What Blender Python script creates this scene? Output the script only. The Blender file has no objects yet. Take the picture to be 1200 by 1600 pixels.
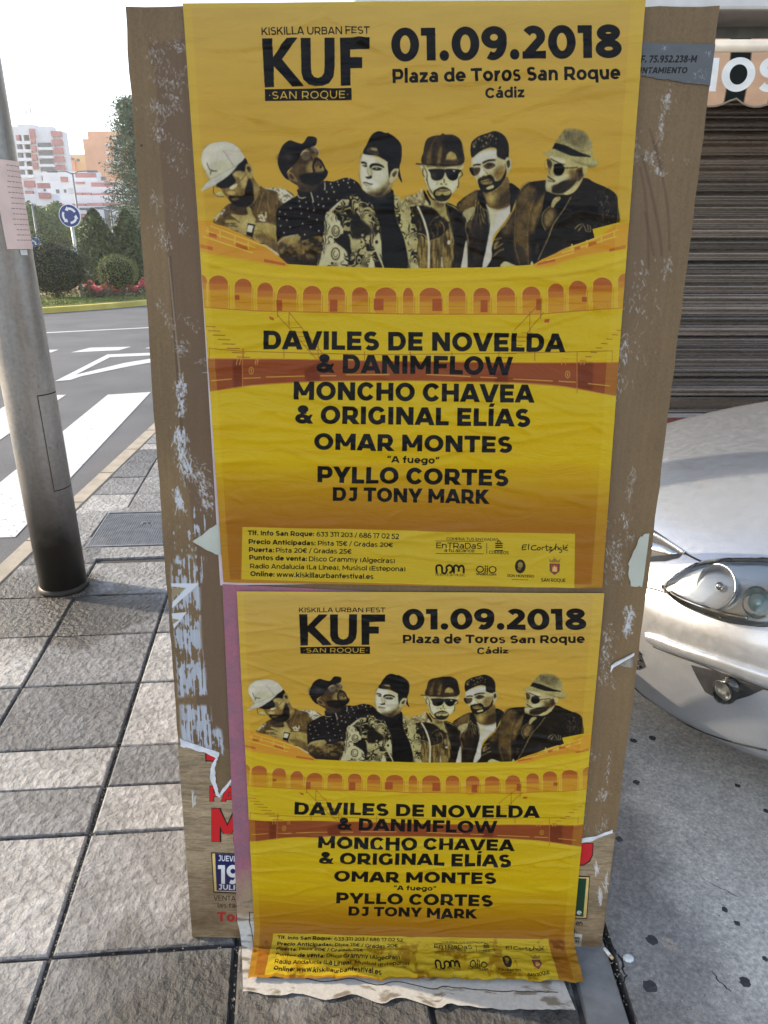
import bpy, bmesh, math, random
import numpy as np
from mathutils import Vector, Matrix
from mathutils.bvhtree import BVHTree
R = math.radians
sc = bpy.context.scene
# ------------------------------------------------------------------ camera, sky, sun, exposure
CAM_H = 1.51; PITCH = math.atan(415 / 1100)
cam_d = bpy.data.cameras.new('camera'); cam = bpy.data.objects.new('camera', cam_d); sc.collection.objects.link(cam)
cam.location = (0, 0, CAM_H); cam.rotation_euler = (math.pi / 2 - PITCH, 0, 0)
cam_d.sensor_fit = 'HORIZONTAL'; cam_d.sensor_width = 36; cam_d.lens = 33.0; cam_d.clip_start = .05; cam_d.clip_end = 3000
sc.camera = cam
SUN_AZ = math.atan2(-.96, .27)          # towards the sun, from +Y clockwise negative = left
SUN_EL = R(19)
world = bpy.data.worlds.new('World'); sc.world = world; world.use_nodes = True
nt = world.node_tree; bg = nt.nodes['Background']
sky = nt.nodes.new('ShaderNodeTexSky'); sky.sky_type = 'NISHITA'; sky.sun_disc = False
sky.sun_elevation = SUN_EL; sky.sun_rotation = SUN_AZ; sky.air_density = 1.0; sky.dust_density = 1.5; sky.ozone_density = 1.0
veil = nt.nodes.new('ShaderNodeMix'); veil.data_type = 'RGBA'; veil.blend_type = 'ADD'; veil.inputs[0].default_value = 1.0
tcw = nt.nodes.new('ShaderNodeTexCoord'); sxw = nt.nodes.new('ShaderNodeSeparateXYZ'); nt.links.new(tcw.outputs['Generated'], sxw.inputs[0])
vr = nt.nodes.new('ShaderNodeValToRGB'); nt.links.new(sxw.outputs[2], vr.inputs[0])        # thin bright haze, thickest low down
e_ = vr.color_ramp.elements; e_[0].position = 0.0; e_[0].color = (5.2, 5.0, 4.9, 1); e_[1].position = 1.0; e_[1].color = (.55, .62, .80, 1); q_ = e_.new(.30); q_.color = (3.6, 3.65, 3.8, 1); q_ = e_.new(.6); q_.color = (.75, .92, 1.3, 1)
nt.links.new(vr.outputs[0], veil.inputs[7])
nt.links.new(sky.outputs[0], veil.inputs[6]); nt.links.new(veil.outputs[2], bg.inputs[0]); bg.inputs[1].default_value = .15
sd = bpy.data.lights.new('sun', 'SUN'); so = bpy.data.objects.new('sun', sd); sc.collection.objects.link(so)
sd.energy = 5.0; sd.angle = R(.6); sd.color = (1.0, .85, .65)
sv = Vector((math.sin(SUN_AZ) * math.cos(SUN_EL), math.cos(SUN_AZ) * math.cos(SUN_EL), math.sin(SUN_EL)))
so.rotation_euler = (-sv).to_track_quat('-Z', 'Y').to_euler(); so.location = (-8, 3, 6)
sc.view_settings.view_transform = 'Standard'; sc.view_settings.look = 'None'; sc.view_settings.gamma = 1
sc.view_settings.use_curve_mapping = False; sc.view_settings.exposure = .80
sc.cycles.max_bounces = 6; sc.cycles.use_denoising = True
C = sc.collection

# ------------------------------------------------------------------ measuring helpers: a point noted in the survey picture -> its place in the world
CP, SP = math.cos(PITCH), math.sin(PITCH)
def sight(u, v):
    x = (u - 600) / 1100; y = (800 - v) / 1100
    return Vector((x, CP + y * SP, -SP + y * CP))
def on_ground(u, v, z=0.0):
    d = sight(u, v); return Vector((0, 0, CAM_H)) + d * ((z - CAM_H) / d.z)
def at_depth(u, v, Y):
    d = sight(u, v); return Vector((0, 0, CAM_H)) + d * (Y / d.y)
# ------------------------------------------------------------------ print shop: flat artwork drawn by code
def homography(src, dst):
    A = []
    for (x, y), (u_, v_) in zip(src, dst):
        A.append([x, y, 1, 0, 0, 0, -u_ * x, -u_ * y, -u_]); A.append([0, 0, 0, x, y, 1, -v_ * x, -v_ * y, -v_])
    return np.linalg.svd(np.array(A, float))[2][-1].reshape(3, 3)

def vnoise(h, w, cy, cx, seed, octaves=1):
    """smooth value noise, cells of cy x cx pixels, 0..1"""
    rng = np.random.RandomState(seed); out = np.zeros((h, w), np.float32); amp = 1.0; tot = 0
    for _ in range(octaves):
        gy, gx = int(h / cy) + 3, int(w / cx) + 3
        g = rng.rand(gy, gx).astype(np.float32)
        yy = np.arange(h) / cy; xx = np.arange(w) / cx
        y0 = yy.astype(int); x0 = xx.astype(int); fy = (yy - y0); fx = (xx - x0)
        fy = (fy * fy * (3 - 2 * fy)).astype(np.float32)[:, None]; fx = (fx * fx * (3 - 2 * fx)).astype(np.float32)[None]
        a = g[y0][:, x0]; b = g[y0][:, x0 + 1]; c = g[y0 + 1][:, x0]; d = g[y0 + 1][:, x0 + 1]
        out += amp * ((a * (1 - fx) + b * fx) * (1 - fy) + (c * (1 - fx) + d * fx) * fy)
        tot += amp; amp *= .5; cy = max(1.01, cy / 2); cx = max(1.01, cx / 2)
    return out / tot

def blur(m, r):
    r = int(max(0, round(r)))
    if r < 1: return m
    for _ in range(2):
        for ax in (0, 1):
            p = np.pad(m, [(r + 1, r) if k == ax else (0, 0) for k in range(m.ndim)], mode='edge')
            cs = np.cumsum(p, axis=ax)
            n_ = m.shape[ax]
            m = (np.take(cs, np.arange(2 * r + 1, 2 * r + 1 + n_), axis=ax) - np.take(cs, np.arange(0, n_), axis=ax)) / (2 * r + 1)
    return m

def smooth_path(P, closed=True, n=5):
    P = np.asarray(P, float)
    if len(P) < 3: return P
    out = []; N = len(P)
    for i in range(N if closed else N - 1):
        p1, p2 = P[i], P[(i + 1) % N]
        p0 = P[i - 1] if closed or i > 0 else p1
        p3 = P[(i + 2) % N] if closed or i + 2 < N else p2
        for k in range(n):
            t = k / n
            out.append(.5 * (2 * p1 + (p2 - p0) * t + (2 * p0 - 5 * p1 + 4 * p2 - p3) * t * t + (3 * p1 - p0 - 3 * p2 + p3) * t ** 3))
    if not closed: out.append(P[-1])
    return np.array(out)

class Sheet:
    SS = 3
    def __init__(s, w, h, col=(1, 1, 1)):
        s.w, s.h = w, h
        s.a = np.empty((h, w, 3), np.float32); s.a[:] = np.array(col) / 255.0
        s.T = lambda P: np.asarray(P, float)
    def trace(s, H, off=(0, 0), k=1.0):
        """coordinates noted on the flat artwork at another scale"""
        off = np.array(off, float)
        def T(P):
            P = np.asarray(P, float) * k + off
            q = np.c_[P, np.ones(len(P))] @ H.T
            return q[:, :2] / q[:, 2:]
        s.T = T
    def mask(s, polys):
        """even-odd fill of a list of closed rings (in sheet pixels) -> (y0, x0, coverage)"""
        A = np.concatenate(polys); x0 = int(max(0, math.floor(A[:, 0].min()) - 1)); x1 = int(min(s.w, math.ceil(A[:, 0].max()) + 1))
        y0 = int(max(0, math.floor(A[:, 1].min()) - 1)); y1 = int(min(s.h, math.ceil(A[:, 1].max()) + 1))
        if x1 <= x0 or y1 <= y0: return None
        S = s.SS; W = (x1 - x0) * S; Hh = (y1 - y0) * S
        ins = np.zeros((Hh, W + 1), np.int32)
        ys = y0 + (np.arange(Hh) + .5) / S
        for R in polys:
            B = np.roll(R, -1, 0)
            for (ax, ay), (bx, by) in zip(R, B):
                if ay == by: continue
                lo, hi = (ay, by) if ay < by else (by, ay)
                i0 = int(np.searchsorted(ys, lo)); i1 = int(np.searchsorted(ys, hi))
                if i1 <= i0: continue
                yy = ys[i0:i1]; xx = ax + (yy - ay) * (bx - ax) / (by - ay)
                ix = np.clip(np.ceil((xx - x0) * S - .5), 0, W).astype(int)
                np.add.at(ins, (np.arange(i0, i1), ix), 1)
        m = (np.cumsum(ins, 1)[:, :W] & 1).astype(np.float32)
        return y0, x0, m.reshape(y1 - y0, S, x1 - x0, S).mean((1, 3))
    def put(s, y0, x0, m, col):
        h, w = m.shape; r = s.a[y0:y0 + h, x0:x0 + w]
        c = np.asarray(col, np.float32)
        c = c / 255.0 if c.ndim == 1 else c
        r += (c - r) * m[..., None]
    def poly(s, P, col, smooth=True, soft=0, alpha=1.0, tex=None, raw=False):
        P = np.asarray(P, float)
        if smooth: P = smooth_path(P)
        if not raw: P = s.T(P)
        if soft:
            c = P.mean(0); mm = s.mask([P])
            if mm is None: return
            y0, x0, m = mm; pad = int(soft * 3)
            Y0, X0 = max(0, y0 - pad), max(0, x0 - pad); Y1, X1 = min(s.h, y0 + m.shape[0] + pad), min(s.w, x0 + m.shape[1] + pad)
            M = np.zeros((Y1 - Y0, X1 - X0), np.float32); M[y0 - Y0:y0 - Y0 + m.shape[0], x0 - X0:x0 - X0 + m.shape[1]] = m
            y0, x0, m = Y0, X0, blur(M, soft)
        else:
            mm = s.mask([P])
            if mm is None: return
            y0, x0, m = mm
        if tex is not None:
            s.put(y0, x0, m * alpha, tex(y0, x0, m.shape))
        else:
            s.put(y0, x0, m * alpha, col)
    def ell(s, cx, cy, rx, ry, col, rot=0, **k):
        t = np.linspace(0, 2 * np.pi, 28, endpoint=False)
        c, n_ = math.cos(rot), math.sin(rot)
        P = np.c_[cx + rx * np.cos(t) * c - ry * np.sin(t) * n_, cy + rx * np.cos(t) * n_ + ry * np.sin(t) * c]
        s.poly(P, col, smooth=False, **k)
    def line(s, P, wd, col, smooth=True, alpha=1.0, raw=False, soft=0):
        """stroke of width wd (in artwork units of the current trace)"""
        P = np.asarray(P, float)
        if smooth and len(P) > 2: P = smooth_path(P, closed=False, n=4)
        s.poly(stroke_ring(P, wd), col, smooth=False, alpha=alpha, raw=raw, soft=soft)

def stroke_ring(P, wd):
    P = np.asarray(P, float); d = np.gradient(P, axis=0) if len(P) > 2 else np.repeat(P[1:] - P[:1], 2, 0)
    d /= np.maximum(1e-9, np.linalg.norm(d, axis=1))[:, None]
    n_ = np.c_[-d[:, 1], d[:, 0]]; w = np.broadcast_to(np.asarray(wd, float), (len(P),))[:, None] / 2
    return np.concatenate([P + n_ * w, (P - n_ * w)[::-1]])

# ---- a bold geometric alphabet drawn as strokes: v = upright weight, h = level weight
def arc(cx, cy, rx, ry, a0, a1, n=22):
    t = np.radians(np.linspace(a0, a1, n)); return np.c_[cx + rx * np.cos(t), cy + ry * np.sin(t)]

def glyph(ch, v, h):
    """-> (width, [(sign, ring)], y-clip)"""
    R = []; hv = v / 2; hh = h / 2; C = 700
    def st(*P): R.append((1, stroke_ring(np.array(P, float), v)))
    def V(x, a=0, b=C): R.append((1, np.array([(x - hv, a), (x + hv, a), (x + hv, b), (x - hv, b)], float)))
    def Hb(y, a, b): R.append((1, np.array([(a, y - hh), (b, y - hh), (b, y + hh), (a, y + hh)], float)))
    def D(x0, y0, x1, y1, w=None):      # slanted bar with level cut ends
        w = (w or v) * 1.0; L = math.hypot(x1 - x0, y1 - y0); k = w / 2 * L / max(1, abs(y1 - y0))
        R.append((1, np.array([(x0 - k, y0), (x0 + k, y0), (x1 + k, y1), (x1 - k, y1)], float)))
    def path(P):                         # round stroke, thickness follows the direction
        P = np.asarray(P, float); d = np.gradient(P, axis=0); d /= np.linalg.norm(d, axis=1)[:, None]
        w = v * d[:, 1] ** 2 + h * d[:, 0] ** 2
        n_ = np.c_[-d[:, 1], d[:, 0]] * w[:, None] / 2
        for i in range(len(P) - 1):
            R.append((1, np.array([P[i] + n_[i], P[i + 1] + n_[i + 1], P[i + 1] - n_[i + 1], P[i] - n_[i]])))
    def ring(cx, cy, rx, ry):
        R.append((1, arc(cx, cy, rx, ry, 0, 360, 44)[:-1])); R.append((-1, arc(cx, cy, rx - v, ry - h, 0, 360, 44)[:-1]))
    def cut(*P): R.append((-1, np.array(P, float)))
    def bowl(x, y0, y1, rx):             # D-shaped bowl from a stem at x
        ym = (y0 + y1) / 2; ry = (y1 - y0) / 2; xs = x + max(0, rx - ry * .95)
        R.append((1, np.r_[[(x, y0)], arc(xs, ym, rx - (xs - x), ry, -90, 90), [(x, y1)]]))
        R.append((-1, np.r_[[(x, y0 + h)], arc(xs, ym, rx - (xs - x) - v, ry - h, -90, 90), [(x, y1 - h)]]))
    clip = (-12, 712); w = 600; X = 540
    b = {'Á': 'A', 'Í': 'I', 'á': 'a', 'í': 'ı', 'é': 'e'}.get(ch, ch)
    if b == 'A': w = 800; D(70 + hv * .25, 0, 400, C + 40); D(w - 70 - hv * .25, 0, 400, C + 40); Hb(190, 200, 600); clip = (0, C)
    elif b == 'B': w = 740; bowl(60, 330, C, 590); bowl(60, 0, 330 + h, 640); V(60 + hv)
    elif b == 'C' or b == 'G':
        w = 760; ring(400, 350, 370, 362); cut((400, 350), (1000, 350 + 420), (1000, 350 - 420))
        if b == 'G': V(735 - hv, 60, 380); w = 800; cut((400, 350), (560, 500), (560, 350))
    elif b == 'D': w = 800; bowl(60, 0, C, 700); V(60 + hv)
    elif b == 'E': w = 680; V(60 + hv); [Hb(y, 60, 630) for y in (hh, C - hh)]; Hb(350, 60, 590)
    elif b == 'F': w = 660; V(60 + hv); Hb(C - hh, 60, 630); Hb(310, 60, 590)
    elif b == 'H': w = 820; V(60 + hv); V(760 - hv); Hb(350, 60, 760)
    elif b == 'I' : w = v + 120; V(60 + hv)
    elif b == 'J': w = 600; V(540 - hv, 220); path(arc(290, 220, 250 - hv, 232 - hh, 0, -150)); Hb(C - hh, 150, 540)
    elif b == 'K': w = 780; V(60 + hv); D(190, 260, 660 , C + 40); D(330, 380, 690, -20); clip = (0, C)
    elif b == 'L': w = 610; V(60 + hv); Hb(hh, 60, 590)
    elif b == 'M': w = 960; V(60 + hv); V(900 - hv); D(60 + hv * .9, C, 480, 170, v * .8); D(900 - hv * .9, C, 480, 170, v * .8)
    elif b == 'N': w = 830; V(60 + hv); V(770 - hv); D(60 + hv * 1.0, C, 770 - hv * 1.0, 0, v * .95)
    elif b == 'O' or b == '0' or b == 'Q':
        w = 860 if b != '0' else 740; ring(w / 2, 350, w / 2 - 30, 362)
        if b == 'Q': D(430 + 60, 60, 760, -150, v * .8); clip = (-150, 712)
    elif b == 'P': w = 730; bowl(60, 180, C, 640); V(60 + hv)
    elif b == 'R': w = 760; bowl(60, 180, C, 640); V(60 + hv); D(430, 230, 640, 0)
    elif b == 'S' or b == 's':
        P = np.r_[arc(350, 505, 245, 195 - hh + 12, 38, 270, 26), arc(350, 195, 265, 195 - hh + 12 , 90, -142, 26)]
        P[:26, 1] = 505 + hh * .0 + (P[:26, 1] - 505); w = 690
        top = C + 12 - hh; bot = -12 + hh; mid = 350
        P = np.r_[arc(345, (top + mid) / 2, 290 - hv, (top - mid) / 2, 35, 268, 26), arc(350, (mid + bot) / 2, 305 - hv, (mid - bot) / 2, 88, -148, 26)]
        path(P)
    elif b == 'T': w = 700; V(350); Hb(C - hh, 20, 680)
    elif b == 'U': w = 800; V(55 + hv, 330); V(745 - hv, 330); path(arc(400, 330, 345 - hv, 342 - hh, 180, 360, 30))
    elif b == 'V': w = 790; D(70 + hv * .3, C, 395, -50); D(720 - hv * .3, C, 395, -50); clip = (0, C)
    elif b == 'W': w = 1180; D(60 + hv * .4, C, 335, -50, v * .9); D(590, C, 335, -50, v * .85); D(590, C, 845, -50, v * .85); D(1120 - hv * .4, C, 845, -50, v * .9); clip = (0, C)
    elif b == 'X': w = 760; D(90 + hv * .3, 0, 670 - hv * .3, C); D(670 - hv * .3, 0, 90 + hv * .3, C)
    elif b == 'Y': w = 740; V(370, 0, 330); D(75 + hv * .3, C, 370, 230); D(665 - hv * .3, C, 370, 230)
    elif b == 'Z': w = 690; Hb(hh, 40, 650); Hb(C - hh, 60, 640); D(60 + v * .6, h * .8, 640 - v * .6, C - h * .8)
    elif b == '1': w = 430; V(370 - hv); Hb(C - hh, 20, 370)
    elif b == '2': w = 640; path(np.r_[arc(310, 475, 290 - hv, 237 - hh, 150, -35, 26), [(160, hh * 1.3)]]); Hb(hh, 40, 610)
    elif b == '3': w = 640; path(arc(300, 210, 300 - hv, 222 - hh, 88, -150, 26)); Hb(C - hh, 60, 560); D(520, C - h, 330, 390)
    elif b == '5': w = 640; path(arc(290, 220, 310 - hv, 232 - hh, 110, -150, 26)); Hb(C - hh, 90, 580); D(90 + hv, 360, 100 + hv, C)
    elif b == '6': w = 680; ring(350, 225, 310, 237); path(np.r_[[(40 + hv, 230)], arc(370, 330, 330 - hv, 382 - hh, 180, 60, 20)])
    elif b == '7': w = 660; Hb(C - hh, 30, 630); D(250, 0, 550, C - h * .5)
    elif b == '8': w = 700; ring(350, 195, 320, 207); ring(350, 530, 285, 182)
    elif b == '9': w = 680; ring(330, 475, 310, 237); path(np.r_[[(640 - hv, 470)], arc(310, 370, 330 - hv, 382 - hh, 0, -120, 20)])
    elif b == '&': w = 760; ring(330, 555, 215, 157); ring(310, 190, 290, 202); D(240, 560, 650, 0, v * .9); D(500, 60, 640, 350, v * .8); cut((330 + 290, 380), (340, 380), (600, 300)); 
    elif b == '.': w = v + 90; R.append((1, arc(w / 2, hv * .95, hv * 1.08, hv * 1.08, 0, 360, 20)[:-1]))
    elif b == ',': w = v + 90; D(w / 2 - 30, -110, w / 2 + 10, v, v * .7); clip = (-200, 700)
    elif b == '·': w = v + 150; R.append((1, arc(w / 2, 350, hv, hv, 0, 360, 20)[:-1]))
    elif b == ':': w = v + 90; [R.append((1, arc(w / 2, y, hv, hv, 0, 360, 20)[:-1])) for y in (hv, 430)]
    elif b == '-': w = 380; Hb(290, 40, 340)
    elif b == '/': w = 460; D(60, -60, 400, 760, v * .8); clip = (-60, 760)
    elif b == '€': w = 700; ring(420, 350, 330, 362); cut((420, 350), (1000, 770), (1000, -70)); Hb(430, 0, 520); Hb(270, 0, 500)
    elif b == '(' : w = 360; path(arc(420, 300, 340 - hv, 480, 140, 220, 14)); clip = (-160, 760)
    elif b == ')' : w = 360; path(arc(-60, 300, 340 - hv, 480, -40, 40, 14)); clip = (-160, 760)
    elif b == '“': w = 420; D(110, 460, 150, 720, v * .7); D(290, 460, 330, 720, v * .7); clip = (400, 800)
    elif b == '”': w = 420; D(110, 460, 150, 720, v * .7); D(290, 460, 330, 720, v * .7); clip = (400, 800)
    # lower case, x-height 540
    elif b == 'a': w = 620; ring(280, 175, 250, 187); V(565 - hv, 0, 340); path(arc(320, 330, 245 - hv, 222 - hh, 0, 145, 20)); clip = (-12, 560); w = 625
    elif b in 'bdpqg':
        w = 690; cx = 345 if b == 'b' or b == 'p' else 335; ring(cx, 270, 310, 282)
        if b == 'b': V(40 + hv, 0, 750)
        if b == 'p': V(40 + hv, -190, 540)
        if b == 'd': V(645 - hv, 0, 750)
        if b == 'q': V(645 - hv, -190, 540)
        if b == 'g': V(645 - hv, -20, 540); path(arc(345, -20, 300 - hv, 180 - hh, 0, -150, 20))
        clip = (-205, 750)
    elif b == 'c': w = 590; ring(330, 270, 300, 282); cut((330, 270), (900, 600), (900, -60))
    elif b == 'e': w = 640; ring(325, 270, 300, 282); Hb(260, 80, 560); cut((340, 260 - hh), (900, 260 - hh), (900, -60))
    elif b == 'f': w = 420; V(110 + hv, 0, 580); path(np.r_[arc(300, 560, 190 - hv, 190 - hh, 180, 70, 14)]); Hb(530 - hh, 20, 390); clip = (0, 752)
    elif b == 'h' or b == 'n' or b == 'm':
        V(50 + hv, 0, 750 if b == 'h' else 540); w = 660
        path(np.r_[arc(335, 290, 270 - hv, 262 - hh, 175, 0, 20), [(605 - hv, 0)]])
        if b == 'm': w = 1010; path(np.r_[arc(690, 290, 270 - hv, 262 - hh, 175, 0, 20), [(960 - hv, 0)]])
        clip = (0, 750)
    elif b == 'i' or b == 'ı':
        w = v + 100; V(50 + hv, 0, 540); clip = (0, 790)
        if b == 'i': R.append((1, arc(50 + hv, 675, hv * 1.1, 90, 0, 360, 20)[:-1]))
    elif b == 'k': w = 640; V(50 + hv, 0, 750); D(180, 180, 520, 540); D(300, 300, 540, 0); clip = (0, 750)
    elif b == 'l': w = v + 100; V(50 + hv, 0, 750); clip = (0, 750)
    elif b == 'o': w = 660; ring(330, 270, 300, 282)
    elif b == 'r': w = 440; V(50 + hv, 0, 540); path(arc(380, 250, 290 - hv, 300 - hh, 170, 88, 14)); clip = (0, 560)
    elif b == 't': w = 440; V(110 + hv, 120, 680); path(arc(290, 160, 180 - hv, 172 - hh, 180, 290, 14)); Hb(530 - hh, 20, 400)
    elif b == 'u': w = 660; V(605 - hv, 0, 540); path(np.r_[[(50 + hv, 540)], arc(325, 250, 275 - hv, 262 - hh, 180, 355, 20)])
    elif b == 'v': w = 620; D(80 + hv * .3, 540, 310, -30); D(540 - hv * .3, 540, 310, -30); clip = (0, 540)
    elif b == 'w': w = 880; D(60 + hv * .5, 540, 250, -30, v * .85); D(440, 540, 250, -30, v * .8); D(440, 540, 630, -30, v * .8); D(820 - hv * .5, 540, 630, -30, v * .85); clip = (0, 540)
    elif b == 'y': w = 620; D(80 + hv * .3, 540, 320, -10); D(540 - hv * .3, 540, 220, -190); clip = (-190, 540)
    elif b == 'z': w = 560; Hb(hh, 30, 520); Hb(540 - hh, 40, 510); D(60 + v * .6, h * .8, 500 - v * .6, 540 - h * .8)
    elif b == ' ': w = 270
    else: w = 500; ring(250, 300, 220, 250)
    if b == 's':
        k = .79; w *= k; R = [(sg, r * k) for sg, r in R]; clip = (-12, 560)
    if ch in 'ÁÍ': D(w / 2 - 10, 760, w / 2 + 60, 900, v * .8); clip = (clip[0], 900)
    if ch in 'áéí': D(w / 2 - 20, 610, w / 2 + 60, 790, v * .8); clip = (clip[0], 800)
    return w, R, clip

def text(s, body, p0, p1, cap, col, v=185, h=152, slant=0.0, track=0, raw=False):
    """a line of lettering whose baseline runs from p0 to p1 (in the artwork's trace units), capitals cap high"""
    p0 = np.array(p0, float); p1 = np.array(p1, float)
    gl = [glyph(c, v, h) for c in body]; tot = sum(g[0] for g in gl) + track * (len(gl) - 1)
    ux = (p1 - p0) / (tot - 60); L = np.linalg.norm(ux); uy = np.array([ux[1], -ux[0]]) / L * cap / 700.0
    x = -30
    for w, R, clip in gl:
        if R:
            def M(P):
                P = np.c_[P[:, 0] + x + slant * P[:, 1], P[:, 1]]
                Q = p0 + P[:, :1] * ux + P[:, 1:] * uy
                return Q if raw else s.T(Q)
            rings = []
            for sg, r in R:
                r = clip_y(r, *clip)
                if r is not None: rings.append((sg, M(r)))
            A = np.concatenate([r for _, r in rings]); 
            acc = None
            y0 = int(max(0, math.floor(A[:, 1].min()) - 1)); y1 = int(min(s.h, math.ceil(A[:, 1].max()) + 1))
            x0 = int(max(0, math.floor(A[:, 0].min()) - 1)); x1 = int(min(s.w, math.ceil(A[:, 0].max()) + 1))
            if x1 > x0 and y1 > y0:
                acc = np.zeros((y1 - y0, x1 - x0), np.float32)
                for sg, r in sorted(rings, key=lambda t: 0) :
                    mm = s.mask([r])
                    if mm is None: continue
                    my, mx, m = mm; sub = acc[my - y0:my - y0 + m.shape[0], mx - x0:mx - x0 + m.shape[1]]
                    if sg > 0: np.maximum(sub, m, out=sub) if False else sub.__iadd__(np.minimum(m, 1 - sub))
                    else: sub *= (1 - m)
                s.put(y0, x0, np.clip(acc, 0, 1), col)
        x += w + track

def clip_y(P, lo, hi):
    for sgn, lim in ((1, lo), (-1, hi)):
        out = []; N = len(P)
        for i in range(N):
            a, b = P[i], P[(i + 1) % N]; ia = sgn * (a[1] - lim) >= 0; ib = sgn * (b[1] - lim) >= 0
            if ia: out.append(a)
            if ia != ib: out.append(a + (b - a) * ((lim - a[1]) / (b[1] - a[1])))
        if len(out) < 3: return None
        P = np.array(out)
    return P
# ------------------------------------------------------------------ the festival sheet (artwork shared by both copies)
PW, PH = 1180, 1590
def ribbon_noise(sh, seed, cy=5, cx=3):
    return vnoise(sh[0], sh[1], cy, cx, seed, 2)

def festival_art():
    s = Sheet(PW, PH, (214, 172, 58))
    Hm = homography([(287, 8), (1006, 2), (940, 917), (350, 908)], [(0, 0), (PW, 0), (PW, PH), (0, PH)])
    s.trace(Hm)
    yy = np.linspace(0, 1, PH)[:, None, None]
    stops = [(0, (208, 175, 92)), (.12, (206, 168, 70)), (.3, (202, 160, 50)), (.42, (212, 178, 36)), (.5, (216, 186, 26)), (.75, (214, 180, 8)), (.82, (184, 138, 12)), (.88, (160, 110, 22)), (1, (158, 104, 30))]
    for c in range(3):
        s.a[:, :, c] = np.interp(yy[:, :, 0], [t for t, _ in stops], [k[c] / 255 for _, k in stops])
    # streaky sky
    n = vnoise(PH, PW, 26, 190, 3, 4); s.a[:int(PH * .45)] *= (1 + .10 * (n[:int(PH * .45)] - .5))[..., None]
    before = s.a.copy(); figures(s, Hm)
    m_ = blur((np.abs(s.a - before).max(2) > .02).astype(np.float32), 1)[..., None]      # photographic grain and tone in the portraits
    s.a += (blur(s.a, 1) - s.a) * m_; s.a += (s.a.mean(2, keepdims=True) * np.array([1.10, 1.0, .80], np.float32) - s.a) * m_ * .4; lum = s.a.mean(2, keepdims=True)
    g1 = vnoise(PH, PW, 22, 16, 91, 4)[..., None]; g2 = vnoise(PH, PW, 5, 4, 92, 2)[..., None]
    s.a *= 1 + m_ * ((g1 - .5) * .8 + (g2 - .5) * .4) * np.clip(1.35 - lum * 1.5, .10, 1.3); s.a -= m_ * .035
    # bull ring
    s.trace(Hm)
    yel = (212, 182, 28)
    s.poly([(280, 330), (300, 345), (335.6, 347), (352, 351), (405, 376), (436, 397.5), (449, 409), (500, 412), (565, 414), (640, 416), (770, 414), (832, 410), (845, 402), (875, 389), (928, 371), (924, 355), (963, 345), (1020, 340), (1040, 640), (270, 640)], yel, smooth=False)
    top = [(290, 344), (340, 348), (405, 376), (449, 409), (440, 412), (380, 402), (300, 384)]
    s.poly(top, (214, 142, 52), soft=3, alpha=.8)
    s.poly([(832, 411), (875, 389), (928, 372), (963, 347), (1000, 352), (985, 380), (900, 398), (860, 412)], (212, 138, 46), soft=3, alpha=.75)
    cr = (222, 186, 70); rd = (184, 88, 40)
    for (a, b) in (((322, 357), (400, 384)), ((318, 366), (396, 392)), ((330, 350), (420, 384))):
        s.line([a, b], 2.2, cr)
    for x, y in ((326, 352), (345, 358), (368, 366), (389, 375)):
        s.line([(x, y), (x, y + 11)], 2.2, cr)
    for P in ([(314, 378), (334, 383), (334, 388), (314, 384)], [(413, 401), (446, 408), (446, 412), (413, 406)], [(328, 360), (340, 363), (340, 369), (328, 366)], [(370, 376), (388, 383), (388, 388), (370, 382)]):
        s.poly(P, rd, smooth=False, alpha=.8)
    for (a, b) in (((876, 392), (962, 366)), ((888, 384), (964, 356)), ((852, 404), (896, 391))):
        s.line([a, b], 2.2, cr)
    for x, y in ((892, 378), (915, 372), (938, 364), (958, 357)):
        s.line([(x, y), (x, y + 12)], 2.4, cr)
    for P in ([(838, 408), (866, 401), (866, 405), (838, 411)], [(950, 386), (976, 379), (976, 385), (950, 390)], [(896, 383), (905, 381), (905, 386), (896, 388)], [(918, 376), (930, 373), (930, 378), (918, 382)]):
        s.poly(P, rd, smooth=False, alpha=.8)
    # tiers of light and shade on the bowl
    s.poly([(300, 388), (400, 418), (640, 428), (880, 416), (1000, 384), (1000, 404), (880, 432), (640, 441), (400, 432), (300, 404)], (226, 196, 44), soft=6, alpha=.7)
    s.poly([(300, 398), (400, 426), (640, 436), (880, 424), (1000, 394), (1000, 398), (880, 428), (640, 440), (400, 430), (300, 402)], (190, 150, 30), soft=3, alpha=.5)
    def cu(x, pts): return float(np.interp(x, [p[0] for p in pts], [p[1] for p in pts]))
    topy = [(300, 424), (342, 426), (381, 431), (415, 437), (449, 441), (560, 444), (640, 445), (760, 445), (830, 443), (894, 435), (939, 429), (990, 420)]
    boty = [(300, 474), (342, 478), (400, 482), (450, 483), (640, 487), (840, 487), (900, 482), (990, 476)]
    arches = [(316, 10), (342.5, 16), (381, 14), (415, 13), (449, 15.5), (487.6, 15), (525.5, 14), (562, 13.5), (602, 17.5), (637, 9), (671.7, 18), (713, 14), (751.6, 14), (789, 15), (828.7, 15), (867, 13), (900.6, 14.5), (939, 16), (975, 12)]
    for i, (x, r) in enumerate(arches):
        y0 = cu(x, topy); y1 = cu(x, boty); sp = y0 + 14
        s.poly([(x - r, sp), (x + r, sp), (x + r, y1), (x - r, y1)], (204, 138, 40), smooth=False, alpha=.75)
        s.poly(np.r_[arc(x, sp, r, 14, 0, -180, 14)], (170, 82, 40), smooth=False, alpha=.85)
        s.poly([(x - r, sp - 1), (x + r, sp - 1), (x + r, sp + 9), (x - r, sp + 9)], (186, 104, 42), smooth=False, soft=2, alpha=.7)
        s.line(np.r_[[(x - r, y1)], arc(x, sp, r, 14, -180, 0, 14), [(x + r, y1)]], 1.6, (222, 180, 60), smooth=False)
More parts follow.
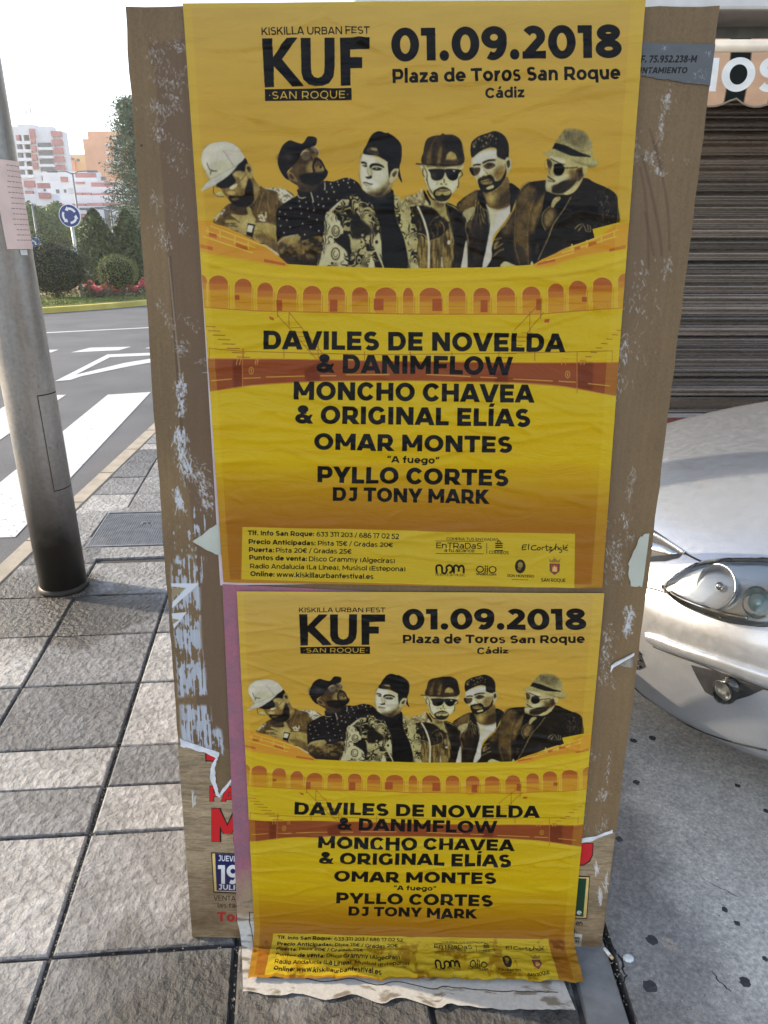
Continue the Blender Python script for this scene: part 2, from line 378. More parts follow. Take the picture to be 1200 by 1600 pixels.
        s.line([(x - r - 2, sp), (x - r - 2, y1)], 2.2, (216, 168, 60))
        s.line([(x + r + 1, sp + 2), (x + r + 1, y1)], 1.0, (170, 100, 34), alpha=.7)
        s.line([(x - r, y1 - 12), (x + r, y1 - 12)], 1.0, (178, 108, 30), alpha=.5)
    for x, y, w_, h_ in ((521, 464, 12, 19), (591, 463, 15, 18), (682, 463, 15, 19), (755, 465, 11, 19), (840, 463, 8, 18), (372, 457, 7, 8), (437, 465, 9, 17), (911, 460, 8, 8)):
        s.poly([(x - w_ / 2, y), (x + w_ / 2, y), (x + w_ / 2, y + h_), (x - w_ / 2, y + h_)], (166, 78, 36), smooth=False, alpha=.9)
    s.line([(x, cu(x, boty)) for x in np.linspace(300, 985, 20)], 1.6, (188, 120, 34))
    # seats and stairs
    ln = (150, 92, 30)
    for x0, y0, n_, dx in ((318, 506, 8, 7.6), (962, 512, 8, -8.2)):
        for k in range(n_):
            s.line([(x0 + dx * k, y0 + 6.8 * k), (x0 + dx * k + 20 * (1 if dx > 0 else 1) - (10 if dx < 0 else 0), y0 + 6.8 * k + .6)], 1.5, ln, alpha=.85)
    for k in range(7):
        s.line([(466 - 12 + k * 5, 508 + 7 * k), (466 + 6 + k * 5, 508 + 7 * k)], 1.2, ln, alpha=.7)
        s.line([(812 - k * 5, 516 + 6.5 * k), (830 - k * 5, 516 + 6.5 * k)], 1.2, ln, alpha=.7)
    for P in ([(434, 488), (497, 560)], [(452, 484), (510, 556)], [(434, 455), (434, 492)], [(452, 484), (452, 510)], [(497, 528), (497, 562)], [(802, 512), (840, 472)], [(820, 518), (848, 484)], [(826, 482), (826, 516)], [(843, 465), (843, 495)], [(778, 530), (778, 562)],
              [(328, 538), (328, 556)], [(381, 540), (381, 562)], [(444, 536), (444, 556)], [(569, 545), (569, 560)], [(640, 545), (640, 560)], [(705, 545), (705, 560)], [(834, 546), (834, 560)], [(900, 546), (900, 610)], [(955, 543), (955, 562)], [(328, 540), (381, 545), (570, 550), (705, 549), (834, 547), (955, 544)]):
        s.line(P, 1.3, ln, smooth=False, alpha=.75)
    s.poly([(421, 490), (429, 493), (428, 497), (422, 495)], rd, smooth=False); s.poly([(849, 495), (857, 494), (856, 500), (849, 500)], rd, smooth=False)
    # barrier
    bt = [(290, 554), (330, 556.5), (440, 557), (640, 561), (822, 563), (955, 562.5), (1010, 560)]
    bb = [(290, 612), (331, 608), (395, 598), (500, 592), (640, 591), (800, 594), (880, 600), (955, 614), (1010, 622)]
    s.poly(bt + bb[::-1], (146, 72, 34), smooth=False)
    for (a, b) in zip(bt[:-1], bt[1:]): s.line([a, b], 1.5, (190, 110, 50))
    s.poly([(365, 558), (380, 558), (380, 600), (366, 602)], (118, 52, 28), smooth=False, soft=2); s.poly([(475, 575), (500, 560), (500, 590), (478, 592)], (118, 52, 28), smooth=False, soft=3)
    s.poly([(900, 563), (925, 563), (925, 606), (900, 602)], (112, 50, 26), smooth=False, soft=3, alpha=.8); s.poly([(770, 575), (792, 565), (792, 594), (772, 594)], (118, 52, 28), smooth=False, soft=3)
    for a, b in (((331, 591), (363, 588)), ((381, 587), (408, 586)), ((416, 585), (476, 583.5)), ((500, 583), (525, 583)), ((540, 581.5), (608, 581)), ((665, 581), (734, 584)), ((749, 585), (775, 586)), ((800, 588), (862, 591)), ((871, 591.5), (898, 593)), ((917, 595), (952, 599))):
        s.line([a, b], 1.8, (196, 148, 70))
    for x, y in ((393.5, 575), (885.5, 581)):
        s.ell(x, y, 4, 6, (196, 150, 60)); s.ell(x, y, 2.8, 4.6, (146, 72, 34)); s.line([(x, y - 3), (x, y + 3)], 1.5, (196, 150, 60))
    for x in (371, 376, 400, 403, 876, 882, 906, 911):
        s.line([(x, 566), (x + 1, 558), (x + 4, 555)], 1.2, (206, 150, 60))
    s.line([(380, 541), (380, 600)], 1.3, (190, 120, 60)); s.line([(900, 548), (900, 606)], 1.3, (190, 120, 60))
    s.line(bb, 2, (206, 160, 60), alpha=.6)
    # sand : darker streaks, brown to the foot
    Y = np.linspace(0, 1, PH)[:, None]; n2 = vnoise(PH, PW, 14, 260, 11, 4)
    k = np.clip((Y - .78) / .1, 0, 1) * (.35 + .65 * n2); s.a[:] += (np.array([170, 104, 30]) / 255 - s.a) * (k * .55)[..., None]
    k = np.clip((Y - .66) / .03, 0, 1) * (1 - np.clip((Y - .8) / .1, 0, 1)) * np.clip(n2 * 2.4 - 1.2, 0, 1)
    s.a[:] += (np.array([196, 146, 26]) / 255 - s.a) * (k * .45)[..., None]
    ink = (9, 8, 9)
    # heading
    text(s, "KISKILLA URBAN FEST", (409, 56.2), (577, 54.6), 11.3, ink, 118, 105)
    q = lambda P: [(280 + x * .3, y * .3) for x, y in P]
    s.poly(q([(433, 203), (486, 203), (490, 300), (560, 203), (617, 202), (536, 310), (650, 449), (590, 451), (494, 345), (495, 452), (447, 454)]), ink, smooth=False)
    U = [(633, 202), (684, 202), (686, 350), (690, 385), (703, 402), (722, 408), (742, 400), (754, 382), (757, 350), (756, 201), (808, 201), (809, 350), (803, 400), (780, 435), (745, 450), (712, 452), (675, 443), (648, 417), (637, 380)]
    s.poly(q(U), ink, smooth=False)
    s.poly(q([(836, 201), (990, 200), (990, 259), (889, 260), (889, 300), (951, 300), (951, 356), (890, 357), (891, 447), (841, 449)]), ink, smooth=False)
    s.poly(q([(447, 463), (896, 461), (897, 521), (449, 524)]), ink, smooth=False)
    text(s, "·SAN ROQUE·", (420, 154.2), (544.5, 153.4), 11.5, (212, 176, 70), 110, 100, track=60)
    text(s, "01.09.2018", (611, 96.8), (970, 90), 50, ink, 215, 165)
    text(s, "Plaza de Toros San Roque", (612, 129.5), (967, 124), 20.5, ink, 178, 150)
    text(s, "Cádiz", (757, 152.8), (818, 151.6), 15.5, ink, 170, 145)
    for b, p0, p1, c in (("DAVILES DE NOVELDA", (411, 541.5), (880, 546), 28.8), ("& DANIMFLOW", (495, 578), (799, 582), 28.5), ("MONCHO CHAVEA", (458, 620), (832, 625), 28), ("& ORIGINAL ELÍAS", (462, 657), (827, 662.5), 27.5),
                         ("OMAR MONTES", (491, 698), (799, 703.5), 25.5), ("PYLLO CORTES", (495, 749.5), (793, 755.5), 25.5), ("DJ TONY MARK", (519, 779), (762, 783.5), 22)):
        text(s, b, p0, p1, c, ink, 205, 166)
    text(s, "“A fuego”", (604, 718.5), (685, 720.5), 10.5, ink, 170, 150)
    # info panel
    s.poly([(380, 820), (897, 831), (896, 917), (378, 903)], (206, 178, 44), smooth=False)
    g = lambda x, y: (370 + x * .4583, 810 + y * .4583)
    for b, p0, p1, c, v in (("Tlf. Info San Roque:", (40, 50), (264, 54), 16, 175), ("633 311 203 / 686 17 02 52", (272, 55), (551, 61), 16, 128),
                            ("Precio Anticipadas:", (42, 80), (269, 86), 16, 175), ("Pista 15€ / Gradas 20€", (276, 86), (530, 91), 16, 128),
                            ("Puerta:", (43, 108), (128, 110), 16, 175), ("Pista 20€ / Gradas 25€", (134, 110), (390, 115), 16, 128),
                            ("Puntos de venta:", (44, 135), (240, 140), 16, 175), ("Disco Grammy (Algeciras)", (246, 140), (538, 146), 16, 128),
                            ("Radio Andalucía (La Linea), Musisol (Estepona)", (47, 165), (574, 174), 16, 128),
                            ("Online:", (48, 191), (130, 194), 16, 175), ("www.kiskillaurbanfestival.es", (137, 194), (465, 201), 16, 150),
                            ("COMPRA TUS ENTRADAS", (712, 66), (889, 69), 9, 105), ("a tu alcance", (705, 107), (807, 109), 12, 95), ("CORREOS", (857, 114), (924, 116), 11, 110),
                            ("NON STOP MUSIC", (675, 190), (776, 192), 8, 80), ("OiiO", (812, 179), (882, 181), 24, 110), ("studios.com", (813, 188), (882, 190), 9, 150),
                            ("RON MONTERO", (919, 194), (1010, 197), 9, 120), ("SAN ROQUE", (1034, 211), (1118, 213), 12, 130)):
        text(s, b, g(*p0), g(*p1), c * .4583, ink, v, v * .88)
    L = lambda P, w_, sm=True, col=ink: s.line([g(*p) for p in P], w_ * .4583, col, smooth=sm)
    L([(676, 69), (838, 71)], 1.5); L([(676, 112), (838, 114)], 1.5); L([(849, 76), (849, 114)], 1.5)
    x = 677
    for k in "entrabas":
        pass
    text(s, "EnTRaDaS", g(677, 94), g(832, 97), 20 * .4583, ink, 100, 95)
    for k in range(3): L([(878, 92 - k * 7), (903, 92 - k * 7)], 4)
    L([(884, 74), (890, 69), (897, 74)], 3); L([(876, 103), (905, 103)], 3)
    L([(972, 84), (970, 100), (984, 98)], 3.2); L([(970, 92), (983, 90)], 3); L([(972, 84), (986, 83)], 3); L([(992, 80), (991, 101)], 3)
    L([(1018, 86), (1004, 88), (1002, 100), (1018, 101)], 3.2); L([(1026, 92), (1020, 98), (1027, 102), (1032, 95), (1026, 92)], 3); L([(1038, 102), (1038, 93), (1046, 92)], 3); L([(1052, 84), (1053, 102), (1060, 101)], 3); L([(1046, 91), (1060, 90)], 2.5); L([(1062, 97), (1071, 94), (1064, 92), (1064, 102), (1073, 100)], 3)
    L([(1086, 80), (1080, 96), (1062, 110)], 3); L([(1083, 102), (1084, 92), (1092, 92), (1093, 102)], 3); L([(1103, 93), (1096, 97), (1103, 102), (1104, 92), (1104, 108), (1096, 110)], 2.6); L([(1110, 84), (1110, 102)], 3); L([(1115, 97), (1123, 94), (1116, 92), (1116, 102), (1126, 102)], 2.8); L([(1120, 88), (1126, 84)], 2.5)
    L([(680, 182), (678, 158), (690, 153), (697, 160), (698, 178), (708, 182), (714, 170), (712, 160), (722, 153), (732, 160), (731, 175), (722, 180)], 6.5); L([(738, 182), (738, 158), (747, 154), (754, 160), (762, 154), (770, 160), (771, 182)], 6.5); L([(754, 160), (754, 176)], 6)
    s.ell(*g(963, 158), 8.3, 11, (40, 34, 24)); s.ell(*g(963, 153), 4, 5, (150, 130, 70)); s.ell(*g(960, 166), 3, 2.5, (120, 100, 50)); L([(935, 203), (990, 205)], 1.2)
    s.poly([g(*p) for p in [(1063, 148), (1098, 149), (1097, 175), (1080, 188), (1064, 175)]], (70, 70, 84), smooth=False)
    s.poly([g(*p) for p in [(1067, 151), (1094, 152), (1093, 174), (1080, 183), (1068, 174)]], (186, 60, 40), smooth=False)
    s.poly([g(*p) for p in [(1072, 176), (1074, 158), (1077, 162), (1080, 154), (1084, 162), (1088, 158), (1089, 177)]], (216, 190, 120), smooth=False)
    s.poly([g(*p) for p in [(1064, 144), (1060, 130), (1070, 138), (1080, 128), (1091, 138), (1101, 131), (1097, 145)]], (150, 120, 60), smooth=False)
    # lighter border all round
    b = np.ones((PH, PW), np.float32); mx = 22; b[mx // 2:-mx // 2, mx:-int(mx * 1.6)] = 0
    s.a[:] += (np.array([222, 196, 66]) / 255 - s.a) * (b * .28)[..., None]
    s.a *= np.array([.88, .86, .80], np.float32)
    return s

def figures(s, Hm):
    K = (22, 17, 15); GO = (178, 146, 60); LI = (206, 200, 132); WH = (212, 219, 226); BR = (112, 82, 36); DB = (62, 43, 22)
    def mix(lo, hi, thr=.5, soft=.12, cy=4, cx=4, seed=1, sx=0):
        def f(y0, x0, sh):
            n = vnoise(PH, PW, cy, cx, seed, 2)[y0:y0 + sh[0], x0:x0 + sh[1]]
            k = np.clip((n - thr) / soft + .5, 0, 1)[..., None]
            return np.array(lo, np.float32) / 255 * (1 - k) + np.array(hi, np.float32) / 255 * k
        return f
    def swirl(lo, hi, seed, dens):
        def f(y0, x0, sh):
            n = vnoise(PH, PW, 30, 26, seed, 1)[y0:y0 + sh[0], x0:x0 + sh[1]]; m = vnoise(PH, PW, 9, 9, seed + 3, 1)[y0:y0 + sh[0], x0:x0 + sh[1]]
            d = vnoise(PH, PW, 34, 26, seed + 7, 1)[y0:y0 + sh[0], x0:x0 + sh[1]]
            r = np.sin((n * 7 + m * 1.3) * 2 * np.pi) * .5 + .5
            k = np.clip((r * .75 + m * .4 - (1.02 - dens * (d * 1.5))) / .16 + .5, 0, 1)[..., None]
            return np.array(lo, np.float32) / 255 * (1 - k) + np.array(hi, np.float32) / 255 * k
        return f
    # man looking down, pale cap
    s.trace(Hm, (310, 210), 1 / 8); p, l = s.poly, s.line
    p([(205, 1090), (215, 1030), (330, 900), (420, 840), (560, 870), (760, 640), (830, 655), (1030, 660), (1110, 680), (1195, 770), (1040, 1000), (1010, 1200), (1030, 1520), (760, 1340), (380, 1200), (320, 1140)], BR)
    p([(205, 1060), (215, 1020), (335, 905), (325, 960), (230, 1060)], WH, tex=mix((120, 100, 60), (205, 205, 180), .4, seed=5))
    p([(830, 655), (1050, 655), (1120, 700), (1195, 770), (1100, 840), (1010, 800), (985, 700)], WH, tex=mix((140, 130, 90), (212, 220, 220), .38, seed=6))
    for a in ([(1000, 700), (985, 800), (1000, 900)], [(880, 700), (870, 820), (900, 960)], [(740, 1000), (760, 880), (820, 700)]): l(a, 12, GO, alpha=.7)
    p([(420, 850), (560, 870), (700, 800), (770, 650), (770, 720), (720, 850), (650, 980), (500, 985), (425, 930)], (84, 58, 30))
    p([(230, 610), (290, 660), (330, 720), (380, 790), (440, 850), (520, 880), (640, 875), (720, 810), (775, 670), (690, 520), (680, 420), (650, 360), (600, 350), (570, 330), (500, 380)], (150, 116, 50))
    p([(385, 780), (440, 850), (520, 885), (620, 880), (700, 800), (692, 640), (640, 530), (600, 640), (580, 740), (480, 750), (400, 745)], (34, 25, 14))
    p([(700, 560), (770, 660), (720, 800), (700, 760)], (170, 135, 62))
    p([(235, 610), (300, 655), (400, 640), (470, 570), (440, 500), (430, 470), (500, 430), (580, 440), (600, 350), (622, 345), (585, 283), (500, 350), (420, 440), (330, 540)], K)
    p([(556, 450), (612, 500), (600, 620), (560, 660), (530, 590), (520, 530), (440, 500), (470, 460), (540, 440)], (196, 172, 88), soft=1)
    p([(590, 375), (630, 350), (680, 410), (685, 490), (655, 530), (600, 470)], (196, 168, 80)); p([(612, 395), (640, 385), (662, 420), (650, 460), (625, 440)], (90, 62, 30))
    p([(370, 700), (460, 695), (470, 730), (400, 740)], (206, 170, 90)); p([(420, 790), (480, 770), (520, 790), (450, 810)], (120, 90, 44))
    p([(395, 650), (440, 615), (495, 600), (480, 640), (430, 670)], (216, 216, 180)); p([(205, 740), (290, 698), (330, 755), (250, 765)], (214, 206, 120))
    for a in ([(205, 630), (200, 700), (240, 750), (330, 760)], [(290, 660), (360, 650), (400, 640)], [(330, 700), (345, 660)], [(500, 600), (600, 480)]): l(a, 7, (70, 52, 26))
    cap = [(50, 330), (55, 230), (90, 165), (160, 110), (270, 80), (400, 90), (490, 140), (550, 210), (582, 285), (490, 375), (400, 470), (240, 600), (60, 680), (160, 545), (100, 440)]
    p(cap, (208, 214, 222)); p([(60, 300), (100, 180), (200, 130), (330, 130), (200, 260), (120, 420)], (222, 226, 230), soft=4); p([(120, 440), (250, 300), (400, 330), (480, 370), (300, 500), (170, 540)], (206, 212, 196), soft=4)
    p([(45, 690), (60, 645), (160, 545), (300, 500), (485, 372), (400, 485), (230, 608), (120, 660)], (196, 204, 214)); l([(150, 548), (240, 505), (370, 430), (485, 370)], 5, (120, 126, 134)); l([(320, 190), (370, 260), (440, 370)], 5, (110, 112, 116))
    l([(115, 340), (140, 400), (170, 435), (240, 442)], 9, (50, 46, 44)); l([(170, 435), (155, 490)], 8, (50, 46, 44))
    p([(700, 1090), (975, 1115), (990, 1300), (1015, 1495), (880, 1410), (690, 1270)], (192, 168, 76)); p([(700, 1240), (860, 1230), (990, 1330), (1015, 1495), (880, 1400)], (128, 98, 44), soft=3)
    p([(345, 1065), (370, 1045), (480, 1045), (430, 1010), (420, 985), (440, 975), (570, 990), (625, 970), (608, 900), (635, 880), (670, 920), (690, 990), (722, 1040), (710, 1100), (680, 1260), (590, 1240), (400, 1200), (400, 1170), (335, 1122), (400, 1108), (350, 1085)], (194, 172, 88))
    for a in ([(350, 1088), (470, 1098)], [(392, 1172), (510, 1190)], [(420, 1000), (480, 1045), (520, 1080)], [(340, 1128), (420, 1120), (500, 1130)]): l(a, 11, (84, 60, 26))
    p([(560, 1000), (680, 1000), (700, 1100), (600, 1120)], (206, 188, 104), soft=3)
    p([(622, 1085), (716, 1105), (682, 1262), (606, 1235)], K, smooth=False); p([(628, 1105), (698, 1120), (675, 1205), (612, 1192)], WH, smooth=False)
    p([(755, 990), (800, 950), (860, 960), (845, 1060), (790, 1070), (750, 1030)], WH, tex=mix((90, 70, 36), (214, 214, 190), .45, .1, 3, 3, seed=8))
    p([(770, 1340), (830, 1335), (820, 1360), (775, 1370)], K); p([(775, 1375), (830, 1350), (1010, 1470), (1020, 1500), (900, 1460)], (214, 220, 200))
    # man looking up, dark cap, dotted shirt
    s.trace(Hm, (425, 200), .1375); p, l = s.poly, s.line
    p([(50, 980), (80, 890), (180, 810), (290, 745), (290, 680), (430, 700), (580, 590), (700, 590), (820, 548), (900, 560), (980, 610), (1030, 690), (1095, 730), (1095, 900), (800, 900), (660, 980), (600, 1100), (570, 1300), (570, 1540), (180, 1530), (95, 1430), (62, 1280)], (27, 20, 24))
    for x, y in ((310, 810), (388, 825), (465, 820), (518, 762), (570, 785), (642, 785), (738, 800), (703, 708), (620, 708), (682, 655), (755, 628), (860, 606), (877, 657), (932, 600), (810, 578), (870, 562), (664, 616), (742, 595), (322, 872), (408, 897), (215, 893), (92, 932), (154, 958), (334, 952), (475, 918), (528, 853), (586, 872), (422, 988), (510, 1022), (84, 1008), (170, 1025), (348, 1065), (440, 1103), (100, 1090), (207, 1102), (138, 1168), (372, 1188), (533, 1148), (455, 1226)):
        s.ell(x, y, 8, 11, (200, 200, 190))
    p([(180, 500), (260, 400), (330, 300), (420, 220), (480, 200), (525, 250), (515, 310), (555, 350), (572, 400), (612, 460), (600, 520), (580, 590), (520, 640), (430, 700), (320, 695), (290, 640), (190, 570)], (88, 62, 30))
    p([(370, 420), (450, 360), (490, 420), (470, 480), (400, 500)], (170, 140, 62), soft=3); p([(230, 450), (330, 400), (380, 450), (330, 520), (250, 500)], (104, 76, 36), soft=3)
    p([(320, 520), (460, 490), (560, 500), (600, 450), (632, 480), (620, 530), (575, 580), (480, 640), (400, 625), (340, 600)], (26, 20, 16))
    p([(300, 660), (450, 640), (560, 600), (500, 680), (380, 700)], (60, 42, 28), soft=2)
    l([(478, 490), (466, 420), (480, 370), (515, 342), (560, 370), (600, 455)], 22, (30, 22, 14)); p([(500, 430), (560, 408), (592, 462), (540, 480), (495, 480)], (168, 140, 70)); l([(495, 400), (530, 385), (558, 390)], 12, (120, 84, 50)); p([(540, 415), (560, 415), (560, 435), (542, 438)], K)
    p([(450, 290), (500, 270), (515, 320), (470, 340)], (150, 118, 56)); p([(470, 340), (500, 320), (505, 340)], K)
    p([(170, 500), (210, 485), (270, 540), (290, 590), (250, 592), (190, 560)], (156, 124, 62)); p([(195, 510), (225, 510), (250, 560), (215, 555)], (70, 48, 24))
    p([(65, 370), (85, 270), (130, 180), (200, 130), (260, 145), (345, 165), (400, 95), (440, 85), (500, 100), (510, 140), (490, 190), (430, 215), (350, 250), (320, 310), (270, 380), (200, 450), (170, 490), (190, 570), (140, 540), (90, 460)], (26, 20, 24))
    p([(80, 310), (200, 290), (310, 300), (250, 340), (90, 350)], (58, 54, 66), soft=4)
    p([(320, 300), (360, 255), (430, 250), (445, 300), (400, 360), (350, 345)], (120, 104, 86)); l([(325, 300), (360, 258), (425, 250)], 9, (216, 210, 190)); l([(330, 310), (350, 345), (400, 360), (442, 320)], 5, (60, 46, 30))
    p([(440, 215), (480, 200), (528, 250), (530, 300), (490, 270)], (130, 112, 92)); l([(470, 198), (515, 225), (535, 270), (530, 300)], 8, (212, 206, 180)); l([(320, 305), (230, 430)], 8, K)
    for a in ([(290, 740), (310, 770), (345, 778), (386, 767)], [(440, 710), (455, 760), (470, 822)], [(597, 600), (600, 640), (597, 690)]): l(a, 12, (206, 206, 200))
    l([(455, 820), (490, 910)], 5, (150, 140, 130))
    p([(65, 1285), (130, 1215), (300, 1195), (340, 1255), (570, 1215), (570, 1540), (180, 1530), (90, 1430)], BR, tex=mix((62, 44, 24), (150, 122, 60), .5, .35, 10, 12, seed=9)); p([(120, 1230), (290, 1195), (325, 1240), (240, 1290), (150, 1290)], (176, 154, 76), soft=1)
    l([(340, 1260), (365, 1390)], 6, (170, 150, 90)); p([(90, 1430), (180, 1530), (570, 1540), (560, 1460), (300, 1470), (150, 1400)], (48, 34, 22), soft=4)
    l([(65, 1288), (120, 1245), (200, 1205), (300, 1188)], 9, (206, 204, 190))
    # man in patterned jacket
    s.trace(Hm, (495, 195), .14167); p, l = s.poly, s.line
    p([(40, 1560), (50, 1400), (60, 1240), (90, 980), (130, 930), (280, 810), (400, 740), (480, 800), (600, 820), (640, 960), (700, 1150), (745, 1560)], K, tex=swirl((30, 22, 16), (196, 190, 124), 21, .66))
    p([(40, 1560), (50, 1400), (65, 1240), (90, 980), (150, 940), (230, 1000), (290, 1150), (240, 1230), (180, 1280), (300, 1320), (340, 1560)], WH, tex=swirl((36, 28, 18), (210, 212, 176), 25, .98))
    p([(320, 930), (370, 920), (400, 1000), (370, 1010), (330, 980)], K); p([(390, 1000), (560, 1080), (590, 1180), (400, 1230)], (36, 26, 18), soft=2); p([(180, 1240), (330, 1180), (370, 1330), (350, 1560), (330, 1380)], (26, 20, 16), soft=1)
    for cx, cy, r in ((205, 1150, 62), (205, 1400, 70), (480, 925, 34), (665, 1290, 46)):
        s.ell(cx, cy, r * .95, r * 1.25, (206, 206, 158)); s.ell(cx, cy, r * .7, r, (60, 46, 26)); s.ell(cx, cy, r * .55, r * .82, (206, 210, 170)); l(arc(cx, cy, r * .3, r * .5, 0, 270, 10), 7, (60, 46, 26))
    for x, y in ((500, 1195), (560, 1210), (405, 1285), (460, 1290), (405, 1365), (520, 1380), (395, 1440), (460, 1440), (465, 1520), (595, 1450), (510, 1300), (550, 1270), (430, 1400), (540, 1420)):
        s.ell(x, y, 15, 15, (214, 212, 160)); s.ell(x, y, 5, 5, (70, 50, 26))
    p([(565, 1560), (580, 1480), (600, 1440), (630, 1500), (625, 1560)], (214, 216, 180)); p([(650, 1200), (690, 1190), (735, 1545), (700, 1500), (640, 1360), (615, 1280)], (206, 208, 160)); s.ell(655, 1270, 16, 20, K); l([(690, 1400), (720, 1480)], 8, K)
    p([(130, 940), (170, 935), (285, 810), (240, 830)], (200, 200, 176))
    p([(840, 770), (880, 760), (1000, 860), (1080, 990), (1115, 1090), (1150, 1400), (1190, 1560), (985, 1560), (960, 1260), (880, 1050), (850, 900)], K, tex=swirl((30, 22, 15), (200, 196, 128), 33, .86))
    l([(600, 830), (645, 960), (702, 1150), (742, 1540)], 8, GO); l([(850, 900), (882, 1050), (962, 1260), (985, 1540)], 8, (206, 196, 130)); l([(880, 770), (1000, 870), (1080, 1010)], 7, (196, 184, 120))
    p([(480, 820), (540, 745), (800, 690), (845, 760), (850, 900), (882, 1050), (962, 1260), (985, 1560), (742, 1560), (702, 1150), (640, 960), (590, 840)], (15, 13, 15)); p([(490, 810), (560, 770), (800, 750), (840, 790), (700, 830), (560, 830)], (30, 30, 38), soft=3)
    p([(590, 750), (700, 775), (790, 690), (800, 640), (812, 710), (770, 745), (690, 778), (610, 770)], (110, 84, 44))
    p([(510, 305), (620, 330), (780, 400), (805, 480), (815, 640), (790, 690), (700, 772), (590, 757), (520, 712), (490, 640), (474, 560), (475, 480), (488, 400)], (206, 212, 178))
    p([(500, 330), (620, 350), (640, 420), (540, 460), (600, 560), (680, 640), (620, 700), (540, 700), (500, 620), (484, 520)], (220, 228, 232), soft=4); p([(620, 480), (740, 500), (760, 560), (690, 620), (620, 560)], (214, 222, 220), soft=5)
    p([(815, 600), (800, 545), (760, 640), (680, 690), (600, 715), (540, 725), (590, 760), (700, 775), (790, 700)], (132, 108, 56), soft=4); p([(560, 735), (640, 745), (730, 720), (700, 772), (600, 760)], (54, 40, 24), soft=3)
    p([(575, 445), (600, 415), (650, 412), (715, 430), (738, 462), (680, 440), (620, 440), (588, 470)], K); p([(488, 392), (530, 398), (552, 425), (515, 412), (492, 415)], K)
    p([(600, 470), (650, 452), (715, 470), (680, 490), (630, 484)], (46, 36, 28)); s.ell(655, 466, 12, 8, (170, 170, 140)); p([(498, 436), (525, 425), (555, 440), (530, 452)], (50, 40, 28)); s.ell(518, 437, 8, 6, (180, 180, 140))
    p([(530, 560), (560, 580), (602, 570), (598, 540), (575, 553), (550, 556)], (40, 30, 22)); l([(562, 455), (556, 500), (575, 550)], 8, (160, 150, 110)); l([(590, 450), (600, 540)], 14, (176, 166, 116), soft=2)
    l([(508, 622), (545, 622), (565, 632), (612, 640)], 11, (52, 36, 24)); p([(515, 635), (560, 645), (600, 650), (570, 662), (530, 655)], (176, 160, 116)); p([(540, 675), (600, 680), (590, 690), (545, 688)], (150, 136, 90), soft=2)
    p([(780, 395), (830, 430), (845, 480), (812, 510), (795, 570), (782, 480)], K)
    p([(805, 520), (850, 470), (895, 475), (896, 520), (862, 590), (800, 625)], (206, 200, 150)); p([(825, 530), (862, 490), (880, 505), (850, 560)], (96, 74, 40))
    p([(510, 305), (550, 200), (600, 110), (640, 75), (690, 62), (760, 85), (775, 78), (795, 90), (860, 130), (920, 200), (932, 290), (925, 380), (905, 470), (935, 620), (890, 545), (900, 470), (840, 465), (780, 400), (660, 330)], (20, 16, 18))
    p([(555, 250), (600, 235), (660, 242), (672, 322), (560, 292)], (84, 64, 44)); p([(592, 247), (650, 247), (660, 275), (602, 266)], (170, 158, 104)); l([(560, 275), (665, 300)], 14, (58, 40, 30))
    # man in dark glasses, cap backwards
    s.trace(Hm, (625, 200), .13746); p, l = s.poly, s.line
    p([(110, 870), (330, 860), (520, 830), (680, 910), (770, 1000), (740, 1250), (690, 1580), (240, 1580), (210, 1400), (190, 1180), (160, 1000)], DB, tex=mix((34, 24, 14), (104, 78, 34), .62, .25, 10, 6, seed=41))
    p([(205, 1210), (300, 1250), (345, 1262), (470, 1205), (560, 1110), (600, 1400), (580, 1580), (225, 1580)], GO, tex=mix((74, 54, 22), (170, 140, 58), .48, .3, 30, 4, seed=43))
    p([(50, 770), (90, 755), (180, 730), (240, 680), (290, 780), (345, 880), (290, 880), (200, 862), (110, 872), (60, 820)], WH, tex=mix((150, 120, 56), (208, 208, 166), .42, .3, 7, 7, seed=44)); p([(120, 770), (200, 800), (290, 790), (240, 830), (180, 820)], (120, 90, 40), soft=3, alpha=.7)
    p([(330, 800), (420, 820), (525, 820), (520, 930), (550, 1050), (440, 970), (350, 885)], (190, 178, 96)); p([(380, 830), (500, 830), (480, 880), (400, 880)], (130, 100, 48), soft=4)
    p([(520, 840), (680, 910), (772, 1000), (742, 1250), (690, 1580), (585, 1580), (610, 1400), (590, 1120), (525, 930)], (26, 17, 12), tex=mix((24, 16, 11), (60, 40, 20), .6, .4, 20, 14, seed=45))
    l([(525, 850), (600, 880), (660, 925)], 10, (200, 190, 130)); p([(260, 690), (330, 800), (340, 860), (280, 780)], K); l([(300, 700), (350, 780), (400, 800)], 16, (40, 30, 16))
    p([(350, 890), (440, 975), (350, 1060), (280, 1080), (210, 880)], (32, 23, 14), soft=2); p([(480, 990), (545, 1060), (560, 1110), (490, 1140), (450, 1040)], (40, 28, 16), soft=2)
    l([(440, 980), (370, 1020), (330, 1080)], 7, GO); l([(450, 1040), (490, 1100), (475, 1200), (340, 1260)], 8, (190, 170, 90)); l([(200, 1180), (260, 1190), (300, 1240)], 9, (206, 196, 130)); l([(545, 1060), (575, 1180), (600, 1260), (590, 1300)], 7, (206, 200, 140))
    l([(525, 880), (560, 1050), (590, 1180), (600, 1300)], 5, (180, 166, 100)); s.ell(545, 1278, 18, 26, WH)
    l([(190, 870), (260, 1020), (310, 1200), (322, 1380), (318, 1570)], 24, (214, 218, 206)); l([(450, 1220), (455, 1380), (440, 1570)], 24, (110, 92, 46)); l([(470, 1560), (465, 1440)], 14, (214, 220, 200))
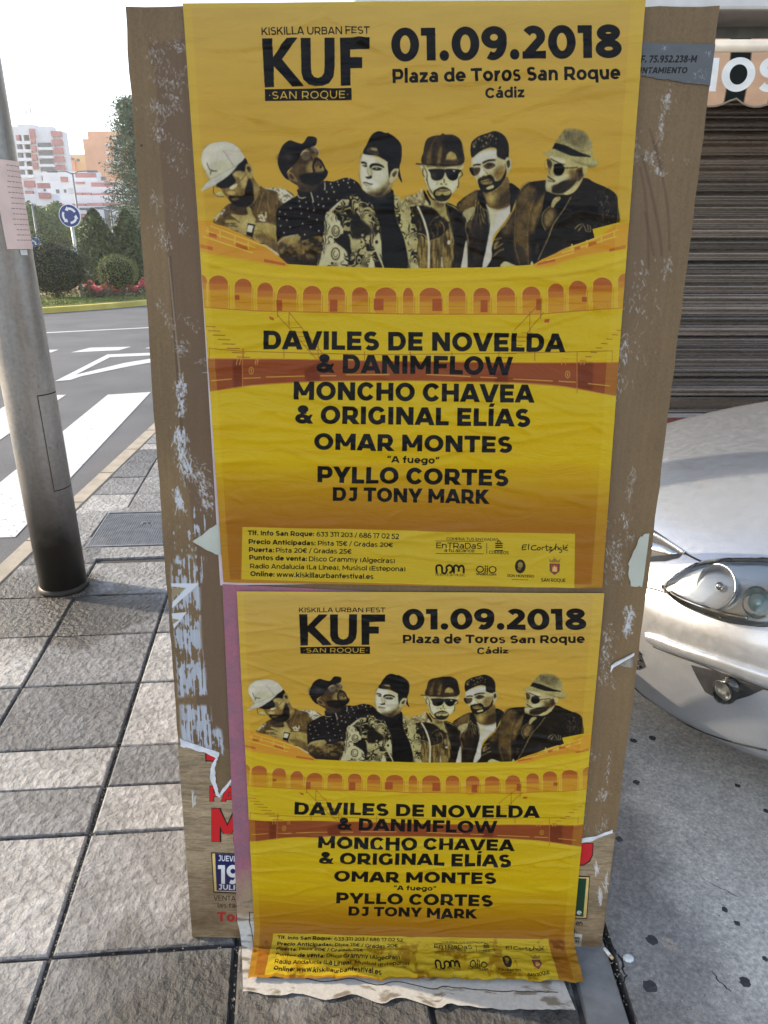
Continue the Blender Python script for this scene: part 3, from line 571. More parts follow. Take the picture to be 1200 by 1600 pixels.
    p([(250, 398), (690, 398), (682, 480), (655, 620), (575, 740), (520, 820), (430, 822), (330, 730), (290, 620), (252, 500)], (214, 216, 164)); p([(300, 480), (400, 600), (440, 700), (360, 720), (310, 620)], (222, 228, 214), soft=4); p([(540, 620), (640, 600), (600, 700), (560, 720)], (222, 228, 210), soft=4)
    l([(300, 560), (322, 670), (380, 750), (440, 805)], 10, (110, 88, 44)); l([(255, 410), (300, 500), (292, 580)], 10, (80, 60, 30)); p([(300, 430), (360, 440), (490, 440), (560, 420), (680, 430), (670, 400), (260, 400)], (170, 154, 84), soft=2)
    p([(370, 722), (400, 690), (480, 655), (560, 690), (572, 750), (530, 800), (465, 818), (400, 795)], (50, 38, 20)); p([(392, 745), (400, 705), (480, 680), (562, 705), (552, 742), (500, 750), (470, 735), (440, 752)], (196, 192, 120)); l([(420, 700), (480, 708), (545, 700)], 8, (70, 44, 26)); p([(455, 690), (480, 700), (510, 690), (480, 680)], (150, 110, 66))
    l([(492, 560), (494, 610)], 12, (110, 96, 50)); s.ell(460, 622, 10, 7, (50, 40, 20)); s.ell(514, 626, 10, 7, (50, 40, 20)); l([(420, 600), (400, 640)], 7, (180, 164, 90)); l([(480, 400), (490, 450)], 8, (100, 80, 40))
    p([(315, 458), (400, 448), (492, 455), (500, 495), (470, 560), (410, 580), (355, 560), (335, 490)], (26, 20, 18)); p([(503, 455), (600, 450), (692, 465), (660, 500), (640, 560), (590, 585), (540, 560), (510, 490)], (26, 20, 18)); l([(490, 470), (515, 470)], 14, K)
    p([(590, 462), (622, 470), (604, 484)], WH); p([(350, 500), (400, 500), (390, 560), (360, 540)], (74, 46, 30), soft=3)
    for a in ([(690, 480), (700, 520), (660, 560), (655, 640), (640, 665)], [(255, 440), (252, 500), (270, 540)]): l(a, 9, (60, 44, 24))
    p([(265, 402), (260, 250), (290, 130), (350, 85), (450, 70), (475, 50), (512, 65), (610, 72), (680, 130), (702, 220), (690, 402)], (56, 39, 26)); p([(320, 230), (400, 90), (420, 90), (360, 200), (345, 400), (290, 400)], (120, 90, 38), soft=2); p([(400, 160), (440, 110), (480, 190), (455, 400), (412, 400)], (92, 66, 30), soft=3); p([(430, 260), (470, 200), (440, 395), (420, 395)], (150, 120, 50), soft=2)
    p([(500, 100), (600, 90), (690, 200), (680, 330), (620, 240), (520, 240)], (36, 26, 22), soft=3); p([(510, 342), (520, 290), (565, 252), (620, 280), (640, 342)], (180, 156, 70)); l([(505, 340), (520, 285), (565, 248), (625, 280), (645, 340)], 9, (30, 22, 16))
    p([(490, 345), (660, 345), (655, 397), (488, 397)], (92, 68, 38), smooth=False); l([(500, 372), (650, 372)], 12, (50, 36, 22)); l([(540, 180), (560, 200)], 6, (110, 90, 60)); l([(585, 175), (600, 205)], 6, (110, 90, 60)); l([(625, 175), (640, 205)], 6, (110, 90, 60))
    l([(172, 392), (265, 398)], 14, (70, 46, 26)); l([(262, 398), (690, 402)], 7, K)
    # man with beard, leather jacket over white T-shirt
    s.trace(Hm, (705, 195), .14069); p, l = s.poly, s.line
    p([(50, 880), (110, 810), (200, 750), (300, 710), (380, 720), (440, 920), (430, 1000), (400, 1250), (340, 1580), (160, 1580), (150, 1100), (100, 980)], DB, tex=mix((30, 21, 14), (96, 68, 30), .58, .3, 16, 7, seed=51))
    p([(60, 880), (200, 755), (290, 720), (270, 830), (200, 900), (110, 950)], (118, 90, 40), soft=2); p([(120, 950), (235, 890), (245, 940), (175, 1060), (150, 1020)], (192, 186, 128)); l([(262, 820), (250, 940), (210, 1040)], 10, (196, 180, 116)); l([(285, 840), (280, 1000), (245, 1120)], 7, (170, 150, 80)); l([(160, 1050), (150, 1150), (175, 1260), (170, 1560)], 7, (180, 160, 96))
    for a in ([(310, 880), (330, 1000), (360, 1080)], [(330, 870), (365, 1000)], [(300, 960), (320, 1100)]): l(a, 8, (206, 190, 120), alpha=.8)
    p([(370, 930), (430, 950), (425, 1040), (398, 1250), (345, 1560), (300, 1560), (345, 1250), (380, 1060)], (34, 25, 17)); l([(425, 960), (395, 1230), (355, 1540)], 5, (120, 100, 54)); p([(230, 1100), (300, 1060), (330, 1200), (290, 1560), (200, 1560)], (48, 31, 19), soft=4)
    p([(100, 1580), (118, 1450), (145, 1290), (165, 1290), (168, 1580)], (206, 212, 214))
    p([(370, 860), (440, 915), (520, 925), (640, 850), (655, 940), (560, 1080), (450, 1240), (445, 1500), (380, 1580), (330, 1580), (398, 1250), (425, 1000)], (206, 213, 226)); p([(400, 900), (500, 930), (470, 1080), (430, 1100)], (204, 208, 180), soft=4)
    p([(280, 780), (310, 710), (360, 720), (375, 880), (378, 935), (330, 900)], (28, 24, 20)); l([(285, 840), (330, 900), (400, 940)], 8, (170, 150, 90))
    p([(335, 720), (400, 745), (520, 680), (600, 560), (640, 640), (652, 850), (560, 908), (450, 908), (390, 872), (368, 800)], (140, 108, 46)); p([(400, 760), (480, 740), (500, 820), (430, 850), (390, 820)], (206, 178, 82), soft=7); p([(520, 800), (640, 700), (650, 850), (560, 905), (460, 905), (500, 860)], (84, 60, 26), soft=5)
    p([(640, 630), (740, 690), (745, 740), (690, 860), (650, 960), (642, 860), (645, 760)], (22, 20, 22))
    p([(225, 350), (350, 270), (490, 260), (560, 340), (592, 400), (582, 560), (520, 650), (440, 710), (360, 730), (310, 690), (270, 600), (232, 550), (218, 460)], (206, 204, 150))
    p([(238, 350), (350, 285), (480, 272), (500, 350), (400, 370), (330, 405), (240, 425)], (208, 216, 232), soft=2); p([(300, 480), (330, 460), (360, 540), (300, 570)], (216, 222, 214), soft=2); p([(470, 480), (580, 440), (570, 580), (500, 600), (460, 540)], (150, 116, 52), soft=5)
    p([(285, 610), (300, 580), (340, 565), (420, 540), (465, 580), (480, 610), (540, 590), (588, 500), (588, 420), (602, 420), (600, 520), (580, 590), (530, 660), (450, 718), (370, 738), (310, 692)], (36, 27, 15)); p([(320, 605), (400, 585), (445, 610), (440, 640), (370, 650), (330, 640)], (158, 130, 64)); l([(330, 622), (380, 610), (440, 600)], 8, (60, 40, 24)); p([(378, 685), (450, 650), (464, 680), (400, 702)], (206, 204, 150))
    p([(335, 560), (360, 545), (400, 540), (440, 562), (380, 590), (330, 600)], (50, 36, 20)); l([(350, 480), (385, 520), (380, 545)], 7, (100, 80, 40)); p([(345, 545), (385, 535), (395, 545), (360, 556)], (206, 206, 150))
    p([(205, 250), (220, 180), (290, 120), (400, 80), (480, 60), (570, 100), (620, 180), (630, 265), (622, 362), (585, 375), (500, 335), (490, 250), (400, 245), (300, 290), (225, 352), (207, 300)], (28, 21, 18), tex=mix((26, 20, 17), (40, 30, 22), .5, .3, 5, 5, seed=61))
    p([(215, 240), (260, 150), (400, 95), (480, 110), (510, 190), (440, 235), (340, 240), (250, 250)], (28, 21, 18), tex=mix((30, 23, 18), (180, 164, 116), .68, .12, 5, 2.2, seed=62))
    l([(232, 440), (270, 428), (318, 430)], 14, K); l([(338, 412), (400, 384), (480, 376)], 15, K)
    p([(197, 462), (300, 458), (312, 495), (280, 540), (240, 556), (212, 525)], (92, 66, 40)); p([(195, 465), (225, 470), (245, 556), (212, 525)], K); p([(345, 440), (400, 405), (465, 418), (480, 440), (440, 470), (385, 478)], (108, 78, 48)); s.ell(420, 432, 26, 14, (60, 44, 34))
    l([(240, 460), (300, 455), (345, 440), (400, 402), (470, 412), (486, 440), (440, 490), (380, 505), (348, 460)], 5, (216, 214, 196)); l([(486, 425), (560, 395)], 7, (190, 176, 110))
    p([(590, 372), (630, 345), (660, 390), (652, 470), (622, 540), (602, 500)], (206, 204, 160)); p([(605, 400), (635, 380), (640, 440), (615, 470)], (90, 70, 40))
    # man in hat and dark suit
    s.trace(Hm, (760, 195), .175); p, l = s.poly, s.line
    p([(0, 1245), (40, 1170), (40, 1080), (80, 970), (170, 860), (240, 740), (260, 640), (350, 515), (520, 480), (850, 460), (950, 500), (1130, 590), (1165, 700), (1165, 900), (1000, 940), (940, 1000), (700, 1080), (560, 1160), (420, 1240), (400, 1260), (0, 1260)], (34, 24, 14))
    p([(270, 640), (350, 520), (430, 560), (420, 700), (390, 850), (370, 1000), (360, 1240), (290, 1240), (240, 1050), (250, 850)], (104, 76, 30), soft=5); p([(470, 640), (545, 590), (450, 830), (395, 960), (390, 800)], (140, 106, 44), soft=4); p([(240, 1040), (330, 1100), (360, 1240), (290, 1240)], (54, 38, 18), soft=4)
    for a in ([(55, 1060), (100, 1020), (60, 1090), (140, 1040)], [(50, 1160), (100, 1110), (150, 1090)], [(60, 1010), (130, 990)], [(120, 910), (180, 880), (230, 900)]): l(a, 12, (176, 142, 62), soft=1)
    p([(170, 870), (240, 760), (245, 860), (190, 960), (120, 950)], (92, 68, 28), soft=4); l([(255, 650), (250, 760), (245, 1040), (290, 1230)], 6, (160, 128, 60), alpha=.7); l([(420, 640), (380, 760), (360, 950), (365, 1230)], 5, (150, 126, 66))
    p([(520, 590), (600, 600), (745, 620), (560, 900), (450, 1180), (400, 1190), (430, 950), (480, 800)], (15, 12, 11)); p([(440, 1040), (460, 1060), (450, 1130), (425, 1120)], (70, 52, 26), soft=2)
    p([(500, 760), (560, 715), (622, 750), (600, 850), (520, 925), (485, 860)], (40, 28, 16)); p([(515, 770), (565, 725), (600, 770), (580, 840), (530, 890), (505, 850)], (150, 120, 58), soft=5); l([(555, 715), (500, 765), (485, 850), (520, 925)], 6, (190, 170, 96))
    p([(590, 645), (640, 625), (652, 650), (610, 690), (585, 725), (562, 715)], (190, 174, 104)); l([(745, 628), (680, 740), (590, 870), (540, 1000), (450, 1190)], 9, (168, 144, 80))
    for a in ([(780, 915), (800, 890), (850, 868), (880, 930)], [(810, 930), (850, 880)], [(880, 930), (920, 935), (915, 880)], [(900, 925), (895, 870)]): l(a, 7, (190, 178, 130))
    p([(122, 1250), (135, 1212), (165, 1200), (230, 1225), (280, 1255)], (206, 208, 150)); p([(382, 1245), (395, 1195), (415, 1240)], (206, 208, 160))
    p([(555, 255), (700, 280), (800, 330), (890, 370), (862, 450), (820, 505), (740, 590), (640, 612), (560, 592), (520, 562), (525, 460), (538, 420), (530, 380), (550, 320)], (196, 184, 116)); p([(560, 270), (640, 285), (700, 310), (680, 340), (600, 320)], (222, 222, 190), soft=3); p([(600, 450), (700, 420), (750, 440), (690, 490), (620, 520), (550, 560), (530, 520)], (214, 214, 170), soft=4)
    p([(590, 545), (660, 495), (740, 470), (790, 410), (806, 470), (765, 530), (690, 592), (620, 602), (572, 585)], (50, 38, 20), soft=1); p([(690, 590), (800, 520), (852, 465), (800, 560), (740, 605), (690, 612)], (208, 200, 130)); p([(725, 400), (790, 400), (780, 470), (700, 480), (740, 450)], (120, 90, 40), soft=4)
    l([(535, 445), (570, 470), (605, 492)], 11, (50, 36, 20)); l([(545, 485), (600, 500)], 7, (90, 62, 34)); p([(575, 540), (615, 520), (620, 560), (590, 580)], (60, 44, 24), soft=2); l([(575, 350), (550, 410), (560, 430)], 7, (110, 88, 44))
    p([(595, 345), (640, 335), (668, 345), (685, 385), (665, 432), (620, 442), (595, 420), (588, 380)], (20, 16, 15)); l([(512, 312), (530, 298), (550, 300), (545, 385), (515, 380), (508, 340), (512, 312)], 6, (170, 140, 60)); p([(530, 305), (555, 300), (575, 330), (565, 370), (540, 380)], (76, 58, 30)); l([(680, 378), (740, 376), (805, 370)], 7, K); l([(560, 290), (640, 330), (690, 345)], 8, (70, 50, 26))
    p([(790, 395), (850, 372), (864, 430), (835, 475), (800, 490)], (96, 68, 36)); p([(812, 400), (845, 392), (845, 440), (815, 460)], (50, 36, 22), soft=1); p([(845, 370), (890, 372), (865, 440)], (200, 186, 110))
    p([(580, 205), (610, 140), (655, 80), (700, 35), (760, 36), (860, 62), (930, 140), (935, 200), (920, 280), (740, 265), (640, 220)], (172, 166, 100), tex=mix((158, 150, 88), (186, 180, 116), .5, .4, 3, 3, seed=71)); p([(700, 45), (860, 72), (882, 170), (790, 190), (700, 130)], (122, 112, 70), soft=4)
    p([(578, 205), (605, 152), (700, 175), (780, 215), (840, 242), (920, 268), (920, 285), (820, 275), (740, 264), (640, 222)], K, smooth=False); p([(495, 246), (540, 230), (585, 205), (640, 222), (740, 264), (820, 272), (920, 280), (985, 312), (968, 352), (912, 369), (800, 322), (650, 275), (520, 264)], (188, 182, 112)); p([(760, 300), (900, 350), (970, 350), (912, 369), (800, 325)], (120, 112, 66), soft=2)
    rng = np.random.RandomState(5)                     # flaked print on the shoulder
    for k in range(110):
        x = rng.normal(1035, 42); y = rng.uniform(560, 900); l([(x, y), (x + rng.uniform(-14, 14), y + rng.uniform(-22, 22))], rng.uniform(2, 6), (130, 140, 150), alpha=.7)
# ------------------------------------------------------------------ the board's worn face, the older sheets, shop lettering
BQ = [(195, 10), (1125, 10), (940, 1478), (300, 1464)]
def board_art():
    W, Hh = 950, 1878
    s = Sheet(W, Hh, (113, 92, 64))
    Hm = homography(BQ, [(0, 0), (W, 0), (W, Hh), (0, Hh)]); s.trace(Hm)
    n1 = vnoise(Hh, W, 200, 120, 1, 4); n2 = vnoise(Hh, W, 3, 2.2, 2, 2); n3 = vnoise(Hh, W, 90, 5, 3, 3)
    s.a *= (1 + .22 * (n1 - .5) + .16 * (n2 - .5) + .10 * (n3 - .5))[..., None]
    dk = (92, 72, 55)
    s.poly([(231, 68), (287, 60), (300, 240), (345, 900), (372, 1170), (300, 1170), (318, 990), (309, 900), (296, 780), (287, 700), (275, 560), (262, 400), (255, 300), (247, 190), (243, 120)], dk, smooth=False, alpha=.62, soft=1)
    s.poly([(262, 400), (268, 400), (292, 760), (288, 760)], (70, 54, 42), smooth=False, alpha=.5)
    s.poly([(262, 402), (264, 400), (284, 600), (281, 600)], (170, 152, 128), smooth=False, alpha=.5)
    s.poly([(1000, 190), (1020, 190), (1046, 390), (1000, 500), (970, 800), (900, 1300), (930, 700)], (104, 84, 64), smooth=False, alpha=.55, soft=25)
    for P, w in (([(1015, 200), (1032, 262), (1044, 330), (1046, 392)], 3), ([(1003, 240), (1018, 300), (1030, 360), (1034, 400)], 4), ([(1000, 260), (1010, 320), (1014, 420)], 3), ([(1022, 220), (1034, 262)], 4), ([(1008, 330), (1022, 400)], 3)):
        s.line(P, w, (70, 52, 38), alpha=.5, soft=1)
    s.ell(221, 227, 1.6, 1.6, (25, 20, 18))
    rng = np.random.RandomState(8); W1 = (186, 190, 198)
    def flecks(x0, y0, x1, y1, n_, ln=5, wd=1.2, ang=90, al=.45, spread=1.0, col=W1):
        for k in range(n_):
            t = rng.rand(); x = x0 + (x1 - x0) * t + rng.normal(0, 5) * spread; y = y0 + (y1 - y0) * t + rng.normal(0, 5)
            a = math.radians(ang + rng.normal(0, 22)); L = abs(rng.normal(0, ln)) + 1
            s.line([(x, y), (x + L * math.cos(a), y + L * math.sin(a))], abs(rng.normal(0, wd)) + .5, col, alpha=al * rng.uniform(.4, 1))
    flecks(238, 70, 244, 85, 26, 5, 1.6, 70); flecks(264, 66, 286, 76, 40, 5, 1.5, 30); flecks(236, 84, 262, 90, 24, 3, 1.2); flecks(240, 100, 285, 112, 40, 3, 1)
    flecks(240, 120, 284, 132, 70, 4, 1.1, spread=1.4); flecks(262, 142, 282, 170, 40, 5, 1.5, 50); flecks(236, 160, 262, 175, 80, 4, 1.3, spread=1.6); flecks(245, 190, 250, 222, 60, 4, 1.3); flecks(262, 210, 284, 230, 26, 3, 1.2)
    flecks(266, 240, 286, 270, 40, 3, 1.1, spread=1.5); flecks(240, 300, 250, 320, 40, 4, 1, spread=1.2); flecks(272, 305, 286, 365, 60, 3, 1, spread=1.2); flecks(247, 350, 262, 390, 60, 3, 1, 90, .6, 1.4)
    flecks(250, 470, 276, 520, 50, 4, .9); flecks(285, 490, 312, 520, 26, 4, 1); flecks(275, 545, 292, 543, 50, 3, 1.4, 20, spread=.8); flecks(312, 556, 326, 575, 16, 5, 1.3, 20)
    flecks(283, 590, 284, 645, 150, 5, 1.3, 85, .8, .8); flecks(279, 668, 291, 740, 260, 7, 1.2, 85, .75, 1.1); flecks(275, 765, 282, 790, 70, 8, 1.3, 80, .85, .6); flecks(300, 720, 325, 790, 220, 4, 1.1, 60, .6, 1.5)
    flecks(1046, 140, 1040, 168, 60, 4, 1.6); flecks(1034, 180, 1030, 218, 40, 5, 1.4, spread=.5); flecks(1012, 235, 1015, 250, 40, 3, 1.5); flecks(995, 210, 992, 250, 40, 4, 1.3, spread=.8); flecks(1024, 262, 1036, 268, 40, 3, 1.6, spread=.7); flecks(1022, 240, 1078, 250, 20, 2, .9); flecks(1026, 245, 1020, 270, 16, 3, 1)
    flecks(1048, 400, 1036, 430, 36, 5, 1.2, 100, spread=.4); flecks(1015, 400, 980, 480, 40, 5, .9, 95, .6, 2); flecks(1020, 440, 985, 600, 50, 6, .7, 95, .5, 2.5); flecks(965, 530, 960, 620, 110, 5, .9, 95, .7, .8); flecks(980, 520, 976, 560, 40, 5, .9, 95, .7, .5)
    flecks(990, 730, 982, 775, 50, 5, .9, 100, spread=.4); flecks(940, 800, 935, 900, 90, 4, .9, 90, .6, 1.4); flecks(960, 840, 965, 905, 110, 3, 1.3, 90, .6, 1.5); flecks(975, 800, 985, 850, 40, 4, 1, 95, .6, 1); flecks(985, 950, 980, 990, 110, 4, 1.8, 90, .75, .8); flecks(950, 980, 945, 1060, 90, 3, 1.2, 90, .6, 1.2); flecks(940, 1055, 955, 1065, 40, 3, 1.3); flecks(925, 1170, 925, 1190, 20, 3, 1.2); flecks(912, 1180, 912, 1300, 60, 3, 1, 90, .5, .8); flecks(940, 1235, 940, 1245, 30, 3, 1.5); flecks(948, 1280, 930, 1305, 40, 4, 1, spread=.8); flecks(952, 1180, 948, 1240, 20, 5, .8, 95, .7, .2)
    # glue brushed on in rows, lower left: pale skin of paper broken by brush lines
    br = vnoise(Hh, W, 46, 2.6, 31, 2); b2 = vnoise(Hh, W, 12, 7, 32, 3); b3 = vnoise(Hh, W, 34, 120, 37, 2)
    def tex_for(base, thr):
        def f(y0, x0, sh):
            sl = (slice(y0, y0 + sh[0]), slice(x0, x0 + sh[1])); k = np.clip(((br[sl] * .55 + b2[sl] * .5 + b3[sl] * .35) / 1.4 - thr - .02) / .035 + .5, 0, 1)[..., None]
            return s.a[sl] * (1 - k) + np.array([160, 165, 174], np.float32) / 255 * (.86 + .26 * br[sl][..., None]) * k
        return f
    for P, t in (([(262, 800), (300, 795), (312, 830), (306, 860), (278, 862), (268, 850)], .56), ([(300, 790), (330, 800), (334, 816), (306, 842)], .56), ([(268, 868), (298, 866), (304, 880), (318, 900), (316, 912), (268, 914)], .47), ([(300, 866), (322, 870), (318, 905), (302, 890)], .55),
                 ([(268, 912), (312, 908), (314, 960), (312, 1010), (318, 1040), (276, 1000), (270, 960)], .46), ([(272, 985), (312, 985), (320, 1040), (325, 1085), (278, 1090)], .47), ([(280, 1100), (328, 1102), (332, 1130), (346, 1160), (345, 1180), (284, 1160)], .45), ([(330, 1130), (346, 1140), (352, 1180), (340, 1175)], .52)):
        s.poly(P, W1, smooth=False, soft=2, tex=tex_for(None, t))
    for P in ([(267, 911), (311, 911), (300, 922), (268, 950), (269, 940), (292, 918), (268, 916)], [(268, 958), (292, 956), (272, 982), (270, 974)]):
        s.poly(P, (196, 200, 206), smooth=False)
    s.poly([(269, 918), (290, 918), (270, 935)], (140, 126, 96), smooth=False)
    s.poly([(270, 966), (280, 968), (270, 975)], (140, 126, 96), smooth=False)
    # scuffed rim
    return s

def bull_art():
    """lower part of an old bullfight bill: 950 x 420 mm of the board's foot"""
    W, Hh = 1140, 624; k = 1.2
    s = Sheet(W, Hh, (142, 124, 98))
    Hm = homography(BQ, [(0, -1358 * k), (W, -1358 * k), (W, 520 * k), (0, 520 * k)]); s.trace(Hm)
    g = vnoise(Hh, W, 7, 60, 5, 4); g2 = vnoise(Hh, W, 60, 300, 6, 3); g3 = vnoise(Hh, W, 3, 8, 7, 2)
    s.a *= (1 + .5 * (g - .5) + .4 * (g2 - .5) + .2 * (g3 - .5))[..., None]
    k2 = np.clip((g - .62) / .1, 0, 1) * .45; s.a += (np.array([86, 68, 44]) / 255 - s.a) * k2[..., None]
    red = (190, 30, 34); blk = (20, 18, 18)
    q = lambda P: [(270 + x * .2937, 1130 + y * .2937) for x, y in P]
    s.poly(q([(165, 148), (250, 165), (240, 202), (165, 198)]), blk, smooth=False); s.poly(q([(172, 154), (250, 170), (236, 197), (170, 192)]), red, smooth=False)
    def word(b, p0, p1, cap, col, v, out=0):
        a, c = q([p0])[0], q([p1])[0]
        if out: text(s, b, (a[0] - .4, a[1] + .5), (c[0] + .4, c[1] + .5), cap * .2937 + 1.6, blk, v + 46, v * .8 + 40)
        text(s, b, a, c, cap * .2937, col, v, v * .78)
    word("FA", (184, 410), (330, 412), 78, red, 200, 1); word("M", (192, 626), (372, 626), 176, red, 215, 1)
    s.poly(q([(195, 682), (420, 690), (430, 905), (208, 897)]), blk, smooth=False); s.poly(q([(200, 688), (420, 696), (430, 898), (212, 890)]), (214, 184, 110), smooth=False)
    s.poly(q([(216, 690), (420, 696), (428, 892), (224, 886)]), (24, 26, 78), smooth=False)
    word("JUEVES", (232, 728), (352, 732), 30, (222, 222, 220), 160); word("19", (232, 850), (345, 850), 100, (222, 222, 220), 190); word("JULIO", (232, 880), (356, 884), 28, (222, 222, 220), 180)
    word("VENTA EN", (208, 938), (380, 940), 26, (40, 34, 30), 120); word("las taquillas", (228, 976), (440, 978), 24, (40, 34, 30), 120); word("Toros", (226, 1050), (440, 1050), 50, (176, 36, 36), 210)
    z = lambda P: [(880 + x * .2, 1180 + y * .2) for x, y in P]
    s.poly(z([(60, 650), (228, 655), (222, 750), (200, 800), (150, 832), (60, 838)]), blk, smooth=False); s.poly(z([(60, 655), (222, 660), (216, 748), (194, 794), (148, 824), (60, 830)]), (184, 32, 38), smooth=False)
    s.poly(z([(60, 910), (200, 915), (176, 1250), (60, 1245)]), blk, smooth=False); s.poly(z([(60, 920), (194, 924), (170, 1242), (60, 1238)]), (214, 184, 110), smooth=False); s.poly(z([(60, 930), (172, 934), (146, 1232), (60, 1226)]), (16, 56, 36), smooth=False)
    a = z([(95, 1215), (132, 1217), (88, 1300), (140, 1303), (30, 1362), (98, 1358), (76, 1408), (118, 1412), (82, 1436), (112, 1438)])
    text(s, "e", a[0], a[1], 8, (222, 222, 220), 185, 150); text(s, "en", a[2], a[3], 8, blk, 150, 120); text(s, "ro.", a[4], a[5], 8, blk, 150, 120)
    s.poly(z([(78, 1364), (138, 1370), (130, 1468), (70, 1462)]), (206, 206, 196), smooth=False); text(s, "om", a[6], a[7], 4.6, blk, 180, 150); text(s, "93", a[8], a[9], 4.4, blk, 180, 150)
    rng = np.random.RandomState(3)
    for cx, cy, n_ in ((936, 1395, 40), (930, 1350, 16), (944, 1372, 16), (300, 1250, 10)):
        for _ in range(n_): s.line([(cx + rng.normal(0, 2), cy + rng.normal(0, 7)), (cx + rng.normal(0, 2), cy + rng.normal(0, 7))], 1.2, (200, 200, 200), alpha=.7)
    # splash dirt near the foot
    d = np.clip((np.arange(Hh)[:, None] / Hh - .55) / .4, 0, 1) * vnoise(Hh, W, 30, 50, 9, 4)
    s.a += (np.array([84, 58, 32]) / 255 - s.a) * (d * .75)[..., None]
    return s

def pink_art():
    """under-sheet: faded violet print over a ruled white foot; 300 x 560 px strip stretched on 0.72 x 1.12 m"""
    W, Hh = 640, 1000
    s = Sheet(W, Hh, (132, 92, 106))
    y = np.linspace(0, 1, Hh)[:, None]; n_ = vnoise(Hh, W, 40, 30, 3, 4)
    s.a[:] += (np.array([160, 92, 108]) / 255 - s.a) * (np.clip(n_ * 1.6 - .5, 0, 1) * np.ones_like(y))[..., None]
    k = np.clip((y + (n_ - .5) * .1 - .69) / .07, 0, 1); s.a[:] += (np.array([150, 128, 104]) / 255 - s.a) * k[..., None]
    k = np.clip((y + (n_ - .5) * .06 - .80) / .03, 0, 1); s.a[:] += (np.array([186, 181, 172]) / 255 - s.a) * k[..., None]
    m = vnoise(Hh, W, 14, 40, 12, 4); k = np.clip((m - .6) / .12, 0, 1) * (y > .76); s.a[:] += (np.array([116, 104, 88]) / 255 - s.a) * (k * .85)[..., None]
    s.line([(26, 805), (24, 962), (620, 962)], 2, (30, 28, 28), smooth=False, raw=True); s.line([(26, 805), (620, 808)], 2, (30, 28, 28), smooth=False, raw=True)
    s.a *= (1 + .12 * (vnoise(Hh, W, 4, 4, 44, 2) - .5))[..., None]
    return s

def grey_art():
    W, Hh = 512, 256
    s = Sheet(W, Hh, (88, 90, 93))
    x = np.linspace(0, 1, W)[None]; y = np.linspace(0, 1, Hh)[:, None]
    s.a *= (1 + .1 * (vnoise(Hh, W, 40, 90, 4, 3) - .5))[..., None]
    text(s, "CIF. 75.952.238-M", (-20, 118), (400, 114), 42, (14, 13, 14), 215, 150, slant=.16, raw=True)
    text(s, "AYUNTAMIENTO", (-60, 182), (345, 178), 36, (14, 13, 14), 215, 150, slant=.16, raw=True)
    rng = np.random.RandomState(2)
    for cx, cy, n_, r in ((190, 30, 14, 12), (480, 60, 14, 10), (440, 190, 40, 30), (60, 190, 20, 30)):
        for _ in range(n_): x_, y_ = cx + rng.normal(0, r), cy + rng.normal(0, r * .7); s.line([(x_, y_), (x_ + rng.normal(0, 4), y_ + rng.normal(0, 6))], 1.8, (190, 194, 200), alpha=.7, raw=True)
    return s

def notice_art():
    W, Hh = 200, 400
    s = Sheet(W, Hh, (214, 190, 182)); rng = np.random.RandomState(4)
    s.a *= (1 + .08 * (vnoise(Hh, W, 60, 60, 4, 3) - .5))[..., None]
    for k in range(15):
        y = 22 + k * 24; x = 60 + rng.uniform(0, 20)
        while x < 190:
            L = rng.uniform(8, 26); s.line([(x, y), (x + L, y)], 4, (128, 106, 112), raw=True, smooth=False, alpha=.8); x += L + 5
    return s

def valance_art():
    """striped awning hem with big cut letters"""
    W, Hh = 1400, 260
    s = Sheet(W, Hh, (196, 158, 128))
    for k in range(-2, 6):
        x = 378 + k * 206; s.poly([(x, 0), (x + 92, 0), (x + 92, Hh), (x, Hh)], (14, 20, 18), smooth=False, raw=True)
        for e in (x, x + 92): s.line([(e, 0), (e, Hh)], 5, (120, 96, 70), raw=True, smooth=False)
    text(s, "NOS", (190, 187), (630, 185), 160, (222, 222, 218), 190, 150, raw=True)
    s.a *= (1 + .12 * (vnoise(Hh, W, 30, 60, 4, 4) - .5))[..., None]
    return s
# ------------------------------------------------------------------ object helpers
def tag(o, label=None, cat=None, group=None, kind=None):
    if label: o['label'] = label
    if cat: o['category'] = cat
    if group: o['group'] = group
    if kind: o['kind'] = kind
    return o
def empty(name, loc=(0, 0, 0), rz=0):
    o = bpy.data.objects.new(name, None); C.objects.link(o); o.location = loc; o.rotation_euler = (0, 0, rz); o.empty_display_size = .1
    return o
def link(name, me, mats=None, parent=None, loc=None, keep=False):
    """me in WORLD coordinates unless keep; parent keeps it where it is"""
    o = bpy.data.objects.new(name, me); C.objects.link(o)
    if mats:
        for m in (mats if isinstance(mats, (list, tuple)) else [mats]): me.materials.append(m)
    if parent is not None:
        o.parent = parent
        if not keep:
            o.matrix_parent_inverse = world_of(parent).inverted()
    if loc is not None: o.location = loc
    return o
def world_of(o):
    m = Matrix.LocRotScale(o.location, o.rotation_euler, o.scale)
    return world_of(o.parent) @ o.matrix_parent_inverse @ m if o.parent else m
def pydata(name, V, F, smooth=False, uv=None):
    me = bpy.data.meshes.new(name); me.from_pydata([tuple(v) for v in V], [], [tuple(f) for f in F]); me.update()
    if smooth: me.polygons.foreach_set('use_smooth', [True] * len(me.polygons))
    if uv is not None:
        L = me.uv_layers.new(name='UVMap'); vi = np.empty(len(me.loops), np.int32); me.loops.foreach_get('vertex_index', vi)
        L.data.foreach_set('uv', np.asarray(uv, np.float32)[vi].ravel())
    return me
def bm_mesh(bm, name, smooth=False):
    me = bpy.data.meshes.new(name); bm.to_mesh(me); bm.free()
    if smooth: me.polygons.foreach_set('use_smooth', [True] * len(me.polygons))
    return me
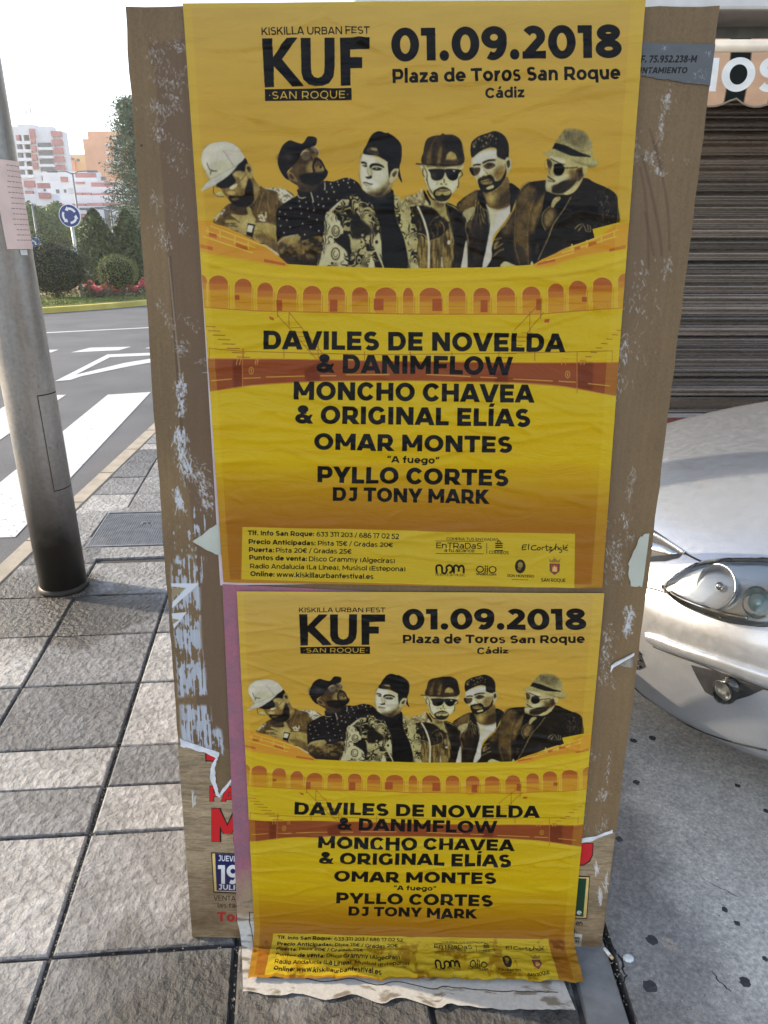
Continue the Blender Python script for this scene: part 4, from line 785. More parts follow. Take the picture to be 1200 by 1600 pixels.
def box_bm(bm, c, s, rot=None, bevel=0):
    r = bmesh.ops.create_cube(bm, size=1); vs = r['verts']
    bmesh.ops.scale(bm, vec=s, verts=vs)
    if bevel: 
        es = list({e for v in vs for e in v.link_edges}); rr = bmesh.ops.bevel(bm, geom=es, offset=bevel, segments=2, affect='EDGES', profile=.5); vs = list({v for f in rr['faces'] for v in f.verts} | {v for v in vs if v.is_valid})
    if rot is not None: bmesh.ops.rotate(bm, cent=(0, 0, 0), matrix=rot, verts=vs)
    bmesh.ops.translate(bm, vec=c, verts=vs)
def box(name, c, s, m, parent=None, rot=None, bevel=0, smooth=False):
    bm = bmesh.new(); box_bm(bm, c, s, rot, bevel); return link(name, bm_mesh(bm, name, smooth), m, parent)
def tube_bm(bm, P, r, n=12, cap=True):
    P = [Vector(p) for p in P]; rings = []
    for i, p in enumerate(P):
        d = (P[min(i + 1, len(P) - 1)] - P[max(i - 1, 0)]).normalized(); a = d.orthogonal().normalized() if i == 0 else (pa - d * pa.dot(d)).normalized(); pa = a; b = d.cross(a)
        rr = r[i] if isinstance(r, (list, tuple)) else r
        rings.append([bm.verts.new(p + (a * math.cos(t) + b * math.sin(t)) * rr) for t in (2 * math.pi * k / n for k in range(n))])
    for A, B in zip(rings[:-1], rings[1:]):
        for k in range(n): bm.faces.new((A[k], A[(k + 1) % n], B[(k + 1) % n], B[k]))
    if cap: bm.faces.new(rings[0][::-1]); bm.faces.new(rings[-1])
def tube(name, P, r, m, parent=None, n=12, smooth=True):
    bm = bmesh.new(); tube_bm(bm, P, r, n); o = link(name, bm_mesh(bm, name, smooth), m, parent); return o
def flat_poly(name, P, z, m, parent=None, thick=None):
    bm = bmesh.new(); vs = [bm.verts.new((p[0], p[1], z)) for p in P]; f = bm.faces.new(vs); f.normal_update()
    if f.normal.z < 0: f.normal_flip()
    if thick:
        r = bmesh.ops.extrude_face_region(bm, geom=[f]); bmesh.ops.translate(bm, vec=(0, 0, -thick), verts=[g for g in r['geom'] if isinstance(g, bmesh.types.BMVert)])
        bmesh.ops.recalc_face_normals(bm, faces=bm.faces)
    bmesh.ops.triangulate(bm, faces=bm.faces)
    return link(name, bm_mesh(bm, name), m, parent)

# ------------------------------------------------------------------ materials
def srgb(c): return tuple(((x / 255 / 12.92) if x / 255 <= .04045 else ((x / 255 + .055) / 1.055) ** 2.4) for x in c) + (1,)
class M:
    def __init__(s, name, col=(.5, .5, .5), rough=.6, metal=0.0, spec=.5):
        s.m = bpy.data.materials.new(name); s.m.use_nodes = True; s.t = s.m.node_tree; s.b = s.t.nodes['Principled BSDF']
        s.b.inputs['Base Color'].default_value = tuple(col)[:3] + (1,); s.b.inputs['Roughness'].default_value = rough; s.b.inputs['Metallic'].default_value = metal; s.b.inputs['Specular IOR Level'].default_value = spec
        s.col = None
    def n(s, kind, **k):
        q = s.t.nodes.new(kind)
        for a, v in k.items():
            if a.startswith('i_'): q.inputs[a[2:].replace('_', ' ')].default_value = v
            else: setattr(q, a, v)
        return q
    def l(s, a, b): s.t.links.new(a, b)
    def noise(s, scale, detail=5, rough=.55, coord='Object', stretch=(1, 1, 1), dist=0):
        tc = s.n('ShaderNodeTexCoord'); mp = s.n('ShaderNodeMapping'); mp.inputs['Scale'].default_value = stretch
        s.l(tc.outputs[coord], mp.inputs[0]); q = s.n('ShaderNodeTexNoise'); q.inputs['Scale'].default_value = scale; q.inputs['Detail'].default_value = detail; q.inputs['Roughness'].default_value = rough; q.inputs['Distortion'].default_value = dist
        s.l(mp.outputs[0], q.inputs['Vector']); return q.outputs['Fac']
    def ramp(s, fac, stops, interp='LINEAR'):
        r = s.n('ShaderNodeValToRGB'); r.color_ramp.interpolation = interp; e = r.color_ramp.elements
        while len(e) < len(stops): e.new(.5)
        for q, (p, c) in zip(e, stops): q.position = p; q.color = (tuple(c) + (1,))[:4] if not isinstance(c, (int, float)) else (c, c, c, 1)
        s.l(fac, r.inputs[0]); return r.outputs[0]
    def mix(s, fac, a, b, mode='MIX'):
        q = s.n('ShaderNodeMix', data_type='RGBA', blend_type=mode)
        for sock, v in ((q.inputs[0], fac), (q.inputs[6], a), (q.inputs[7], b)):
            if isinstance(v, (int, float)): sock.default_value = v
            elif isinstance(v, tuple): sock.default_value = (v + (1,))[:4]
            else: s.l(v, sock)
        return q.outputs[2]
    def base(s, out): s.l(out, s.b.inputs['Base Color']); s.col = out; return s
    def rough(s, out): s.l(out, s.b.inputs['Roughness']); return s
    def bump(s, h, strength=.3, dist=.01):
        q = s.n('ShaderNodeBump'); q.inputs['Strength'].default_value = strength; q.inputs['Distance'].default_value = dist
        s.l(h, q.inputs['Height']); 
        if s.b.inputs['Normal'].is_linked: s.l(s.b.inputs['Normal'].links[0].from_socket, q.inputs['Normal'])
        s.l(q.outputs[0], s.b.inputs['Normal']); return s
    def mottled(s, c1, c2, scale, **k):
        s.base(s.ramp(s.noise(scale, **k), [(.3, c1), (.7, c2)])); return s
def image_mat(name, sheet, rough=.5, spec=.5, bump=None):
    """a printed sheet: the artwork drawn above becomes the ink"""
    h, w = sheet.a.shape[:2]; im = bpy.data.images.new(name, w, h, alpha=False)
    px = np.ones((h, w, 4), np.float32); px[..., :3] = np.clip(sheet.a[::-1], 0, 1); im.pixels.foreach_set(px.ravel()); im.update(); im.pack()
    m = M(name, rough=rough, spec=spec); t = m.n('ShaderNodeTexImage'); t.image = im; t.extension = 'EXTEND'
    m.base(t.outputs[0]); return m

# ------------------------------------------------------------------ ground, road, pavement
m_asph = M('asphalt', rough=.85)
f1 = m_asph.noise(140, 3); f2 = m_asph.noise(1.1, 5); f3 = m_asph.noise(420, 1)
cA = m_asph.ramp(f1, [(.32, (.06, .062, .068)), (.62, (.16, .165, .175))]); cB = m_asph.ramp(f2, [(.3, (.75, .75, .76)), (.7, (1.15, 1.13, 1.1))]); m_asph.base(m_asph.mix(1.0, cA, cB, 'MULTIPLY')); m_asph.bump(f1, .5, .006)
m_conc = M('worn_concrete', rough=.8)
f1 = m_conc.noise(1.6, 7, .6); f2 = m_conc.noise(75, 4); f3 = m_conc.noise(9, 5)
c = m_conc.ramp(f1, [(.3, (.42, .39, .34)), (.7, (.62, .58, .50))]); c = m_conc.mix(.5, c, m_conc.ramp(f2, [(.3, (.30, .28, .24)), (.7, (.72, .68, .59))])); c = m_conc.mix(.4, c, m_conc.ramp(f3, [(.35, (.30, .285, .26)), (.62, (.50, .47, .42))])); f4 = m_conc.noise(3.2, 8, .7, dist=.6)
c = m_conc.mix(m_conc.ramp(f4, [(.42, 0.0), (.66, .75)]), c, m_conc.mix(1.0, c, (.68, .67, .67), 'MULTIPLY')); f5 = m_conc.noise(120, 4, .75); c = m_conc.mix(.7, c, m_conc.mix(1.0, c, m_conc.ramp(f5, [(.3, (.45, .45, .45)), (.5, (1, 1, 1)), (.68, (1.7, 1.68, 1.62))]), 'MULTIPLY')); CONC = c; m_conc.base(c); m_conc.bump(f2, .35, .004)
m_earth = M('ground_dust', rough=.95).mottled((.12, .115, .1), (.2, .19, .16), .5)
m_paint = M('road_paint', rough=.6); f = m_paint.noise(30, 6); g = m_paint.noise(160, 2)
m_paint.base(m_paint.mix(m_paint.ramp(f, [(.34, 0.0), (.41, 1.0)]), (.3, .3, .3), m_paint.ramp(g, [(.3, (.50, .50, .49)), (.6, (.66, .66, .65))]))); m_paint.bump(g, .3, .003)
flat = lambda P: [(p[0], p[1]) for p in P]
tag(flat_poly('ground', [(-900, -60), (900, -60), (900, 1500), (-900, 1500)], -.17, m_earth.m), kind='structure')
K0, K1 = (-1.72, -1.5), (-2.25, 9.2)                       # line of the kerb
tag(flat_poly('road', [(-60, -6), (K0[0] - .02, K0[1] - 4.5), (K0[0] - .02, K0[1]), (K1[0] - .02, K1[1]), (-1.0, 13.0), (14, 15.5), (60, 18), (60, 60), (-60, 60)], -.1, m_asph.m, thick=.05), kind='structure')
rd = -.0965
for nm, P in (('zebra_stripe', [(-3.20, 8.11), (-2.75, 8.27), (-2.18, 3.84), (-2.66, 3.80)]),
              ('zebra_stripe', [(-4.15, 8.05), (-3.68, 8.1), (-3.12, 3.9), (-3.6, 3.85)]), ('zebra_stripe', [(-5.1, 8.0), (-4.63, 8.05), (-4.05, 3.9), (-4.53, 3.85)]), ('zebra_stripe', [(-6.05, 7.95), (-5.58, 8.0), (-5.0, 3.9), (-5.48, 3.85)])):
    o = flat_poly(nm, P, rd, m_paint.m); tag(o, kind='structure')
tri_o = [on_ground(*p, -.1) for p in ((86, 596), (168, 554), (252, 550))]; 
def strip(name, a, b, w, z, m):
    a, b = Vector(a[:2]), Vector(b[:2]); d = (b - a).normalized(); n_ = Vector((-d.y, d.x)) * w / 2
    return tag(flat_poly(name, [a - n_, b - n_, b + n_, a + n_], z, m), kind='structure')
og = lambda u, v, z=-.1: on_ground(u, v, z)
tag(flat_poly('yield_triangle', flat([og(86, 596), og(168, 554), og(300, 549), og(300, 552.5), og(172, 558.5), og(118, 586), og(196, 567), og(300, 550.5), og(300, 556), og(205, 572), og(128, 588), og(110, 594)]), rd, m_paint.m), kind='structure')
for a, b, c_, d_ in (((111, 551), (141, 543.5), (205, 542), (186, 547.5)), ((226, 544.5), (238, 542), (300, 540.5), (290, 545)), ((52, 552), (70, 547), (92, 546.5), (80, 551))):
    tag(flat_poly('give_way_dash', flat([og(*a), og(*b), og(*c_), og(*d_)]), rd, m_paint.m), kind='structure')
tag(flat_poly('lane_line', flat([og(60, 520), og(235, 511.5), og(235, 512.6), og(60, 521.4)]), rd, m_paint.m), kind='structure')

m_bed = M('joint_mortar', rough=.95).mottled((.03, .029, .027), (.09, .085, .078), 40)
pav_out = [(K0[0], K0[1]), (.5, K0[1]), (.5, 9.2), (K1[0], K1[1])]
pavement = tag(flat_poly('pavement', pav_out, -.012, m_bed.m, thick=.12), kind='structure')
apron = tag(flat_poly('concrete_apron', [(.53, -1.5), (30, -1.5), (30, 9.2), (.53, 9.2)], -.004, m_conc.m, thick=.12), kind='structure')
# riven slabs
m_slab = M('riven_stone', rough=.62, spec=.4)
oi = m_slab.n('ShaderNodeObjectInfo')
f1 = m_slab.noise(34, 9, .68, dist=.1, stretch=(1.3, 1.0, 1)); f2 = m_slab.noise(5, 6, .65); f3 = m_slab.noise(230, 3)
vo = m_slab.n('ShaderNodeTexVoronoi', feature='F1'); vo.inputs['Scale'].default_value = 42; tcv = m_slab.n('ShaderNodeTexCoord'); ns_ = m_slab.n('ShaderNodeTexNoise'); ns_.inputs['Scale'].default_value = 12; ns_.inputs['Detail'].default_value = 4; m_slab.l(tcv.outputs['Object'], ns_.inputs['Vector'])
av = m_slab.n('ShaderNodeVectorMath', operation='MULTIPLY_ADD'); m_slab.l(ns_.outputs['Color'], av.inputs[0]); av.inputs[1].default_value = (.09, .09, .09); m_slab.l(tcv.outputs['Object'], av.inputs[2]); m_slab.l(av.outputs[0], vo.inputs['Vector'])
tone = m_slab.ramp(oi.outputs['Random'], [(0, (.11, .115, .125)), (.28, (.34, .34, .34)), (.5, (.15, .155, .165)), (.78, (.44, .43, .42)), (1, (.21, .213, .22))])
c = m_slab.mix(1.0, tone, m_slab.ramp(f1, [(.3, (.5, .5, .5)), (.66, (1.35, 1.35, 1.35))]), 'MULTIPLY')
c = m_slab.mix(.6, c, m_slab.mix(1.0, c, m_slab.ramp(f2, [(.35, (.55, .54, .52)), (.6, (1.15, 1.15, 1.15))]), 'MULTIPLY'))
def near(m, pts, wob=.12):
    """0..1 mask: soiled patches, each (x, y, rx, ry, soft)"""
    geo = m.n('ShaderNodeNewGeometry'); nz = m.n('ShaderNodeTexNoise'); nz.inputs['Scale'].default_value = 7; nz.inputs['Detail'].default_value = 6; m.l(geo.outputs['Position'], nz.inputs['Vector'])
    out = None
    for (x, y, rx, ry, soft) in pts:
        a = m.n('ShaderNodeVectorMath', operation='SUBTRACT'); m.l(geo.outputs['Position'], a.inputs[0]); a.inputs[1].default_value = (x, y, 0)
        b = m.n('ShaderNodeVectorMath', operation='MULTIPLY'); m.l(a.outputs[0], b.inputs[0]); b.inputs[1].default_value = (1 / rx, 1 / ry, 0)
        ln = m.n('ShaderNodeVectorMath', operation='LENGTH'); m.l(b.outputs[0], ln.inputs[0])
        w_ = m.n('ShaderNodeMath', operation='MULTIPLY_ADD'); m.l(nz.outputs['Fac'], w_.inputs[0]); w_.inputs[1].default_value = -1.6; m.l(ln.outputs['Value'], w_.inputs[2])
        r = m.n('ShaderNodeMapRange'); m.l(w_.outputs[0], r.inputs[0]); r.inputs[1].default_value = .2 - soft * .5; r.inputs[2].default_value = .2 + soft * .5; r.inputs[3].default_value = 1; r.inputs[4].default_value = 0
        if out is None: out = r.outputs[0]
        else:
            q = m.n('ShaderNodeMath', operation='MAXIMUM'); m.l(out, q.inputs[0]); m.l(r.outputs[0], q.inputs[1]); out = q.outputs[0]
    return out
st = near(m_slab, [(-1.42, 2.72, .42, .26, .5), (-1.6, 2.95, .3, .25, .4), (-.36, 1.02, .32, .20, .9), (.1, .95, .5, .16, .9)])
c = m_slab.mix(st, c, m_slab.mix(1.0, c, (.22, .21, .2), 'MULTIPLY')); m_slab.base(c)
m_slab.rough(m_slab.ramp(st, [(0, .66), (1, .42)])); m_slab.bump(vo.outputs['Distance'], .8, .010); m_slab.bump(f2, .6, .02); m_slab.bump(f1, 1.0, .020); m_slab.bump(f3, .5, .003)
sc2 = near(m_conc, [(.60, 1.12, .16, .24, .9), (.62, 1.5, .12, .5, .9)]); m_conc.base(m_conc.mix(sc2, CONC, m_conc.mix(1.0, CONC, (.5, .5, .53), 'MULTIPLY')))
e1 = Vector((.9972, .0750)); e2 = Vector((-.1350, .9908)); A0 = Vector((-.76, 1.14)); CW, RH = .42, .363
rng = random.Random(4)
def slab(corners, name='paving_stone', h=.0, mat=None, inset=.0055):
    P = [Vector(p) for p in corners]; c_ = sum(P, Vector((0, 0))) / len(P)
    bm = bmesh.new(); tl = (rng.uniform(-.004, .004), rng.uniform(-.004, .004))
    def ring(k, z): 
        out = []
        for p in P:
            d = p - c_; L = d.length; q = c_ + d * (1 - k / L * 1.35); out.append(bm.verts.new((q.x - c_.x, q.y - c_.y, z + h + (q - c_).x * tl[0] + (q - c_).y * tl[1])))
        return out
    r0 = ring(inset, -.03); r1 = ring(inset, -.004); r2 = ring(inset + .005, 0.0)
    for a, b in ((r0, r1), (r1, r2)):
        for k in range(len(P)): bm.faces.new((a[k], a[(k + 1) % len(P)], b[(k + 1) % len(P)], b[k]))
    bm.faces.new(r2); bmesh.ops.recalc_face_normals(bm, faces=bm.faces)
    o = link(name, bm_mesh(bm, name), mat or m_slab.m, pavement, keep=True); o.location = (c_.x, c_.y, 0)
    return o
def clip_poly(P, a, b):
    """keep the side left of a->b"""
    out = []; n_ = len(P); s_ = lambda p: (b[0] - a[0]) * (p[1] - a[1]) - (b[1] - a[1]) * (p[0] - a[0])
    for i in range(n_):
        p, q = P[i], P[(i + 1) % n_]; sp, sq = s_(p), s_(q)
        if sp >= 0: out.append(Vector(p))
        if (sp >= 0) != (sq >= 0): out.append(Vector(p) + (Vector(q) - Vector(p)) * (sp / (sp - sq)))
    return out
def area(P): return abs(sum(P[i][0] * P[(i + 1) % len(P)][1] - P[(i + 1) % len(P)][0] * P[i][1] for i in range(len(P)))) / 2
kx = lambda y: K0[0] + (K1[0] - K0[0]) * (y - K0[1]) / (K1[1] - K0[1])
KW = .11
cover_quad = [Vector((-1.60, 3.47)), Vector((-1.16, 3.505)), Vector((-1.23, 4.03)), Vector((-1.67, 3.995))]
for r in range(-6, 22):
    for cidx in range(-6, 5):
        splits = [(0, .5), (.5, 1)] if r == 1 else [(0, 1)]
        if r in (12,) : splits = [(0, .5), (.5, 1)]
        for s0, s1 in splits:
            o_ = A0 + e1 * (cidx * CW) + e2 * (r * RH)
            P = [o_ + e2 * (s0 * RH), o_ + e1 * CW + e2 * (s0 * RH), o_ + e1 * CW + e2 * (s1 * RH), o_ + e2 * (s1 * RH)]
            P = clip_poly(P, (kx(20) + KW, 20), (kx(-2) + KW, -2)) if True else P
            if len(P) < 3: continue
            P = clip_poly(P, (.415, -2), (.415, 20))
            if len(P) < 3 or area(P) < .006: continue
            cc = sum(P, Vector((0, 0))) / len(P)
            if 6.48 <= r + 0 <= 7 and cidx == -2: continue
            if cc.y > 9.2: continue
            # the service cover replaces what lies under it
            if -1.72 < cc.x < -1.10 and 3.45 < cc.y < 4.1: continue
            slab(P, h=rng.uniform(-.0015, .0015))
for P in ([(-1.79, 3.30), (-1.60, 3.31), (-1.68, 4.04), (-1.86, 4.02)], [(-1.16, 3.50), (-1.045, 3.51), (-1.125, 4.05), (-1.23, 4.03)], [(-1.60, 3.31), (-1.02, 3.36), (-1.045, 3.50), (-1.60, 3.462)], [(-1.68, 4.0), (-1.13, 4.04), (-1.14, 4.10), (-1.68, 4.08)]):
    slab([Vector(p) for p in P])
# kerbs
m_kerb = M('kerb_stone', rough=.8).mottled((.30, .26, .2), (.44, .38, .3), 9); m_kerb.bump(m_kerb.noise(60, 4), .4, .005)
kerb = tag(empty('kerb', (K0[0], K0[1], 0)), kind='structure')
def kerb_run(x_of, w, y0, y1, L, mat, par, nm='kerb_stone', z=.0):
    y = y0
    while y < y1:
        a, b = y + .006, y + L - .006
        bm = bmesh.new(); vs = []
        for zz, ins in ((-.2, 0), (z - .012, 0), (z, .006)):
            vs.append([bm.verts.new((x_of(yy) + xx, yy + yi, zz)) for xx, yy, yi in ((ins, a, ins * .5), (w - ins, a, ins * .5), (w - ins, b, -ins * .5), (ins, b, -ins * .5))])
        for p, q in zip(vs[:-1], vs[1:]):
            for k in range(4): bm.faces.new((p[k], p[(k + 1) % 4], q[(k + 1) % 4], q[k]))
        bm.faces.new(vs[-1]); bmesh.ops.recalc_face_normals(bm, faces=bm.faces)
        link(nm, bm_mesh(bm, nm), mat, par); y += L
kerb_run(kx, KW - .004, -1.4, 9.1, .62, m_kerb.m, kerb)
m_kerb2 = M('grey_kerb_stone', rough=.75).mottled((.11, .11, .108), (.27, .268, .26), 9); m_kerb2.bump(m_kerb2.noise(50, 5), .4, .005)
kerb2 = tag(empty('edging_strip', (.42, 0, 0)), kind='structure')
kerb_run(lambda y: .422, .092, -1.4, 9.1, .95, m_kerb2.m, kerb2, 'edging_stone', z=-.002)
# worn crack of black dirt along the dropped kerb
m_dirt = M('packed_dirt', rough=.95).mottled((.015, .014, .012), (.12, .1, .07), 60)
bm = bmesh.new(); rr = random.Random(9); ys = [4.3 + .05 * k for k in range(46)]; L_, R_ = [], []
for y in ys:
    w = .012 + .03 * rr.random() * math.sin(min(1, (y - 4.3) / .6) * 1.57); x = kx(y) - .03
    L_.append(bm.verts.new((x - w, y, -.092))); R_.append(bm.verts.new((x + w * .6, y, -.092)))
for k in range(len(ys) - 1): bm.faces.new((L_[k], R_[k], R_[k + 1], L_[k + 1]))
tag(link('gutter_dirt', bm_mesh(bm, 'gutter_dirt'), m_dirt.m), kind='structure')

# service cover
m_iron = M('cast_cover', rough=.55, metal=.6).mottled((.16, .165, .17), (.3, .3, .3), 20)
cov = tag(empty('manhole_cover', (-1.415, 3.75, 0)), 'ribbed grey metal service cover set in the pavement beside the pole', 'manhole cover')
cq = [p.copy() for p in cover_quad]; cc = sum(cq, Vector((0, 0))) / 4
def lerp2(s, t): return (cq[0] * (1 - s) + cq[1] * s) * (1 - t) + (cq[3] * (1 - s) + cq[2] * s) * t
def quad_plate(s0, s1, t0, t1, z0, z1, bm):
    P = [lerp2(s0, t0), lerp2(s1, t0), lerp2(s1, t1), lerp2(s0, t1)]; lo = [bm.verts.new((p.x, p.y, z0)) for p in P]; hi = [bm.verts.new((p.x, p.y, z1)) for p in P]
    for k in range(4): bm.faces.new((lo[k], lo[(k + 1) % 4], hi[(k + 1) % 4], hi[k]))
    bm.faces.new(hi); bm.faces.new(lo[::-1])
bm = bmesh.new(); quad_plate(.0, 1, 0, 1, -.02, -.004, bm); link('plate', bm_mesh(bm, 'plate'), m_iron.m, cov)
bm = bmesh.new()
for k in range(34):
    a = .03 + k * .0282; quad_plate(a, a + .013, .03, .93, -.004, .0005, bm)
tag(link('rib', bm_mesh(bm, 'rib'), m_iron.m, cov), kind='stuff')
bm = bmesh.new()
for s0, s1, t0, t1 in ((0, 1, 0, .025), (0, 1, .975, 1), (0, .02, 0.026, .974), (.98, 1, .026, .974)): quad_plate(s0, s1, t0, t1, -.004, .002, bm)
link('frame', bm_mesh(bm, 'frame'), m_iron.m, cov)
m_black = M('black_gap', (.012, .012, .012), .9)
bm = bmesh.new(); quad_plate(.55, .585, .60, .63, .0006, .0016, bm); quad_plate(.61, .645, .60, .63, .0006, .0016, bm); link('lifting_slot', bm_mesh(bm, 'lifting_slot'), m_black.m, cov)
bm = bmesh.new(); quad_plate(.52, .545, .57, .66, .0006, .003, bm); quad_plate(.65, .675, .57, .66, .0006, .003, bm); quad_plate(.546, .649, .645, .66, .0006, .003, bm); link('slot_rim', bm_mesh(bm, 'slot_rim'), m_iron.m, cov)

# gum and oil spots on the apron, cigarette end, bottle top
m_gum = M('old_gum', rough=.7).mottled((.02, .02, .022), (.05, .05, .052), 60)
def blob(c, rx, ry, z, m, name, seed, n=14, rot=0, h=.0015):
    rr = random.Random(seed); bm = bmesh.new(); ce = bm.verts.new((0, 0, h)); ring = []
    for k in range(n):
        t = 2 * math.pi * k / n; q = 1 + rr.uniform(-.22, .22); x, y = rx * q * math.cos(t), ry * q * math.sin(t); ring.append(bm.verts.new((x * math.cos(rot) - y * math.sin(rot), x * math.sin(rot) + y * math.cos(rot), 0)))
    for k in range(n): bm.faces.new((ce, ring[k], ring[(k + 1) % n]))
    return link(name, bm_mesh(bm, name, True), m, None, loc=(c[0], c[1], z))
S2 = lambda x, y: (880 + x / 3.556, 1150 + y / 3.556)
for i, (x, y, r, lab) in enumerate(((408, 250, 20, 'small dark gum spot nearest the board edge under the car nose'), (312, 566, 22, 'dark gum spot on the concrete beside the torn red print'), (900, 957, 18, 'upper one of the two close dark gum spots on open concrete'), (968, 1034, 16, 'lower one of the two close dark gum spots on open concrete'),
                               (495, 1130, 32, 'large dark gum spot right of the bottle top'), (484, 1385, 37, 'largest dark gum spot near the bottom of the picture'), (1012, 1362, 30, 'big oval gum spot at the lower right of the concrete'), (1124, 1232, 16, 'gum spot at the right edge of the picture'), (390, 20, 20, 'small dark stain beside the board near the bumper shade'), (498, 6, 22, 'dark stain just under the car bumper'), (970, 270, 16, 'dark scuff on the concrete below the bumper'), (1130, 410, 16, 'dark scuff at the right edge under the car'))):
    p = on_ground(*S2(x, y), 0); q = on_ground(*S2(x + r, y), 0); rad = abs(q.x - p.x)
    tag(blob((p.x, p.y), rad, rad * .95, -.0038, m_gum.m, 'gum_spot', 30 + i), lab, 'gum spot', 'gum spots on the concrete')
m_white = M('white_plastic', rough=.5).mottled((.5, .5, .5), (.78, .78, .78), 30)
p = on_ground(*S2(362, 1232), 0); bm = bmesh.new(); ring0 = []
for rr_, z in ((.011, 0), (.0125, .002), (.011, .006), (.007, .0072)):
    ring0.append([bm.verts.new((rr_ * (1 + .06 * math.cos(9 * t)) * math.cos(t), rr_ * .8 * (1 + .06 * math.cos(9 * t)) * math.sin(t), z)) for t in (2 * math.pi * k / 18 for k in range(18))])
for a, b in zip(ring0[:-1], ring0[1:]):
    for k in range(18): bm.faces.new((a[k], a[(k + 1) % 18], b[(k + 1) % 18], b[k]))
bm.faces.new(ring0[-1])
tag(link('bottle_top', bm_mesh(bm, 'bottle_top', True), m_white.m, loc=(p.x, p.y, -.004)), 'crushed silvery bottle top lying on the concrete by the edging stone', 'bottle top')
a, b = on_ground(*S2(228, 1180), .004), on_ground(*S2(275, 1238), .004); m_cig = M('cigarette_paper', (.75, .74, .7), .8); m_filt = M('cigarette_filter', (.6, .42, .25), .8)
cg = tag(empty('cigarette_end', a), 'white cigarette end lying in the joint at the board foot', 'cigarette end'); mid = a.lerp(b, .68)
tube('paper', [a, mid], .0038, m_cig.m, cg, 10); tube('filter', [mid, b], .0037, m_filt.m, cg, 10)
# cracks running from the edging
bm = bmesh.new()
def crack(P, w, z):
    P = [on_ground(*S2(*p), 0) for p in P]; rr = random.Random(len(P)); L_, R_ = [], []
    pts = []
    for a, b in zip(P[:-1], P[1:]):
        for k in range(5): q = a.lerp(b, k / 5); pts.append(q + Vector((rr.uniform(-.003, .003), rr.uniform(-.003, .003), 0)))
    for i, q in enumerate(pts):
        d = (pts[min(i + 1, len(pts) - 1)] - pts[max(i - 1, 0)]).normalized(); n_ = Vector((-d.y, d.x, 0)) * w * rr.uniform(.4, 1.2) * (1 - abs(i / len(pts) - .4)); L_.append(bm.verts.new((q.x - n_.x, q.y - n_.y, z))); R_.append(bm.verts.new((q.x + n_.x, q.y + n_.y, z)))
    for k in range(len(pts) - 1): bm.faces.new((L_[k], R_[k], R_[k + 1], L_[k + 1]))
crack([(215, 1120), (270, 1160), (320, 1230), (350, 1330), (330, 1400)], .0035, -.0034); crack([(830, 1300), (880, 1370), (950, 1430)], .002, -.0034); crack([(800, 800), (900, 850), (985, 900)], .0012, -.0034)
tag(link('concrete_crack', bm_mesh(bm, 'concrete_crack'), m_black.m), kind='structure')

# ------------------------------------------------------------------ the board on its frame
BO = Vector((0.03020396, 1.1774359, 0)); BU = Vector((.9996607, -.02307182, -.01209022)); BV = Vector((.01401071, .08498091, .99628407)); BN = BU.cross(BV).normalized()   # BN points to the street side
if BN.y > 0: BN = -BN
def bpt(a, b, off=0.0): return BO + BU * a + BV * b + BN * off
def onb(u, v):
    d = sight(u, v); o = Vector((0, 0, CAM_H)); n_ = BN; t = (BO - o).dot(n_) / d.dot(n_); q = o + d * t - BO; return q.dot(BU), q.dot(BV)
board = tag(empty('advertising_board', BO), 'tall brown hardboard standing on the pavement, covered with yellow festival bills', 'advertising board')
bcor = [onb(*p) for p in BQ]
m_face = image_mat('worn_hardboard', board_art(), .62, .35); m_face.bump(m_face.noise(220, 3), .25, .002)
m_edge = M('board_edge', rough=.85).mottled((.24, .17, .1), (.4, .3, .18), 90)
bm = bmesh.new(); nx, ny = 1, 60; rr = random.Random(2); TH = .008
def bl(s, t):
    a = [bcor[0][k] * (1 - s) * (1 - t) + bcor[1][k] * s * (1 - t) + bcor[2][k] * s * t + bcor[3][k] * (1 - s) * t for k in (0, 1)]; return a
V, F, UV = [], [], []
N1, N2 = 30, 60; jl = [rr.uniform(-.0012, .0012) for _ in range(N2 + 1)]; jt = [rr.uniform(-.0016, .0016) for _ in range(N1 + 1)]
for off in (0, -TH):
    for j in range(N2 + 1):
        for i in range(N1 + 1):
            s, t = i / N1, j / N2; a, b = bl(s, t)
            if i in (0, N1): a += jl[j] if i == 0 else -jl[-j - 1]
            if j == 0: b += jt[i]
            V.append(bpt(a, b, off)); UV.append((s, 1 - t))
q = lambda k, i, j: k * (N1 + 1) * (N2 + 1) + j * (N1 + 1) + i
for k in (0, 1):
    for j in range(N2):
        for i in range(N1):
            f = (q(k, i, j), q(k, i, j + 1), q(k, i + 1, j + 1), q(k, i + 1, j)); F.append(f if k == 0 else f[::-1])
nface = len(F)
for j in range(N2): F.append((q(0, 0, j), q(1, 0, j), q(1, 0, j + 1), q(0, 0, j + 1))); F.append((q(0, N1, j), q(0, N1, j + 1), q(1, N1, j + 1), q(1, N1, j)))
for i in range(N1): F.append((q(0, i, 0), q(0, i + 1, 0), q(1, i + 1, 0), q(1, i, 0))); F.append((q(0, i, N2), q(1, i, N2), q(1, i + 1, N2), q(0, i + 1, N2)))
me = pydata('front_panel', V, F, False, UV); fp = link('front_panel', me, [m_face.m, m_edge.m], board)
mi = [0] * (nface // 2) + [1] * (len(F) - nface // 2); me.polygons.foreach_set('material_index', mi)
